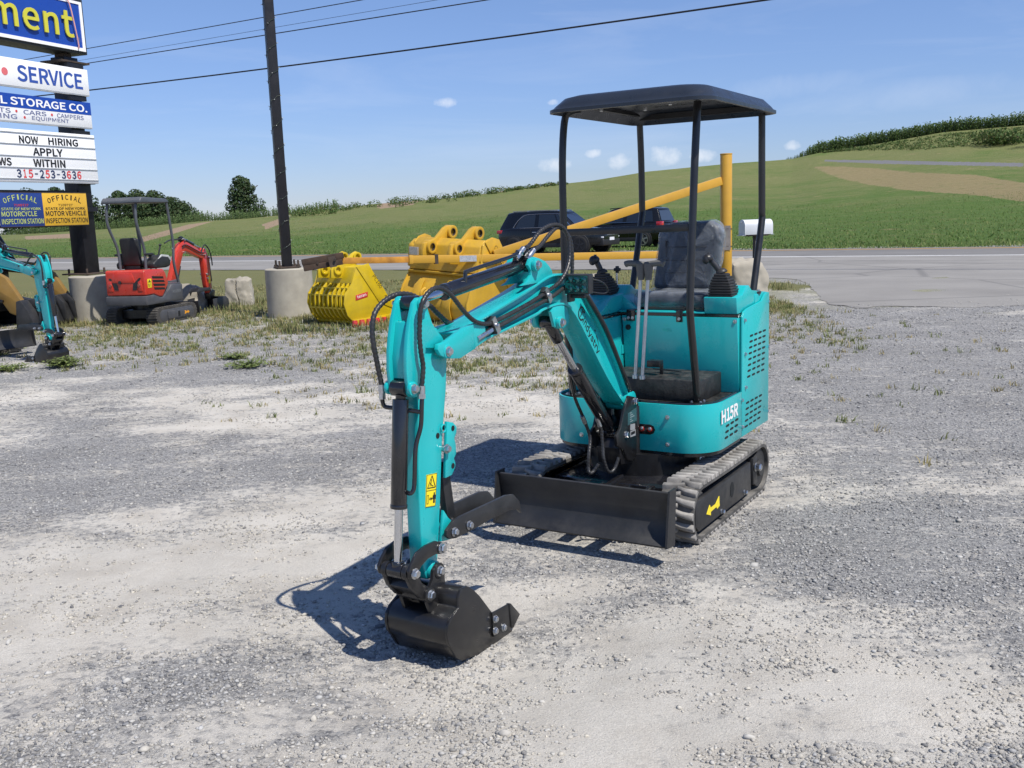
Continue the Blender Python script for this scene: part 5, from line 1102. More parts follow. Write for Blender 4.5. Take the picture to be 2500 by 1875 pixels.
    # ---------------- work light
    mb=MB(); mb.box((.366,-.40,1.288),(.045,.125,.088)); mb.box((.34,-.42,1.232),(.03,.08,.02)); mb.box((.34,-.455,1.24),(.05,.02,.07)); lm=mk('work_light',mb,PLASTIC,bevel=.006)
    LENS=mat('lamp_lens',(.03,.085,.085),.08,metal=.4,coat=1,var=.3,vscale=40)
    mb=MB(); mb.box((.3885,-.40,1.288),(.004,.112,.076)); mk('lamp_glass',mb,LENS,lm)
    mb=MB()
    for y in (-.435,-.4,-.365):
        for z in (1.307,1.268): mb.lathe((.3895,y,z),[(0,.0155),(.003,.0145),(.006,.006),(.0065,.002)],(1,0,0),14)
    mk('lamp_reflector',mb,mat('reflector',(.06,.16,.16),.12,metal=.9),lm)
    return root
# ------------------------------------------------------------------ red mini excavator (x forward from the rear of its right track, y left)
def build_red():
    F=T['RF']; root=thing('mini_excavator',F[0],'red and dark grey mini excavator seen from behind, beside the left concrete footing','mini excavator',math.atan2(F[1][1],F[1][0]))
    REDP=mat('red_paint',(.52,.035,.018),.32,coat=.4,var=.06,dust=.1); GREY=mat('dark_grey_casting',(.062,.064,.072),.45,var=.12,dust=.2); LG=mat('light_grey_plastic',(.45,.46,.45),.45,var=.06); ORG=mat('orange_sticker',(.75,.32,.02),.4)
    def mk(n,mb,m,p=None,**k): return mb.build(n,m,root if p is None else p,**k)
    def loop(x0,x1,z,r,n=9):
        return [(x0-r*math.sin(math.pi*i/n),z+r*math.cos(math.pi*i/n)) for i in range(n+1)]+[(x1+r*math.sin(math.pi*i/n),z-r*math.cos(math.pi*i/n)) for i in range(n+1)]
    for y0,y1 in ((0,.2),(.76,.96)):
        s=-1 if y0==0 else 1; yo=y0 if y0==0 else y1
        mb=MB(); mb.prism(loop(.02,1.0,.135,.13),y0,y1)
        L=loop(.02,1.0,.135,.133,9); k=0
        pts=[]
        for i in range(len(L)):
            a,b=L[i],L[(i+1)%len(L)]; n=max(1,int(math.dist(a,b)/.075))
            for j in range(n): pts.append((seg(a,b,j/n),(b[0]-a[0],b[1]-a[1])))
        for p,d in pts:
            l=math.hypot(*d); ang=math.atan2(d[1],d[0]); mb.box((p[0],(y0+y1)/2,p[1]),(.035,y1-y0,.03),Matrix.Rotation(-ang,3,'Y'))
        tk=mk('crawler_track',mb,mat('worn_track_rubber',(.045,.042,.038),.8,var=.3,dust=.6,dcol=(.22,.20,.17)),bevel=.004,seg=1)
        mb=MB(); mb.prism(loop(.08,.94,.14,.095),yo+s*.004,yo-s*.03); mb.prism([(.2,.07),(.2,.20),(.90,.20),(.90,.07)],yo+s*.022,yo+s*.002); fr=mk('track_frame',mb,GREY,tk,bevel=.008)
        mb=MB(); mb.bb(.50,.56,yo+s*.02,yo+s*.026,.085,.175); mk('frame_hole',mb,HOLE,fr)
        mb=MB(); P=[(.86,.135),(.80,.165),(.80,.148),(.76,.148),(.73,.165),(.70,.16),(.72,.135),(.70,.11),(.73,.105),(.76,.122),(.80,.122),(.80,.105)]; mb.prism(P,yo+s*.0245,yo+s*.021); mk('direction_arrow',mb,ORG,fr,smooth=0)
    mb=MB(); mb.bb(.05,1.0,.18,.78,.1,.24); mb.cyl((.45,.5,.2),(.45,.5,.36),.27,n=28); mk('undercarriage',mb,BLACK)
    mb=MB(); mb.bb(1.24,1.28,.02,.94,.03,.28); mb.bb(.9,1.3,.3,.36,.12,.2); mb.bb(.9,1.3,.7,.76,.12,.2); mk('dozer_blade',mb,BLACK,bevel=.004)
    # house
    mb=MB(); sk=[(-.31,.345),(-.31,.50),(-.06,.508),(.10,.455),(.19,.446),(.36,.55),(.46,.642),(.797,.625),(.783,.351)]; mb.prism(sk,.03,.79); hs=mk('counterweight',mb,GREY,bevel=.018)
    mb=MB(); P=[(-.29,.51),(-.29,.90),(-.26,.93),(.27,.915),(.33,.86),(.40,.66),(.20,.455),(.10,.462),(-.05,.515)]; mb.prism(P,.045,.775); cv=mk('engine_cover',mb,REDP,bevel=.03,seg=3)
    # rear panel reliefs
    mb=MB()
    for s in (-1,1):
        c=.41; f=lambda y: c+s*y
        mb.prism([(f(.13),.60),(f(.20),.60),(f(.235),.70),(f(.30),.80),(f(.265),.80),(f(.15),.70)],-.296,-.288,lambda q: V(q.y,q.x,q.z))
    mk('rear_louvre',mb,mat('charcoal_insert',(.02,.02,.022),.5),cv,smooth=0)
    mb=MB()
    for y0,y1 in ((.09,.18),(.64,.74)): mb.prism([(y0,.58),(y1,.58),(y1-.01,.74),(y0+.02,.76)],-.302,-.28,lambda q: V(q.y,q.x,q.z))
    mb.prism([(.22,.72),(.67,.72),(.62,.88),(.27,.88)],-.300,-.28,lambda q: V(q.y,q.x,q.z)); mk('rear_relief',mb,REDP,cv,bevel=.012)
    mb=MB(); mb.cyl((-.31,.50,.73),(-.29,.50,.73),.028,n=18); mk('lock',mb,PLASTIC,cv)
    mb=MB()
    for y in (.15,.68): mb.lathe((-.30,y,.68),[(0,.028),(.012,.024)],(-1,0,0),14)
    mk('tail_reflector',mb,mat('dull_red_lens',(.30,.06,.04),.25,coat=.5),cv)
    mb=MB(); v=T['r_vents']
    for i in range(4):
        t=i/4; x0=-.085+.05*t; x1=.245+.03*math.sin(math.pi*t); z0=.815-.25*t; mb.prism([(x0,z0),(x1,z0-.025),(x1+.015,z0-.062),(x0+.02,z0-.042)],.043,.046)
    mk('side_vents',mb,HOLE,cv,smooth=0)
    mb=MB(); mb.bb(-.215,-.105,.0415,.0445,.63,.775); dc=mk('warning_sticker',mb,YSTICK,cv,smooth=0)
    mb=MB(); mb.prism([(-.205,.715),(-.115,.715),(-.16,.765)],.0405,.042); mb.bb(-.20,-.17,.0405,.042,.645,.70); mb.bb(-.14,-.125,.0405,.042,.64,.70); mk('sticker_print',mb,mat('sticker_ink',(.10,.09,.02),.5),dc,smooth=0)
    mb=MB(); put_text(mb,'MX15RX',(.475,.0285,.49),(1,0,0),(0,0,1),.25,.05,.015); mk('model_lettering',mb,mat('grey_vinyl',(.17,.18,.19),.4),hs,smooth=0,clean=False)
    mb=MB(); mb.bb(.55,.8,.06,.77,.62,.65); mk('floor',mb,GREY,bevel=.01)
    # seat, consoles, levers
    SE=mat('black_seat_vinyl',(.015,.016,.017),.5,dust=.1)
    mb=MB(); mb.prism([(.325,.99),(.325,1.42),(.37,1.45),(.61,1.45),(.65,1.42),(.65,.99)],.05,.14,lambda q: V(q.y-(q.z-1)*.15,q.x,q.z)); sb=mk('seat_back',mb,SE,bevel=.03,seg=3)
    mb=MB(); mb.bb(.08,.50,.33,.70,.98,1.06); mk('seat_cushion',mb,SE,bevel=.03)
    mb=MB(); mb.bb(.1,.45,.36,.66,.92,.98); mk('seat_base',mb,BLACK)
    for y0,y1 in ((.07,.29),(.66,.80)):
        mb=MB(); mb.prism([(.08,.93),(.06,1.02),(.30,1.15),(.50,1.13),(.58,1.04),(.55,.95),(.45,.93)],y0,y1); c=mk('control_console',mb,SE,bevel=.03,seg=3)
        mb=MB(); mb.prism([(.20,1.085),(.31,1.155),(.51,1.135),(.59,1.04),(.56,1.03),(.49,1.10),(.31,1.12)],y0-.004,y0+.02); mk('console_trim',mb,LG,c,bevel=.004)
        mb=MB(); mb.tube([(.38,(y0+y1)/2,1.12),(.42,(y0+y1)/2,1.22),(.46,(y0+y1)/2,1.30)],.014,8,2); mb.ell((.46,(y0+y1)/2,1.31),.03,.024,.02); mk('joystick',mb,PLASTIC,c)
        mb=MB(); mb.box((.10,(y0+y1)/2,1.17),(.20,.06,.04)); mb.bar([(.16,(y0+y1)/2,1.0),(.16,(y0+y1)/2,1.16)],.04,.04,(1,0,0)); mk('armrest',mb,SE,c,bevel=.012)
    for y in (.46,.56):
        mb=MB(); mb.tube([(.72,y,.65),(.70,y,1.05),(.68,y,1.15)],.012,8,2); mk('travel_lever',mb,PLASTIC)
    # canopy
    GP=mat('canopy_grey',(.075,.083,.095),.4,var=.08,dust=.12)
    P1=[(.017,.2,.93),(.013,.2,1.27),(-.119,.2,1.644),(-.125,.2,1.85),(-.09,.2,2.04)]; P2=[(.017,.68,.93),(.013,.70,1.27),(-.119,.74,1.644),(-.125,.74,1.85),(-.09,.73,2.04)]; P3=[(.80,.1,.62),(.70,.1,.984),(.725,.1,1.25),(.72,.1,1.45),(.63,.1,2.05)]; P4=[(.80,.75,.62),(.70,.75,.984),(.725,.75,1.25),(.72,.75,1.45),(.63,.75,2.05)]
    for P in (P1,P2,P3,P4):
        mb=MB(); mb.tube(P,.023,10,4); mk('canopy_post',mb,GP)
    mb=MB(); mb.prism([(-.17,2.015),(-.165,2.06),(-.11,2.11),(.60,2.085),(.67,2.045),(.665,2.015)],.07,.80); mk('canopy_roof',mb,GP,bevel=.02,seg=3)
    mb=MB()
    for z in (1.24,1.15): mb.cyl((.70,.1,z),(.80,.16,z),.012)
    mk('hand_bar',mb,ZINC)
    # boom, stick, bucket
    yb=.5
    mb=MB(); mb.prism([(1.08,.60),(1.42,1.17),(1.52,1.29),(1.66,1.345),(1.80,1.31),(2.33,1.10),(2.34,1.01),(2.22,1.0),(1.70,1.16),(1.60,1.13),(1.30,.62)],yb-.05,yb+.05); bm_=mk('boom',mb,REDP,bevel=.012)
    mb=MB(); mb.prism([(1.0,.35),(1.35,.4),(1.32,.68),(1.06,.66)],yb-.1,yb+.1); mb.bb(.7,1.1,yb-.14,yb+.14,.4,.64); mk('boom_bracket',mb,GREY,bevel=.01)
    mb=MB(); mb.prism([(2.235,1.169),(2.27,1.20),(2.36,1.19),(2.46,1.05),(2.49,.95),(2.50,.40),(2.43,.33),(2.36,.34),(2.30,.50),(2.26,.98)],yb-.045,yb+.045); st=mk('stick',mb,REDP,bevel=.012)
    mb=MB(); mb.cyl((1.62,yb,1.40),(2.02,yb,1.27),.036); mb.cyl((1.6,yb,1.38),(1.66,yb,1.39),.045); ac=mk('arm_cylinder',mb,BLKGLOSS)
    mb=MB(); mb.cyl((2.0,yb,1.275),(2.3,yb,1.18),.018); mk('piston_rod',mb,CHROME,ac)
    mb=MB(); mb.cyl((1.36,yb,.60),(1.50,yb,.9),.034); bc=mk('boom_cylinder',mb,BLKGLOSS)
    mb=MB(); mb.cyl((1.49,yb,.88),(1.64,yb,1.18),.018); mk('piston_rod',mb,CHROME,bc)
    mb=MB(); mb.cyl((2.50,yb,1.02),(2.545,yb,.55),.032); kc=mk('bucket_cylinder',mb,BLKGLOSS)
    mb=MB(); mb.cyl((2.545,yb,.56),(2.56,yb,.36),.017); mk('piston_rod',mb,CHROME,kc)
    mb=MB(); mb.tube([(1.55,yb-.07,1.25),(1.7,yb-.07,1.27),(2.1,yb-.07,1.13),(2.28,yb-.07,1.1)],.012,8,3); mb.tube([(2.2,yb-.05,1.12),(2.35,yb-.05,1.25),(2.5,yb-.05,1.15),(2.56,yb-.05,.98),(2.57,yb-.05,.85)],.012,8,4); mb.tube([(.95,yb-.1,1.33),(1.2,yb-.06,1.38),(1.45,yb-.05,1.38),(1.6,yb-.05,1.40)],.012,8,4); mk('hydraulic_hose',mb,HOSE)
    mb=MB()
    for x,z in ((1.66,1.37),(2.32,1.06),(2.34,1.17),(2.47,1.0),(1.62,1.14),(1.2,.64),(2.42,.40),(2.33,.70),(2.35,.62)): mb.cyl((x,yb-.075,z),(x,yb+.075,z),.022,n=12)
    mk('pivot_bolt',mb,ZINC,st)
    mb=MB(); mb.bb(2.40,2.46,yb-.0475,yb-.044,.52,.66); mk('warning_sticker',mb,YSTICK,st,smooth=0)
    mb=MB(); mb.prism([(2.36,.45),(2.36,.40),(1.98,.38),(1.93,.32),(1.90,.40),(1.97,.46)],yb-.09,yb-.075); mb.prism([(2.36,.45),(2.36,.40),(1.98,.38),(1.93,.32),(1.90,.40),(1.97,.46)],yb+.075,yb+.09); mb.bb(2.0,2.36,yb-.08,yb+.08,.385,.40); mk('bucket_thumb',mb,DSTEEL,bevel=.004)
    mb=MB(); mb.prism([(2.36,.33),(2.46,.40),(2.58,.38),(2.55,.26),(2.40,.22)],yb-.06,yb+.06); mk('bucket_link',mb,BLACK,bevel=.006)
    B=[(2.12,.24),(2.58,.26),(2.68,.20),(2.70,.10),(2.62,.02),(2.45,.005),(2.12,.01)]
    mb=MB(); mb.ribbon(B[1:]+[],.012,yb-.26,yb+.26,-1); mb.prism(B,yb-.272,yb-.26); mb.prism(B,yb+.26,yb+.272); mk('bucket',mb,mat('dark_bucket_steel',(.03,.03,.032),.45,dust=.4,dcol=(.12,.11,.1)),bevel=.003)
    return root
# ------------------------------------------------------------------ sign, footings, poles, wires
CONC=mat('concrete',(.38,.35,.285),.9,var=.16,vscale=4,dust=.35,dcol=(.25,.235,.21),dscale=3,bump=.35,bscale=40)
RUST=mat('rusty_plate',(.05,.038,.03),.8,var=.4,dust=.5,dcol=(.16,.08,.04),dscale=14)
POLE=mat('black_pole_paint',(.009,.009,.012),.45,var=.3,vscale=2,dust=.10,dcol=(.10,.10,.11),dscale=3)
def footing(x,y,r,h,label):
    t=thing('concrete_footing',(x,y,0),label,'concrete footing')
    mb=MB(); mb.lathe((0,0,-.1),[(0,r),(h*.5,r*1.003),(h+.085,r),(h+.1,r-.015)],(0,0,1),48); mb.build('footing_block',CONC,t,smooth=40); return t
def sign():
    F=T['SG']; rz=math.atan2(F[1][1],F[1][0]); t=thing('pylon_sign',F[0],'tall roadside sign of stacked blue and white panels on a black post','sign',rz)
    def mk(n,mb,m,p=None,**k): return mb.build(n,m,t if p is None else p,**k)
    X=(1,0,0); Zv=(0,0,1); N=(0,-1,0)
    BLUE=mat('sign_blue',(.012,.062,.36),.35,var=.04); INK=mat('sign_blue_ink',(.035,.085,.36),.4,var=.03); FACE=mat('sign_white',(.92,.92,.91),.45,var=0); ALU=mat('sign_frame',(.55,.56,.56),.45,metal=.4); SH=mat('sign_black_frame',(.02,.022,.025),.5); YEL=mat('sign_yellow',(.62,.58,.05),.4,var=.03); REDI=mat('sign_red_ink',(.62,.06,.06),.45); GRI=mat('sign_grey_ink',(.15,.17,.30),.45); PINK=mat('neon_tube',(.75,.38,.35),.3,coat=.4); AMB=mat('sign_amber',(.72,.42,.035),.42,var=.05,dust=.06); NAVY=mat('sign_navy',(.02,.05,.22),.42,var=.06)
    for x0 in (.17,-3.1):
        mb=MB(); mb.bb(x0,x0+.31,.10,.41,.84,4.60); p=mk('sign_post',mb,POLE,bevel=.006)
        mb=MB(); mb.bb(x0-.14,x0+.45,-.04,.55,.815,.84); 
        for a,b in ((0,0),(.42,0),(0,.42),(.42,.42)): mb.cyl((x0-.05+a,.05+b,.80),(x0-.05+a,.05+b,.92),.02,n=8)
        mk('base_plate',mb,RUST,p,bevel=.003)
        mb=MB(); mb.bb(x0-.15,x0+.5,.02,.5,4.50,4.53); mb.bb(x0+.05,x0+.22,.15,.36,4.53,4.66); mk('cap_plate',mb,RUST,p)
        mb=MB()
        for z in (1.97,2.45,3.3,3.9,4.45): mb.bb(x0-.02,x0+.34,.02,.10,z-.04,z+.04)
        mk('bracket',mb,POLE,p)
    xl=-3.35
    mb=MB(); mb.bb(xl,.62,0,.42,4.665,5.60); cab=mk('sign_cabinet',mb,SH,bevel=.006)
    mb=MB()
    for b in ((xl+.03,.575,5.50,5.545),(xl+.03,.575,4.71,4.765),(.515,.575,4.765,5.50)): mb.bb(b[0],b[1],-.02,0,b[2],b[3])
    mk('cabinet_trim',mb,FACE,cab)
    mb=MB(); mb.bb(xl+.03,.515,-.008,0,4.765,5.50); mk('cabinet_face',mb,BLUE,cab)
    mb=MB(); put_text(mb,'ment',(-1.40,-.028,4.905),X,Zv,1.715,.44,.010,0,1.03,.02,N); mk('sign_lettering',mb,YEL,cab,smooth=0,clean=False)
    mb=MB(); put_text(mb,'\u00ae',(.40,-.0095,4.855),X,Zv,.075,.085,.0); mk('registered_mark',mb,GRI,cab,smooth=0,clean=False)
    mb=MB(); mb.tube([(.20,-.03,5.60),(.26,-.06,5.45),(.33,-.06,5.1),(.385,-.05,4.80),(.39,-.03,4.74)],.012,8,3); mk('neon_tube',mb,PINK,cab)
    def panel(z0,z1,x1,lab,d=.07):
        mb=MB(); mb.bb(xl,x1,0,d,z0,z1); p=mk('sign_panel',mb,FACE,bevel=.003); p['label']=lab
        mb=MB(); mb.bb(xl,x1-.002,.004,d,z0-.018,z0-.001); mk('panel_edge',mb,ALU,p); return p
    def txt(p,body,x0,x1,z0,z1,m,bold=.012,name='sign_lettering',shear=0,y=-.003,space=1):
        mb=MB(); put_text(mb,body,(x0,y,z0),X,Zv,x1-x0,z1-z0,bold,shear,space); return mk(name,mb,m,p,smooth=0,clean=False)
    def dot(p,x,z,r,m=None):
        mb=MB(); mb.cyl((x,-.004,z),(x,.002,z),r,n=18); mk('sign_dot',mb,m or REDI,p,smooth=0)
    p=panel(3.965,4.405,.574,'white panel reading SERVICE'); txt(p,'SERVICE',-.985,.43,4.05,4.315,INK,.022); dot(p,-1.228,4.178,.062,mat('sign_pink_ink',(.72,.16,.17),.45))
    p=panel(3.40,3.838,.562,'half blue half white panel reading STORAGE CO.')
    mb=MB(); mb.bb(xl,.562,-.003,0,3.622,3.838); mk('panel_band',mb,BLUE,p,smooth=0)
    txt(p,'AL STORAGE CO.',-1.565,.472,3.662,3.79,FACE,.02,y=-.006)
    txt(p,'TS',-1.43,-1.20,3.525,3.60,GRI,.012); dot(p,-1.085,3.565,.022); txt(p,'CARS',-.945,-.465,3.527,3.60,GRI,.012); dot(p,-.345,3.562,.022); txt(p,'CAMPERS',-.235,.37,3.525,3.598,GRI,.012)
    txt(p,'SING',-1.56,-1.085,3.435,3.512,GRI,.012); dot(p,-.93,3.475,.022); txt(p,'EQUIPMENT',-.78,.025,3.435,3.51,GRI,.012)
    p=panel(2.44,3.275,.575,'white letter board reading NOW HIRING APPLY WITHIN')
    mb=MB()
    for z in (3.225,3.04,2.85,2.662,2.48): mb.bb(xl,.57,-.012,0,z-.007,z+.007)
    mk('letter_rail',mb,ALU,p)
    txt(p,'NOW',-1.10,-.70,3.052,3.18,DARKINK,.03); txt(p,'HIRING',-.49,.175,3.055,3.18,DARKINK,.03); txt(p,'APPLY',-.845,-.195,2.865,2.995,DARKINK,.03); txt(p,'WS',-1.56,-1.30,2.68,2.81,DARKINK,.03); txt(p,'WITHIN',-.86,-.165,2.68,2.81,DARKINK,.03)
    s='315-253-3636'; n=len(s); x0,x1=-1.235,.185; cw=(x1-x0)/n
    for i,ch in enumerate(s):
        m=REDI if i in(1,2,5,9,11) else mat('sign_navy_ink',(.02,.035,.10),.45); w={'1':.5,'-':.55}.get(ch,.82)
        z0,z1=(2.553,2.573) if ch=='-' else (2.492,2.632); c=x0+cw*(i+.5); txt(p,ch,c-cw*w/2,c+cw*w/2,z0,z1,m,.03)
    for x0,face,ink,num_,rows,lab in ((-1.685,NAVY,mat('sign_pale_ink',(.50,.58,.16),.45),REDI,('MOTORCYCLE','INSPECTION STATION'),'blue OFFICIAL MOTORCYCLE INSPECTION STATION sign'),(-.788,AMB,DARKINK,mat('sign_brown_ink',(.12,.07,.02),.45),('MOTOR VEHICLE','INSPECTION STATION'),'yellow OFFICIAL MOTOR VEHICLE INSPECTION STATION sign')):
        x1=x0+.985-(.01 if x0<-1 else 0); x1=-.792 if x0<-1 else .20
        mb=MB(); mb.bb(x0,x1,-.035,-.015,1.70,2.255); q=mk('inspection_sign',mb,face,bevel=.002); q['label']=lab; W_=x1-x0
        mb=MB()
        for b in ((x0-.004,x1+.004,2.25,2.262),(x0-.004,x1+.004,1.693,1.702)): mb.bb(b[0],b[1],-.038,-.012,b[2],b[3])
        mk('sign_frame',mb,RUST,q)
        mb=MB(); word='OFFICIAL'; 
        for i,ch in enumerate(word):
            u=(i+.5)/len(word)*2-1; a=u*.62; cx=x0+W_*(.49+.40*u); cz=2.108+.075*(1-u*u); w=.03 if ch=='I' else W_*.072; uu=Vector((math.cos(a),0,-math.sin(a)*.8)).normalized(); vv=Vector((-uu.z,0,uu.x)); put_text(mb,ch,Vector((cx,-.0385,cz))-uu*w/2-vv*.045,uu,vv,w,.085,.01)
        put_text(mb,'STATE OF NEW YORK',(x0+W_*.04,-.0385,1.965),X,Zv,W_*.90,.043,.014); put_text(mb,rows[0],(x0+W_*.035,-.0385,1.865),X,Zv,W_*(.80 if x0<-1 else .92),.082,.016); put_text(mb,rows[1],(x0+W_*.025,-.0385,1.742),X,Zv,W_*.95,.085,.012); mk('sign_lettering',mb,ink,q,smooth=0,clean=False)
        mb=MB(); put_text(mb,'7109727',(x0+W_*.33,-.0385,2.028),X,Zv,W_*.33,.038,.01); mk('sign_number',mb,num_,q,smooth=0,clean=False)
    mb=MB(); mb.bb(xl,.17,.12,.18,2.24,2.30); mb.bb(xl,.17,.12,.18,1.68,1.73); mk('cross_rail',mb,POLE)
def pole():
    t=thing('black_pole',(-3.82,17.3,0),'tall square black pole wound with a string of fairy lights, left of centre','pole',R_(24))
    def mk(n,mb,m,p=None,**k): return mb.build(n,m,t if p is None else p,**k)
    mb=MB(); mb.bb(-.078,.078,-.078,.078,.86,10.5); s=mk('pole_shaft',mb,POLE,bevel=.006)
    mb=MB(); mb.bb(-.20,.20,-.20,.20,.84,.862)
    for a in (-.16,.16):
        for b in (-.16,.16): mb.cyl((a,b,.80),(a,b,.97),.018,n=8); mb.cyl((a,b,.865),(a,b,.895),.034,n=6)
    mk('base_plate',mb,RUST,s)
    mb=MB(); P=[]; rnd=random.Random(4)
    for i in range(240):
        a=i*.52; z=.9+i*.034; q=.092/max(abs(math.cos(a)),abs(math.sin(a)))*.96; P.append((q*math.cos(a),q*math.sin(a),z+rnd.gauss(0,.012)))
    mb.tube(P,.0045,5,1); ls=mk('light_string',mb,mat('green_wire',(.03,.045,.03),.5),s)
    mb=MB()
    for i in range(0,240,3):
        p=Vector(P[i]); d=Vector((p.x,p.y,rnd.uniform(-.06,.06))).normalized(); mb.cyl(p,p+d*.028,.006,.003,6)
    mk('fairy_bulbs',mb,mat('bulb',(.5,.52,.5),.2,coat=.5),ls)
def wires():
    W=mat('cable_black',(.012,.012,.015),.6,var=.05); n=RN*24; u=-RD
    for k_,r,lab in (('A',.014,'topmost of the overhead cables crossing behind the black pole'),('D',.006,'thinnest overhead cable, between the two upper cables'),('B',.016,'second thick overhead cable from the top, under the thin one'),('C',.024,'lowest and thickest overhead cable crossing the sky')):
        L=T['line_'+k_]; (t0,z0),(t1,z1)=L[0],L[1]; ts=[-75+i*4 for i in range(30)]
        if len(L)==3: (t1,z1)=L[2]
        P=[]
        for t in ts:
            z=z0+(z1-z0)*(t-t0)/(t1-t0)
            if len(L)==3: z+=(t-L[0][0])*(t-L[2][0])*.0004
            P.append((n.x+u.x*t,n.y+u.y*t,z))
        mb=MB(); mb.tube(P,r,8,1); o=mb.build('power_line',W); tag(o,lab,'cable','overhead cables')
def gate():
    t=thing('barrier_gate',(3.55,16.2,0),'yellow swing gate: tall round post, long rusty ended arm and sloping brace','gate')
    Y=mat('gate_yellow',(.55,.30,.024),.42,coat=.2,var=.08,vscale=4,dust=.25,dcol=(.35,.16,.05),dscale=12)
    def mk(n,mb,m,p=None,**k): return mb.build(n,m,t if p is None else p,**k)
    mb=MB(); mb.cyl((0,0,-.1),(0,0,2.44),.094,n=28); mb.cyl((0,0,2.43),(0,0,2.447),.098,n=28); po=mk('gate_post',mb,Y,bevel=.004)
    mb=MB(); mb.bb(-.045,.05,-.102,-.093,.92,1.31); mk('post_plate',mb,mat('dull_plate',(.22,.20,.18),.6,metal=.3,var=.3,dust=.4),po)
    mb=MB()
    for z in (1.26,.98): mb.ring((0,0,z-.004),(0,0,z+.004),.104,.094)
    mk('plate_wire',mb,RUST,po)
    tip=Vector((-6.20,-1.9,1.045)); a0=Vector((-.08,-.03,.865)); mid=a0.lerp(tip,.80); end=a0.lerp(tip,.985)
    mb=MB(); mb.bar([a0,mid],.095,.112); ar=mk('gate_arm',mb,Y,bevel=.006)
    mb=MB(); mb.bar([a0.lerp(tip,.795),mid.lerp(tip,.02)],.112,.125); mk('arm_collar',mb,Y,ar,bevel=.004)
    mb=MB(); mb.bar([mid,end],.075,.088); mk('arm_tip',mb,mat('rusting_yellow',(.56,.25,.025),.6,var=.3,vscale=5,dust=.9,dcol=(.17,.06,.025),dscale=7),ar,bevel=.004)
    d=(tip-a0).normalized(); 
    mb=MB(); c=a0.lerp(tip,.74); c2=a0.lerp(tip,.665)
    mm=Matrix((d,Vector((0,0,1)).cross(d),Vector((0,0,1)))).transposed(); mb.box(c2,(.26,.099,.09),mm); mk('reflective_tape',mb,mat('silver_tape',(.5,.51,.52),.3,metal=.5,var=.2,vscale=30),ar)
    mb=MB(); mb.box(c,(.05,.105,.14),mm); mk('arm_strap',mb,RUST,ar)
    b0=Vector((-.09,-.03,2.02)); b1=a0.lerp(tip,.60)+Vector((0,0,.05)); mb=MB(); mb.bar([b0,b1],.085,.13); mk('gate_brace',mb,Y,bevel=.006)
    WD=mat('old_timber',(.05,.032,.022),.9,var=.4,vscale=8,dust=.5,dcol=(.14,.08,.05),dscale=10,bump=.4)
    rot=mm@Matrix.Rotation(R_(9),3,'Y')
    mb=MB(); mb.box(tip+Vector((.02,-.07,.035)),(.60,.05,.085),rot); mb.box(tip+Vector((.02,-.07,-.052)),(.56,.05,.083),rot); mb.box(tip+Vector((0,.07,-.01)),(.58,.05,.17),rot); w=mk('timber_end',mb,WD,bevel=.005)
    mb=MB(); mb.box(tip+Vector((.16,-.10,-.01)),(.10,.012,.15),rot); mb.cyl(tip+Vector((-.05,-.10,-.02)),tip+Vector((-.05,-.13,-.02)),.018,n=8); mb.cyl(tip+Vector((.2,-.10,.02)),tip+Vector((.2,-.13,.02)),.018,n=8); mk('end_bracket',mb,RUST,w)
def mailbox():
    t=thing('mailbox',(4.86,19.5,0),'white metal mailbox on a thin dark post beside the drive','mailbox',math.atan2(.28,.96))
    WH=mat('mailbox_white',(.62,.64,.66),.4,var=.05,dust=.15)
    mb=MB(); sec=[(-.12,0),(.12,0),(.12,.17)]+[(.12*math.cos(R_(i*18)),.17+.12*math.sin(R_(i*18))) for i in range(1,10)]+[(-.12,.17)]
    mb.prism(sec,-.30,.30,lambda q: V(q.y,q.x,q.z+1.06)); b=mb.build('box_body',WH,t,bevel=.004)
    mb=MB(); mb.prism([(x*1.04,z*1.03-.003) for x,z in sec],-.315,-.30,lambda q: V(q.y,q.x,q.z+1.06)); mb.build('box_door',mat('mailbox_door_white',(.66,.67,.67),.45,var=.08,dust=.2),b,bevel=.003)  # door has its own white, slightly paler and dustier than the body
    mb=MB(); mb.bb(-.36,-.29,-.11,.11,1.045,1.06); mb.cyl((-.317,0,1.30),(-.335,0,1.30),.014); mb.bb(.25,.32,-.125,.125,1.05,1.06); mb.build('box_fitting',ALUM,b)
    mb=MB(); mb.bb(-.05,.05,-.05,.05,-.1,1.03); mb.bb(-.22,.22,-.09,.09,1.03,1.06); mb.build('mailbox_post',mat('weathered_post',(.08,.065,.055),.85,var=.3,bump=.3),t,bevel=.004)
ALUM=mat('raw_aluminium',(.5,.5,.5),.4,metal=.7)
ROCK=mat('boulder_stone',(.36,.33,.27),.9,var=.28,vscale=2.5,dust=.5,dcol=(.20,.17,.13),dscale=5,bump=.6,bscale=14)
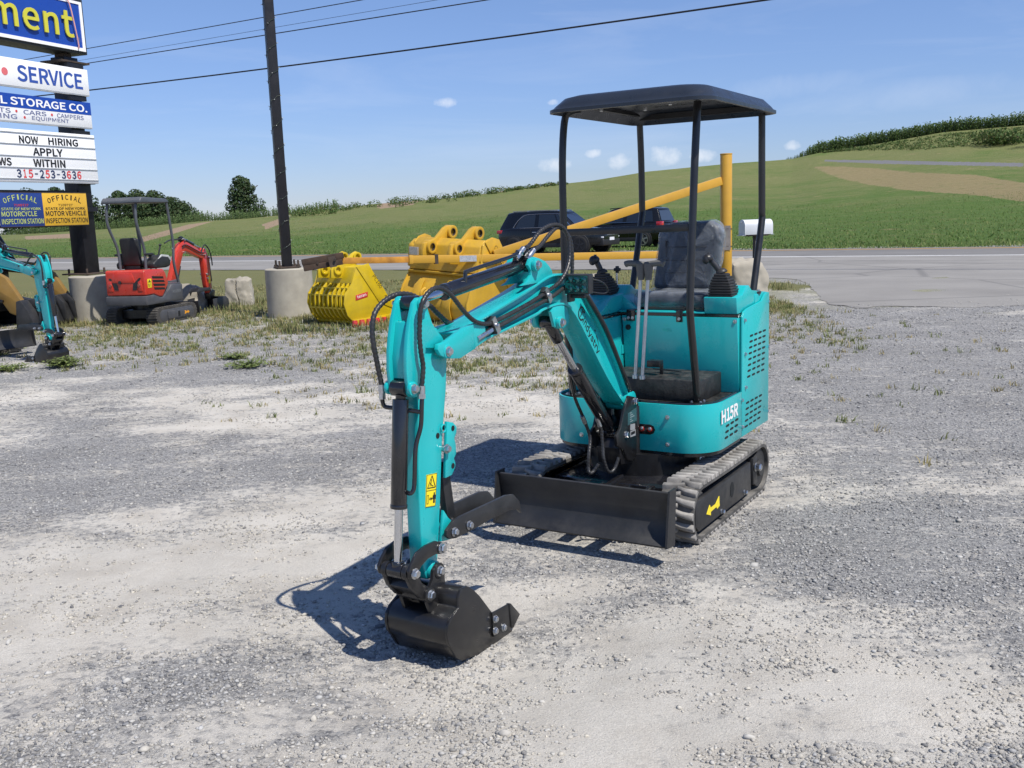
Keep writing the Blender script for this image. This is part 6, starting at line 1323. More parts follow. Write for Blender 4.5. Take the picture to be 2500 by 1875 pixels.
def boulder(x,y,sx,sy,sz,seed,label,square=.5,crack=False,rz=0):
    bm=bmesh.new(); bmesh.ops.create_icosphere(bm,subdivisions=5,radius=1)
    for v in bm.verts:
        p=v.co.copy(); k=max(abs(p.x),abs(p.y),abs(p.z)); q=p.lerp(p/k*.86,square)
        n_=noise.noise(p*1.1+Vector((seed*3.1,0,0)))*.17+noise.noise(p*2.6+Vector((0,seed,0)))*.09+noise.noise(p*6+Vector((seed,0,1)))*.035+noise.noise(p*15+Vector((seed,0,1)))*.012
        q*=1+n_
        if crack and q.y<0: q*=1-.16*math.exp(-((p.x+.08+.13*p.z+.05*math.sin(p.z*6))/.05)**2)
        v.co=Vector((q.x*sx,q.y*sy,max(q.z,-.55)*sz+sz*.52))
    me=bpy.data.meshes.new('boulder'); bm.to_mesh(me); bm.free(); me.materials.append(ROCK); me.shade_smooth(); me.set_sharp_from_angle(angle=R_(32)); o=bpy.data.objects.new('boulder',me); COL.objects.link(o); o.location=(x,y,-.02); o.rotation_euler=(0,0,rz); return tag(o,label,'boulder')
# ------------------------------------------------------------------ the two yellow buckets
def bucket_skeleton():
    F=T['SKF']; t=thing('skeleton_bucket',F[0],'bright yellow slatted skeleton bucket with red teeth beside the pole footing','excavator bucket',math.atan2(F[1][1],F[1][0]))
    Y=mat('bucket_bright_yellow',(.55,.395,.008),.38,coat=.25,var=.10,dust=.4,dcol=(.28,.20,.05),dscale=10); RD_=mat('tooth_red',(.5,.03,.03),.4,coat=.3,var=.15,dust=.2)
    def mk(n,mb,m,p=None,**k): return mb.build(n,m,t if p is None else p,**k)
    W=.98; side=[tuple(p) for p in T['k_side']]; side=[(x,max(z,.01)) for x,z in side]
    for y0,y1 in ((0,.022),(W-.022,W)):
        mb=MB(); mb.prism(side,y0,y1); s=mk('bucket_side',mb,Y,bevel=.004)
        if y0==0:
            mb=MB(); mb.prism([tuple(p) for p in T['k_strip']],-.012,0); st=mk('side_bar',mb,Y,s,bevel=.003)
            u=Vector((.55,0,-.83)).normalized(); v=Vector((u.z*-1,0,u.x)); v=Vector((.83,0,.55)).normalized()
            mb=MB(); put_text(mb,'PC160',Vector((.36,-.0135,.74)),u,v,.24,.06,0); put_text(mb,'48 "',Vector((.565,-.0135,.42)),u,v,.13,.055,0); mk('painted_mark',mb,DARKINK,st,smooth=0,clean=False)
            mb=MB(); b=T['k_badge']; mb.prism([(.02,.395),(.255,.435),(.262,.515),(.027,.475)],-.006,0); bd=mk('badge',mb,RD_,s,bevel=.002)
            mb=MB(); u=Vector((.235,0,.04)).normalized(); v=Vector((-u.z,0,u.x)); put_text(mb,'teran',Vector((.055,-.0072,.425)),u,v,.175,.042,.01); mk('badge_lettering',mb,WHITE,bd,smooth=0,clean=False)
    mb=MB(); mb.prism([(-.02,.01),(.78,.01),(.78,.13),(-.06,.105)],-.03,0); mb.bb(.66,.78,0,W,.01,.04); lip=mk('lip_plate',mb,Y,bevel=.004)
    for x in T['k_teeth']:
        mb=MB(); mb.prism([(x-.05,.0),(x+.05,.0),(x+.032,.10),(x-.032,.10)],-.075,-.028); mb.prism([(x-.028,.03),(x+.028,.03),(x+.02,.075),(x-.02,.075)],-.09,-.07); mk('bucket_tooth',mb,RD_,lip,bevel=.006)
    back=[tuple(p) for p in T['k_back']]; bs=[(p.x,p.y) for p in catmull([Vector((x,max(z,.015),0)) for x,z in back],5)]
    for i in range(8):
        y=.09+i*(W-.18)/7; mb=MB(); mb.ribbon(bs,.05,y-.018,y+.018,-1 if False else 1); mk('back_slat',mb,Y,bevel=.005)
    mb=MB()
    for f_ in (.0,.22,.45,.68,.95):
        k=min(int(f_*(len(bs)-1)),len(bs)-1); x,z=bs[k]; mb.box((x+.03,W/2,z),(.05,W-.04,.03))
    mk('cross_slat',mb,Y,bevel=.004)
    mb=MB(); mb.prism([(-.03,.66),(.06,.90),(.27,.93),(.20,.66)],.02,W-.02); mk('top_plate',mb,Y,bevel=.01)
    E=[tuple(p) for p in T['k_earB']]
    for y,P in ((.30,T['k_pinsB']),(.64,T['k_pinsA'])):
        mb=MB(); mb.prism(E,y-.02,y+.02)
        for x,z in T['k_pinsB']: mb.ring((x,y-.05,z),(x,y+.05,z),.075,.042)
        mk('mount_ear',mb,Y,bevel=.004)
    mb=MB(); mb.ring((.62,.30,.30),(.62,.42,.30),.2,.14); mb.prism([(.62,.33),(.86,.36),(.9,.28),(.72,.24)],.0,.05); mb.prism([(.7,.14),(.92,.17),(.92,.11),(.72,.06)],.0,.06); mk('side_cutter',mb,Y,bevel=.004)
    mb=MB(); mb.prism([(.78,.02),(1.0,.04),(1.0,.07),(.78,.075)],-.01,.08); mk('corner_tooth',mb,RD_,lip,bevel=.004)
def bucket_big():
    F=T['BGF']; t=thing('digging_bucket',F[0],'large orange yellow digging bucket with two mounting ears, behind the boom','excavator bucket',math.atan2(F[1][1],F[1][0]))
    t.rotation_euler=(R_(3.4),0,math.atan2(F[1][1],F[1][0])); t.location.z=-.03
    Y=mat('bucket_orange_yellow',(.55,.325,.022),.45,coat=.15,var=.10,vscale=3,dust=.5,dcol=(.30,.17,.05),dscale=8); INS=mat('ear_bore',(.05,.035,.03),.6,var=.3)
    def mk(n,mb,m,p=None,**k): return mb.build(n,m,t if p is None else p,**k)
    W=1.42; side=[tuple(p) for p in T['g_side']]
    for y0,y1 in ((0,.028),(W-.028,W)):
        mb=MB(); mb.prism(side,y0,y1); s=mk('bucket_side',mb,Y,bevel=.005)
        if y0==0:
            mb=MB(); P=[tuple(p) for p in T['g_strip']]; mb.prism([P[0],P[1],P[2],P[3],P[4],(1.02,.46),(.86,.66)],-.018,0); st=mk('side_bar',mb,Y,s,bevel=.004)
            u=Vector((.45,0,-.72)).normalized(); v=Vector((.72,0,.45)).normalized(); mb=MB(); put_text(mb,'C.T330',Vector((.60,-.0195,1.16)),u,v,.36,.075,-.004); mk('painted_mark',mb,mat('faded_mark',(.13,.07,.02),.6),st,smooth=0,clean=False)
    bk=side[8:]+[side[0]]; bs=[(p.x,p.y) for p in catmull([Vector((x,z,0)) for x,z in bk],4)]
    inn=Vector((.7,.5)); bi=[tuple(Vector(p)+(inn-Vector(p)).normalized()*.02) for p in bs]
    mb=MB(); mb.ribbon(bi,.02,.028,W-.028,-1); sh=mk('bucket_shell',mb,Y,smooth=40)
    mb=MB(); 
    for y in (.32,.98): mb.ribbon([tuple(Vector(p)-(inn-Vector(p)).normalized()*.004) for p in bs[2:-10]],.016,y,y+.16,1)
    mk('wear_strap',mb,Y,sh,bevel=.003)
    mb=MB(); mb.prism([(.22,.78),(.33,1.17),(.46,1.27),(.60,1.25),(.46,.80)],.03,W-.03); mk('top_plate',mb,Y,bevel=.02)
    mb=MB(); mb.bb(.19,.24,.03,W-.03,.735,.77); mk('back_rib',mb,Y,bevel=.005)
    E=[tuple(p) for p in T['g_earB']]
    for y in (.42,.97):
        mb=MB(); mb.prism(E,y-.03,y+.03)
        for x,z in T['g_pinsB']: mb.ring((x,y-.075,z),(x,y+.075,z),.105,.058)
        e=mk('mount_ear',mb,Y,bevel=.006)
        mb=MB()
        for x,z in T['g_pinsB']: mb.ring((x,y-.073,z),(x,y+.073,z),.059,.052)
        mk('ear_bush',mb,INS,e)
    mb=MB(); mb.prism([(.30,.80),(.33,1.15),(.46,1.24),(.60,1.22),(.50,.8)],W-.02,W+.10); mk('corner_gusset',mb,Y,bevel=.03)
    mb=MB(); mb.tube([(.02,.86,.52),(-.05,.86,.49),(-.08,.86,.43),(-.04,.86,.38),(.02,.86,.37)],.025,8,3); mb.tube([(.02,.80,.50),(-.05,.80,.47),(-.08,.80,.41),(-.04,.80,.36)],.02,8,3); mk('lifting_eye',mb,Y)
    mb=MB(); mb.bb(.20,.24,W-.22,W-.05,1.0,1.12); mk('label_plate',mb,mat('silver_tape',(.5,.51,.52),.3),sh)
# ------------------------------------------------------------------ cars
def suv(loc,rz,label,paint,rimm,boxy=False,H=1.68,L=4.62,w=.93):
    t=thing('parked_car',loc,label,'car',rz); hl=L/2
    PT=paint; GL=mat('car_glass',(.012,.016,.02),.06,coat=1,var=.0); CL=mat('car_cladding',(.012,.012,.013),.6,var=.1); TY=mat('tyre',(.015,.015,.015),.8); CH=mat('car_chrome',(.6,.61,.62),.15,metal=1,var=0); LT=mat('head_lamp',(.72,.74,.76),.12,metal=.1,coat=1); TL=mat('tail_lamp',(.5,.012,.015),.12,coat=1); PLT=mat('plate_white',(.7,.72,.75),.4)
    def mk(n,mb,m,p=None,**k): return mb.build(n,m,t if p is None else p,**k)
    # lower body: stations along x
    st=[(-hl,.42,.88,.72),(-hl+.06,.34,1.0,.80),(-hl+.25,.30,1.08,.88),(-hl+.9,.28,1.09,w),(0,.28,1.05,w),(hl-1.55,.28,1.03,w),(hl-1.2,.28,1.02,w-.01),(hl-.55,.29,.96,w-.04),(hl-.18,.33,.88,.80),(hl,.42,.74,.62)]
    if boxy: st=[(x,a,b+.03,c) for x,a,b,c in st]
    vs=[];n=12
    for x,z0,z1,ww in st:
        h=z1-z0; sec=[(-.55*ww,z0),(-.93*ww,z0+.04),(-ww,z0+.22*h),(-ww*1.005,z0+.55*h),(-.985*ww,z0+.86*h),(-.90*ww,z1-.01)]
        vs+=[(x,y,z) for y,z in sec]+[(x,-y,z) for y,z in sec[::-1]]
    fs=[(i*n+k,i*n+(k+1)%n,(i+1)*n+(k+1)%n,(i+1)*n+k) for i in range(len(st)-1) for k in range(n)]+[tuple(range(n))[::-1],tuple((len(st)-1)*n+k for k in range(n))]
    mb=MB(); mb.add(vs,fs); body=mk('car_body',mb,PT,bevel=.012,smooth=45)
    # greenhouse
    zb=1.03 if not boxy else 1.07; zr=H-.05
    bx=[(-hl+.12,.80),(-hl+.55,.86),(0,.875),(hl-1.62,.86),(hl-1.18,.76)]
    rx=[(-hl+.42,.58),(-hl+.75,.64),(-.1,.66),(hl-2.1,.65),(hl-1.95,.55)] if not boxy else [(-hl+.34,.62),(-hl+.6,.67),(-.1,.69),(hl-2.2,.68),(hl-2.0,.6)]
    zrr=[zr-.05,zr-.01,zr,zr-.02,zr-.07]
    vs=[];m=5
    for (x,y),(x2,y2),z2 in zip(bx,rx,zrr): vs+=[(x,-y,zb),(x2,-y2,z2),(x2,-y2*.86,z2+.05),(x2,y2*.86,z2+.05),(x2,y2,z2),(x,y,zb)]
    fs=[(i*6+k,i*6+k+1,(i+1)*6+k+1,(i+1)*6+k) for i in range(m-1) for k in range(5)]+[(5,4,3,2,1,0),tuple((m-1)*6+k for k in range(6))]
    mb=MB(); mb.add(vs,fs); cab=mk('car_roof',mb,PT,bevel=.01,smooth=45)
    def sp(u,v,s,off=.006):            # point on the glasshouse side
        i=min(int(u*4),3); f=u*4-i
        B=Vector(bx[i]).lerp(Vector(bx[i+1]),f); R2=Vector(rx[i]).lerp(Vector(rx[i+1]),f); z2=zrr[i]*(1-f)+zrr[i+1]*f
        return Vector((B.x*(1-v)+R2.x*v,s*(B.y*(1-v)+R2.y*v+off),zb*(1-v)+z2*v))
    for s in (-1,1):
        for a,b in ((.30 if not boxy else .2,.42),(.445,.66),(.685,.90)):
            mb=MB(); k=6; lo=[sp(a+(b-a)*i/k,.10,s) for i in range(k+1)]; hi=[sp(a+(b-a)*i/k+(.02 if i==0 and a<.35 else 0),.86,s) for i in range(k+1)]; mb.add(lo+hi,[(i,i+1,k+2+i,k+1+i) for i in range(k)]); mk('side_window',mb,GL,cab,smooth=0)
        mb=MB(); P=[sp(.285+.62*i/14,.07,s,.010) for i in range(15)]; 
        if not boxy: P+=[sp(.9,.45,s,.01)]; mb.tube([sp(.285,.07,s,.01),sp(.30,.5,s,.01),sp(.34,.86,s,.012)]+[sp(.34+.56*i/8,.90,s,.012) for i in range(1,9)],.010,6,2)
        mb.tube(P,.010,6,1); mk('window_trim',mb,CH,cab)
        mb=MB(); mb.tube([(-hl+.7,s*.55,H-.03),(-hl+.85,s*.57,H+.015),(.15,s*.57,H+.015),(.35,s*.55,H-.03)],.018,6,3); mk('roof_rail',mb,CH if not boxy else CL,cab)
        mb=MB(); mb.ell((hl-1.50,s*1.01,1.10),.10,.10,.075,12,8); mk('side_mirror',mb,PT,body)
        mb=MB(); mb.bb(-hl+.85,hl-.95,s*(w-.02),s*(w+.012),.27,.44); mk('sill_cladding',mb,CL,body,bevel=.01)
        for x in (-.55,.42):
            mb=MB(); mb.bb(x-.1,x+.1,s*(w-.03),s*(w+.012),.88,.91); mk('door_handle',mb,CH if not boxy else PT,body,bevel=.008)
        mb=MB()
        for x in (-.72,.30,1.12): mb.bb(x-.004,x+.004,s*(w-.05),s*(w+.0055),.45,1.0)
        mk('door_gap',mb,HOLE,body)
        for x in (-hl+.92,hl-.92):
            mb=MB(); mb.cyl((x,s*(w-.22),.365),(x,s*(w+.010),.365),.415,n=30); mk('wheel_arch',mb,CL,body,bevel=.01)
            mb=MB(); mb.lathe((x,s*(w-.2),.355),[(0,.30),(.02,.355),(.20,.355),(.225,.33),(.228,.26)],(0,s,0),30); wh=mk('wheel',mb,TY,smooth=50)
            mb=MB(); mb.ring((x,s*(w+.015),.355),(x,s*(w+.032),.355),.255,.225,28)
            for k in range(5):
                a=2*math.pi*k/5+.3; d=Vector((math.cos(a),0,math.sin(a))); c=Vector((x,s*(w+.026),.355)); mb.bar([c+d*.03,c+d*.235],.05 if not boxy else .07,.012,(0,1,0))
            mb.cyl((x,s*(w+.01),.355),(x,s*(w+.034),.355),.05,n=14); mk('wheel_rim',mb,rimm,wh)
            mb=MB(); mb.cyl((x,s*(w-.05),.355),(x,s*(w+.012),.355),.23,n=24); mk('brake_disc',mb,mat('dark_disc',(.01,.01,.01),.6),wh)
        # lamps
        mb=MB()
        if not boxy: mb.prism([(s*.44,.86),(s*.78,.89),(s*.80,.93),(s*.46,.92)],hl-.32,hl-.05,lambda q: V(q.y-abs(q.x)*.22+.08,q.x,q.z)); 
        else: mb.bb(hl-.22,hl-.05,s*.52,s*.80,.78,.93)
        mk('headlight',mb,LT,body,bevel=.01)
        mb=MB(); mb.bb(-hl+.02,-hl+.30,s*.66,s*(.875 if not boxy else .885),.86 if not boxy else .80,1.0 if not boxy else 1.12); mk('tail_light',mb,TL,body,bevel=.012)
        mb=MB(); mb.bb(hl-.36,hl-.02,s*.45,s*.72,.60,.66); mk('fog_lamp',mb,LT,body,bevel=.01)
    # windscreen, rear window
    def ends(i,name):
        a,b=vs[i*6],vs[i*6+5]; c,d=vs[i*6+4],vs[i*6+1]; mb=MB(); A,B_,C_,D=map(Vector,(a,b,c,d)); off=Vector((.012 if i else -.012,0,.012)); q=lambda u,v:(A.lerp(B_,u)).lerp(D.lerp(C_,u),v)+off
        mb.add([q(.08,.12),q(.92,.12),q(.92,.9),q(.08,.9)],[(0,1,2,3)]); mk(name,mb,GL,cab,smooth=0)
    ends(4,'windscreen'); ends(0,'rear_window')
    mb=MB(); mb.bb(hl-.16,hl-.005,-.40,.40,.70,.86); gr=mk('front_grille',mb,CL,body,bevel=.02)
    mb=MB()
    for k in range(7): mb.bb(hl-.02,hl+.012,-.36+k*.115,-.29+k*.115,.71,.85)
    mk('grille_slots',mb,mat('grille_silver',(.6,.61,.62),.3,metal=.35),gr,bevel=.01)
    mb=MB(); mb.bb(hl-.45,hl+.01,-.72,.72,.30,.56); mb.bb(-hl-.01,-hl+.4,-.74,.74,.32,.55); mk('bumper',mb,CL,body,bevel=.05,seg=3)
    mb=MB(); mb.bb(hl+.008,hl+.02,-.20,.20,.50,.62); mk('number_plate',mb,PLT,body)
    return t
# ------------------------------------------------------------------ compact track loader
def loader():
    t=thing('track_loader',(-9.6,17.2,0),'black and tan compact track loader with a mesh sided cab at the left edge','track loader',R_(-4))
    TAN=mat('loader_tan',(.24,.14,.03),.5,var=.1,dust=.4,dcol=(.22,.17,.1)); 
    def mk(n,mb,m,p=None,**k): return mb.build(n,m,t if p is None else p,**k)
    for y in (-.85,.55):
        mb=MB(); P=[(-1.35,.30),(-1.25,.08),(-1.05,.0),(.85,.0),(1.05,.08),(1.1,.28),(.95,.42),(-.6,.75),(-.95,.72)]; mb.prism(P,y,y+.32); k=mk('rubber_track',mb,TRACKR if False else RUBBER,bevel=.03)
        mb=MB(); mb.prism([(x*.8-.03,z*.72+.08) for x,z in P],y-.01,y+.33); mk('track_frame',mb,BLACK,k,bevel=.02)
    mb=MB(); mb.bb(-1.4,.75,-.53,.53,.25,1.1); mk('chassis',mb,BLACK,bevel=.04)
    mb=MB(); mb.bb(-1.6,-.7,-.6,.6,.6,1.25); mk('engine_hood',mb,BLACK,bevel=.06)
    mb=MB(); 
    for y in (-.50,.44): mb.prism([(-.75,1.0),(-.62,2.02),(.42,2.02),(.66,1.62),(.98,1.02),(.92,1.0),(.60,1.58),(.40,1.95),(-.55,1.95),(-.66,1.0)],y,y+.06)
    mb.bb(-.65,.45,-.52,.52,1.97,2.05); cb=mk('cab_frame',mb,BLACK,bevel=.012)
    mb=MB(); mb.prism([(-.66,1.0),(-.56,1.95),(.40,1.95),(.60,1.58),(.90,1.0)],.47,.475); mb.bb(-.7,-.66,-.45,.45,1.0,1.95); mk('cab_panel',mb,mat('dark_cab_glass',(.012,.02,.016),.25,coat=.5),cb)
    mb=MB()
    for i in range(13): mb.cyl((-.6+i*.085,-.49,1.05),(-.6+i*.085,-.49,1.94 if i<11 else 1.75),.010,n=6)
    for i in range(11): mb.cyl((-.66,-.49,1.06+i*.082),(.66-.03*i if i>4 else .84-.05*i,-.49,1.06+i*.082),.010,n=6)
    mk('window_mesh',mb,BLACK,cb)
    mb=MB(); mb.tube([(.62,-.56,1.55),(.80,-.58,1.66),(.92,-.58,1.60),(1.04,-.58,1.22),(1.0,-.58,1.12),(.86,-.56,1.10)],.016,8,4); mk('grab_rail',mb,BLACK,cb)
    for y in (-.80,.68):
        mb=MB(); mb.prism([(-1.55,1.28),(-1.2,1.42),(-.5,1.30),(.7,1.12),(1.15,1.06),(1.45,.88),(1.72,.42),(1.60,.24),(1.45,.30),(1.20,.72),(.95,.88),(-.5,1.05),(-1.2,1.15)],y,y+.12); mk('lift_arm',mb,TAN,bevel=.02)
    mb=MB(); mb.cyl((.2,-.86,.75),(.9,-.86,.62),.05); mb.cyl((.9,-.86,.62),(1.4,-.86,.5),.028); mk('lift_cylinder',mb,BLKGLOSS)
    mb=MB(); mb.prism([(1.62,.06),(1.66,.50),(1.74,.52),(1.85,.35),(1.95,.08),(1.9,.03)],-.95,.95); mk('attachment_plate',mb,DSTEEL,bevel=.02)
    for y in (-.7,-.35,0,.35,.7):
        mb=MB(); mb.prism([(1.70,.50),(1.86,.52),(1.97,.40),(2.0,.1),(1.94,.1),(1.86,.38),(1.72,.42)],y-.03,y+.03); mk('grapple_tine',mb,DSTEEL,bevel=.01)
# ------------------------------------------------------------------ plants
def blade(vs,fs,x,y,z,h,w,lean,az,segs=2):
    dx,dy=math.cos(az),math.sin(az); px,py=-dy*w/2,dx*w/2; o=len(vs)
    for i in range(segs):
        t=i/segs; q=1-t*.6; b=lean*t*t
        vs.append((x+dx*b-px*q,y+dy*b-py*q,z+h*t*(1-.15*t*lean/h))); vs.append((x+dx*b+px*q,y+dy*b+py*q,z+h*t*(1-.15*t*lean/h)))
    vs.append((x+dx*lean,y+dy*lean,z+h*(1-.15*lean/h)))
    for i in range(segs-1): fs.append((o+2*i,o+2*i+1,o+2*i+3,o+2*i+2))
    fs.append((o+2*segs-2,o+2*segs-1,o+2*segs)); return 2*segs+1
def build_weeds():
    rnd=random.Random(5); vs=[];fs=[];tone=[];tint=[]
    n=0; tries=0
    while n<8000 and tries<400000:
        tries+=1
        y=5.2+14*rnd.random()**.8; x=(rnd.random()-.5)*(y*1.15+1)
        w=weedy(x,y); v=verge(x,y)
        if rnd.random()>w*.75*w+.10*w+v*.25: continue
        if -1.0<x<1.9 and 4.2<y<6.6: continue
        if x>4.6 and y>14.5: continue
        n+=1; z=lot_z(x,y); k=rnd.randrange(7,16); dry=rnd.random()<.4; sc_=rnd.uniform(.35,.95)
        for i in range(k):
            a=rnd.random()*6.283; h=rnd.uniform(.03,.11)*sc_
            c=blade(vs,fs,x+rnd.gauss(0,.03),y+rnd.gauss(0,.03),z,h,rnd.uniform(.006,.014),h*rnd.uniform(.3,1.1),a,2)
            t=rnd.random(); tone+=[t]*c; tint+=[(.75 if dry else .1)+.2*rnd.random()]*c
    m=tone_material('weed_leaves',(.07,.11,.03),(.17,.22,.065),.7,.25,hue=(.38,.31,.16))
    o=rawmesh('weeds',vs,fs,m,tone,tint); kind(o,'stuff'); tag(o,'thin weeds and dry grass coming up through the gravel','weeds')
    # taller growth along the far edge of the lot and round the footings
    vs=[];fs=[];tone=[];tint=[]
    for _ in range(5200):
        y=13.5+13*rnd.random(); x=(rnd.random()-.5)*(y*1.15+2)
        s=x*RN.x+y*RN.y
        if s>24.4 or rnd.random()>verge(x,y)*sm(11,17,s)+.8*ridge(x,y): continue
        a=rnd.random()*6.283
        for i in range(7):
            h=rnd.uniform(.035,.10); c=blade(vs,fs,x+rnd.gauss(0,.08),y+rnd.gauss(0,.08),0,h,rnd.uniform(.012,.022),h*rnd.uniform(.2,.9),rnd.random()*6.283,2); tone+=[rnd.random()]*c; tint+=[rnd.uniform(.15,.95)]*c
    for cx,cy,r,k in ((-7.35,17.7,.85,90),(-3.8,17.2,.85,90),(-2.6,15.3,.9,160),(-.7,15.1,1.1,130),(-5.5,20,.6,70),(-5.9,19,.7,60),(3.65,16.2,.5,50),(4.9,19.5,.5,50)):
        for _ in range(k):
            a=rnd.random()*6.283; q=r*rnd.uniform(.8,1.25); x,y=cx+q*math.cos(a),cy+q*math.sin(a)
            for i in range(6):
                h=rnd.uniform(.05,.18); c=blade(vs,fs,x+rnd.gauss(0,.05),y+rnd.gauss(0,.05),0,h,.014,h*rnd.uniform(.1,.6),rnd.random()*6.283,3); tone+=[rnd.random()]*c; tint+=[rnd.random()*.8]*c
    o=rawmesh('verge_grass',vs,fs,m,tone,tint); kind(o,'stuff'); tag(o,'patchy brown and green grass between the gravel and the road','grass')
    # grass of the field beyond the road
    vs=[];fs=[];tone=[];tint=[]
    for _ in range(60000):
        az=rnd.uniform(-29,30); q=rnd.random()**1.7; ra=R_(az); kk=RN.x*math.sin(ra)+RN.y*math.cos(ra); r0=36.6/kk; r=r0+(min(crest(az),r0+60)-r0)*q
        x,y=r*math.sin(ra),r*math.cos(ra); z=hill_z(az,r); h=rnd.uniform(.04,.13)*(1 if rnd.random()<.93 else 1.8); w=rnd.uniform(.03,.07)
        c=blade(vs,fs,x,y,z-.02,h,w,h*.5,rnd.random()*6.283,1); tone+=[rnd.random()]*c; tint+=[rnd.random()**3]*c
    o=rawmesh('field_grass',vs,fs,tone_material('field_leaves',(.068,.13,.026),(.14,.225,.055),.8,.3,hue=(.30,.29,.12)),tone,tint); kind(o,'stuff'); tag(o,'long green grass of the field beyond the road','grass')
def plant(name,x,y,r,h,n,label,cat,seed,leaf=(.03,.05),m=None):
    """low broad-leaved plant: stems with pairs of leaves"""
    rnd=random.Random(seed); vs=[];fs=[];tone=[];tint=[]
    for k in range(n):
        a=rnd.random()*6.283; q=r*rnd.random()**.6; hh=h*rnd.uniform(.4,1)*(1-.5*q/r); bx,by=q*math.cos(a),q*math.sin(a)
        for j in range(6):
            t=(j+1)/6; aa=rnd.random()*6.283; L=rnd.uniform(*leaf); w=L*.45; px,py,pz=bx*t,by*t,hh*t; dx,dy=math.cos(aa)*L,math.sin(aa)*L; o=len(vs); up_=rnd.uniform(-.1,.5)*L
            vs+= [(px,py,pz),(px+dx*.5-dy*.45,py+dy*.5+dx*.45,pz+up_*.6),(px+dx,py+dy,pz+up_),(px+dx*.5+dy*.45,py+dy*.5-dx*.45,pz+up_*.6)]; fs.append((o,o+1,o+2,o+3)); tone+=[.3+.9*rnd.random()]*4; tint+=[.1*rnd.random()]*4
    o=rawmesh(name,vs,fs,m,tone,tint); o.location=(x,y,lot_z(x,y)); return tag(o,label,cat)
def leafcloud(vs,fs,tone,tint,rnd,c,rad,n,size,flat=1.):
    for _ in range(n):
        while True:
            p=Vector((rnd.uniform(-1,1),rnd.uniform(-1,1),rnd.uniform(-1,1)))
            if .25<p.length<1: break
        p=p.normalized()*(p.length**.45); q=Vector((c[0]+p.x*rad[0],c[1]+p.y*rad[1],c[2]+p.z*rad[2]))
        nrm=(p+Vector((rnd.gauss(0,.6),rnd.gauss(0,.6),rnd.gauss(0,.6)+.3))).normalized(); a=nrm.orthogonal().normalized(); b=nrm.cross(a); t=rnd.random()*6.283; a,b=a*math.cos(t)+b*math.sin(t),b*math.cos(t)-a*math.sin(t)
        s=size*rnd.uniform(.5,1.2); o=len(vs)
        vs+=[tuple(q-a*s*.5),tuple(q+b*s*.32),tuple(q+a*s*.5),tuple(q-b*s*.32)]; fs.append((o,o+1,o+2,o+3)); tt=rnd.random(); tone+=[tt]*4; tint+=[rnd.random()**4]*4
def tree(x,y,z,h,w,seed,label,n=5200,leaf=.42,low=.12,group=None,m=None,shape='round'):
    rnd=random.Random(seed); r=thing('tree',(x,y,z),label,'tree',0,group)
    mb=MB(); th=h*.55; mb.tube([(0,0,-.6),(.02*h,0,th*.4),(-.01*h,.01*h,th)],h*.028,8,3)
    tips=[]
    for k in range(9):
        a=k*2.4+rnd.random(); zz=h*(low+.08+.07*k); e=Vector((math.cos(a)*w*.33,math.sin(a)*w*.33,min(zz+h*.18,h*.9))); mb.tube([(0,0,zz*.75),e*.5+Vector((0,0,zz*.45)),e],h*.009,6,3); tips.append(e)
    mb.build('trunk',mat('bark',(.06,.045,.035),.9,var=.3),r)
    vs=[];fs=[];tone=[];tint=[]; nb=26
    for k in range(nb):
        t=(k+.5)/nb; zz=h*(low+(1-low)*t)
        prof=(math.sin(math.pi*min(max((t*.92+.1),0),1))**.6) if shape=='round' else (1.05-t)**.75*min(1,.55+t*3)
        a=k*2.39996+rnd.uniform(-.4,.4); q=w*.5*prof*rnd.uniform(.45,.95); br=w*rnd.uniform(.17,.27)*(.55+.45*prof)
        leafcloud(vs,fs,tone,tint,rnd,(q*math.cos(a),q*math.sin(a),zz-br*.4),(br,br,br*.8),n//nb,leaf)
    rawmesh('crown',vs,fs,m,tone,tint).parent=r
    return r
def corn(name,az0,az1,rows,h,seed,label,step=.36,r_off=1.5,hv=.12):
    rnd=random.Random(seed); vs=[];fs=[];tone=[];tint=[]
    for row in range(rows):
        az=az0
        while az<az1:
            rc=crest(az)+r_off+row*.8; ra=R_(az+rnd.gauss(0,.03)); hh=h*rnd.gauss(1,hv)*(1 if not callable(h) else 1); 
            ed=min(sm(az0-.01,az0+2.5,az)+.25,1); hh*=ed
            x,y=rc*math.sin(ra),rc*math.cos(ra); z=hill_z(az,rc)-.05
            o=len(vs); d=rnd.random()*6.28
            for i in range(7):
                t=.12+.84*i/6; L=hh*rnd.uniform(.26,.42)*(1.15-.5*t); a=d+math.pi*i+rnd.gauss(0,.5); dx,dy=math.cos(a),math.sin(a); w=.085*hh*.5; zz=z+hh*t; o=len(vs); px,py=-dy*w,dx*w
                vs+=[(x-px,y-py,zz-.03),(x+px,y+py,zz-.03),(x+dx*L*.5+px,y+dy*L*.5+py,zz+L*.45),(x+dx*L*.5-px,y+dy*L*.5-py,zz+L*.45),(x+dx*L,y+dy*L,zz+L*.12)]
                fs+=[(o,o+1,o+2,o+3),(o+3,o+2,o+4)]; tt=rnd.random()*.6+.4*t; tone+=[tt]*5; tint+=[.03]*5
            o=len(vs); w=.03*hh; vs+=[(x-w,y,z),(x+w,y,z),(x,y,z+hh*1.02)]; fs.append((o,o+1,o+2)); tone+=[.4]*3; tint+=[.4]*3
            az+=step/rc*57.3*rnd.uniform(.7,1.3)
    o=rawmesh(name,vs,fs,CORNM if name=='corn_field' else CROPM,tone,tint); kind(o,'stuff'); return tag(o,label,'crop')
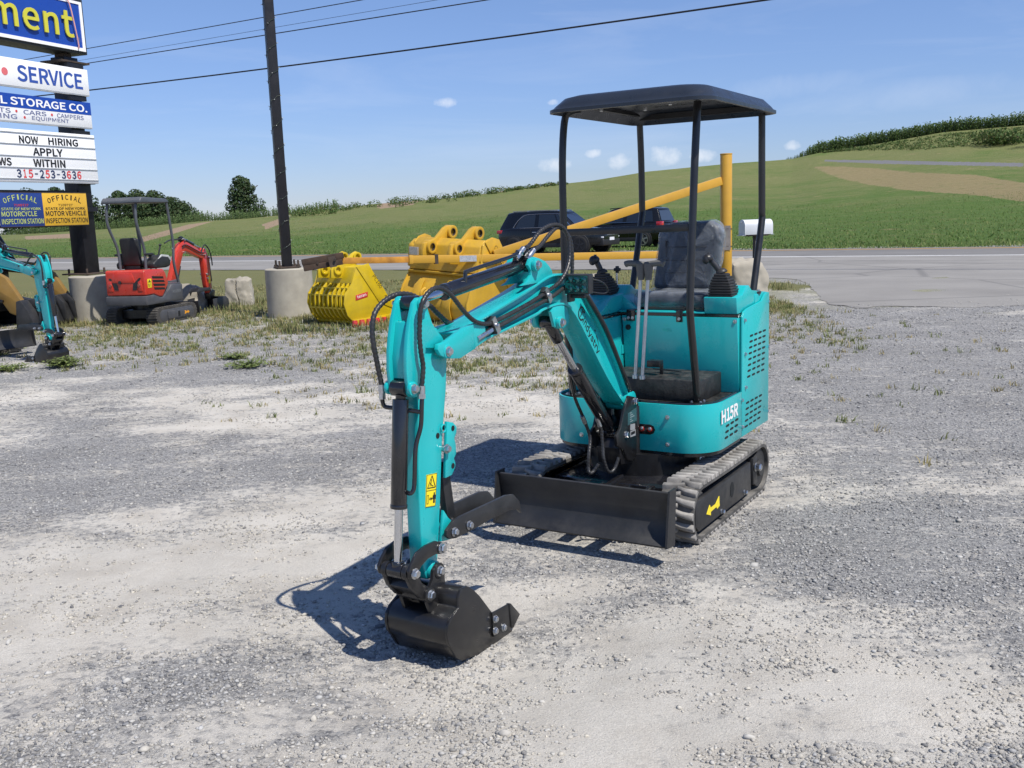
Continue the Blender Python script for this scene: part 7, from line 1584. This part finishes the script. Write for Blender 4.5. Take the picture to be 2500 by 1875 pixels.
def shrub(x,y,z,w,h,seed,label,n=900,leaf=.2,m=None,name='bush',group=None):
    rnd=random.Random(seed); vs=[];fs=[];tone=[];tint=[]
    for k in range(9):
        a=rnd.random()*6.283; q=w*.35*rnd.random()**.5; leafcloud(vs,fs,tone,tint,rnd,(q*math.cos(a),q*math.sin(a),h*rnd.uniform(.25,.68)),(w*.28,w*.28,h*.32),n//9,leaf)
    o=rawmesh(name,vs,fs,m,tone,tint); o.location=(x,y,z); return tag(o,label,'bush',group)
def polar(az,r): a=R_(az); return r*math.sin(a),r*math.cos(a),hill_z(az,r)
def build_plants():
    global CORNM,CROPM
    CROPM=tone_material('crop_leaves',(.055,.105,.03),(.14,.21,.07),.65,.3,hue=(.28,.26,.12))
    LM=tone_material('tree_leaves',(.022,.048,.018),(.06,.105,.035),.65,.25,hue=(.075,.085,.03)); CORNM=tone_material('corn_leaves',(.03,.065,.016),(.095,.155,.04),.6,.3,hue=(.22,.20,.08))
    BM=tone_material('bush_leaves',(.04,.085,.02),(.10,.17,.04),.65,.3,hue=(.2,.17,.07))
    build_weeds()
    x,y,z=polar(-14.55,174); tree(x,y,z-.5,8.4,8.2,3,'lone dark green tree standing above the crop line by the tall black pole',9000,.42,.02,None,LM,'cone')
    grp='trees beyond the left crest'
    for i,(az,top,w,lab) in enumerate(((-25.3,.0455,8,'round dark tree over the blue inspection sign, at the left edge'),(-24.0,.047,7,'dark tree showing between letter board and yellow inspection sign'),(-22.9,.046,6,'dark tree just left of the sign post'),(-20.95,.0425,6.5,'tree just right of the sign post, over the red machine\'s canopy edge'),(-20.05,.043,6.5,'tall green tree behind the left half of the red excavator\'s canopy'),(-19.2,.042,6,'green tree behind the middle of the red excavator\'s canopy'),(-18.4,.036,6,'darker tree seen through the red excavator\'s canopy posts'),(-17.75,.030,4.6,'brownish low tree ending the wood at the right'))):
        r=196; x,y,z=polar(az,r); h=1.6+(top-.009)*r-z; tree(x,y,z-.5,h+.6,w*1.5,20+i,lab,9000,.45,.0,grp,LM)
    corn('corn_field',15.6,31,9,2.05,1,'tall dark green corn standing along the hilltop at right',.30)
    corn('crop_row',-27,-9.5,7,1.05,2,'green crop standing along the left skyline below the lone tree',.34,1.0,.25)
    rnd=random.Random(9)
    vs=[];fs=[];tone=[];tint=[]
    for k in range(150):
        az=rnd.uniform(-12,3.5); r=crest(az)-rnd.random()**2*14*(1 if az<-3 else .25); x,y,z=polar(az,r); q=rnd.uniform(.5,1.2)*(1 if az<0 else .55)
        leafcloud(vs,fs,tone,tint,rnd,(x,y,z+q*.25),(q,q,q*.62),70,.26)
    o=rawmesh('hedge_growth',vs,fs,BM,tone,tint); kind(o,'stuff'); tag(o,'low green scrub running along the skyline behind the yellow buckets','scrub')
    vs=[];fs=[];tone=[];tint=[]
    for k in range(900):
        az=rnd.uniform(17.5,31); e0=skyl(az); r=crest(az)-rnd.uniform(3,26)*sm(17,24,az)-1; x,y,z=polar(az,r); q=rnd.uniform(.3,.8)
        leafcloud(vs,fs,tone,tint,rnd,(x,y,z+q*.15),(q,q,q*.45),14,.3)
    o=rawmesh('bank_growth',vs,fs,BM,tone,tint); kind(o,'stuff'); tag(o,'rough green weeds on the bank below the hilltop corn','scrub')
    x,y,z=polar(25.8,168); shrub(x,y,z-.2,9.5,2.6,4,'broad bright green bush on the bank below the corn at right',2600,.42,BM)
    x,y,z=polar(28.2,160); shrub(x,y,z-.2,7,2.8,6,'dark green bush on the bank at the far right edge',1500,.42,BM)
    wm=bpy.data.materials['weed_leaves']
    plant('weed_plant',-5.35,11.75,.24,.15,150,'bright green leafy weed beside the second teal excavator\'s bucket','weed',3,(.028,.05),wm)
    plant('weed_plant',-5.95,11.6,.30,.10,120,'low green weed in front of the teal bucket at left','weed',4,(.025,.042),wm)
    plant('weed_plant',-3.0,11.2,.32,.10,120,'green weed in the gravel in front of the slatted yellow bucket','weed',5,(.025,.042),wm)
    plant('weed_plant',-3.35,11.9,.22,.10,80,'small green weed behind the gravel weed, left of the slatted bucket','weed',6,(.025,.04),wm)
# ------------------------------------------------------------------ put the place together
make_sky(T['clouds'])
build_ground()
footing(-7.37,17.78,.43,.80,'round concrete footing under the sign post, left of the red excavator')
footing(-3.80,17.28,.40,.83,'round concrete footing under the tall black pole')
sign(); pole(); wires(); gate(); mailbox()
EX=thing_root=build_excavator('teal mini excavator with black canopy, wrapped seat in the foreground, bucket on the gravel')
ang=math.atan2(-.853,-.522); E1=Vector((math.cos(ang),math.sin(ang),0)); E2=Vector((-E1.y,E1.x,0))
EX.location=Vector((.845,4.519,0))-E1*SHX-E2*SHY; EX.rotation_euler=(0,0,ang)
EX2=copy_tree(EX); EX2.location=(-7.38,13.3,0); EX2.rotation_euler=(0,0,R_(-32))
EX2['label']='second teal mini excavator cut off by the left edge, in front of the black loader'
EX['group']=EX2['group']='teal mini excavators'
build_red()
bucket_skeleton(); bucket_big()
NV=mat('car_navy_black',(.005,.006,.008),.22,coat=.35,var=.05,spec=.35); BK=mat('car_black',(.006,.006,.006),.22,coat=.35,var=.05,spec=.35)
a0=math.atan2(-.545,.838)
suv((2.12,41.4,-.02),a0,'navy black SUV facing right with chrome window line and slotted grille',NV,mat('dark_rim',(.05,.05,.055),.3,metal=.8),False,1.74,4.95,.98)
suv((5.35,46.0,hill_z(math.degrees(math.atan2(5.35,46.)),math.hypot(5.35,46.))-.0),a0+math.pi,'black SUV with silver five spoke wheels and red tail lamp, behind the seat',BK,mat('silver_rim',(.6,.61,.63),.25,metal=.9),True,1.74,4.7,.93)
loader()
boulder(-5.47,20.25,.30,.30,.40,1,'pale squarish boulder with a dark crack, between red excavator and black pole',.75,True,.1)
boulder(-6.22,19.3,.36,.30,.36,2,'sloping tan boulder half hidden behind the red excavator\'s tracks',.2,False,.4)
boulder(4.0,17.05,.42,.40,.52,3,'tan boulder at the foot of the yellow gate post',.25,False,.3)
boulder(1.5,17.7,.28,.26,.36,4,'rounded tan boulder showing behind the work light',.2)
build_gravel()
build_plants()
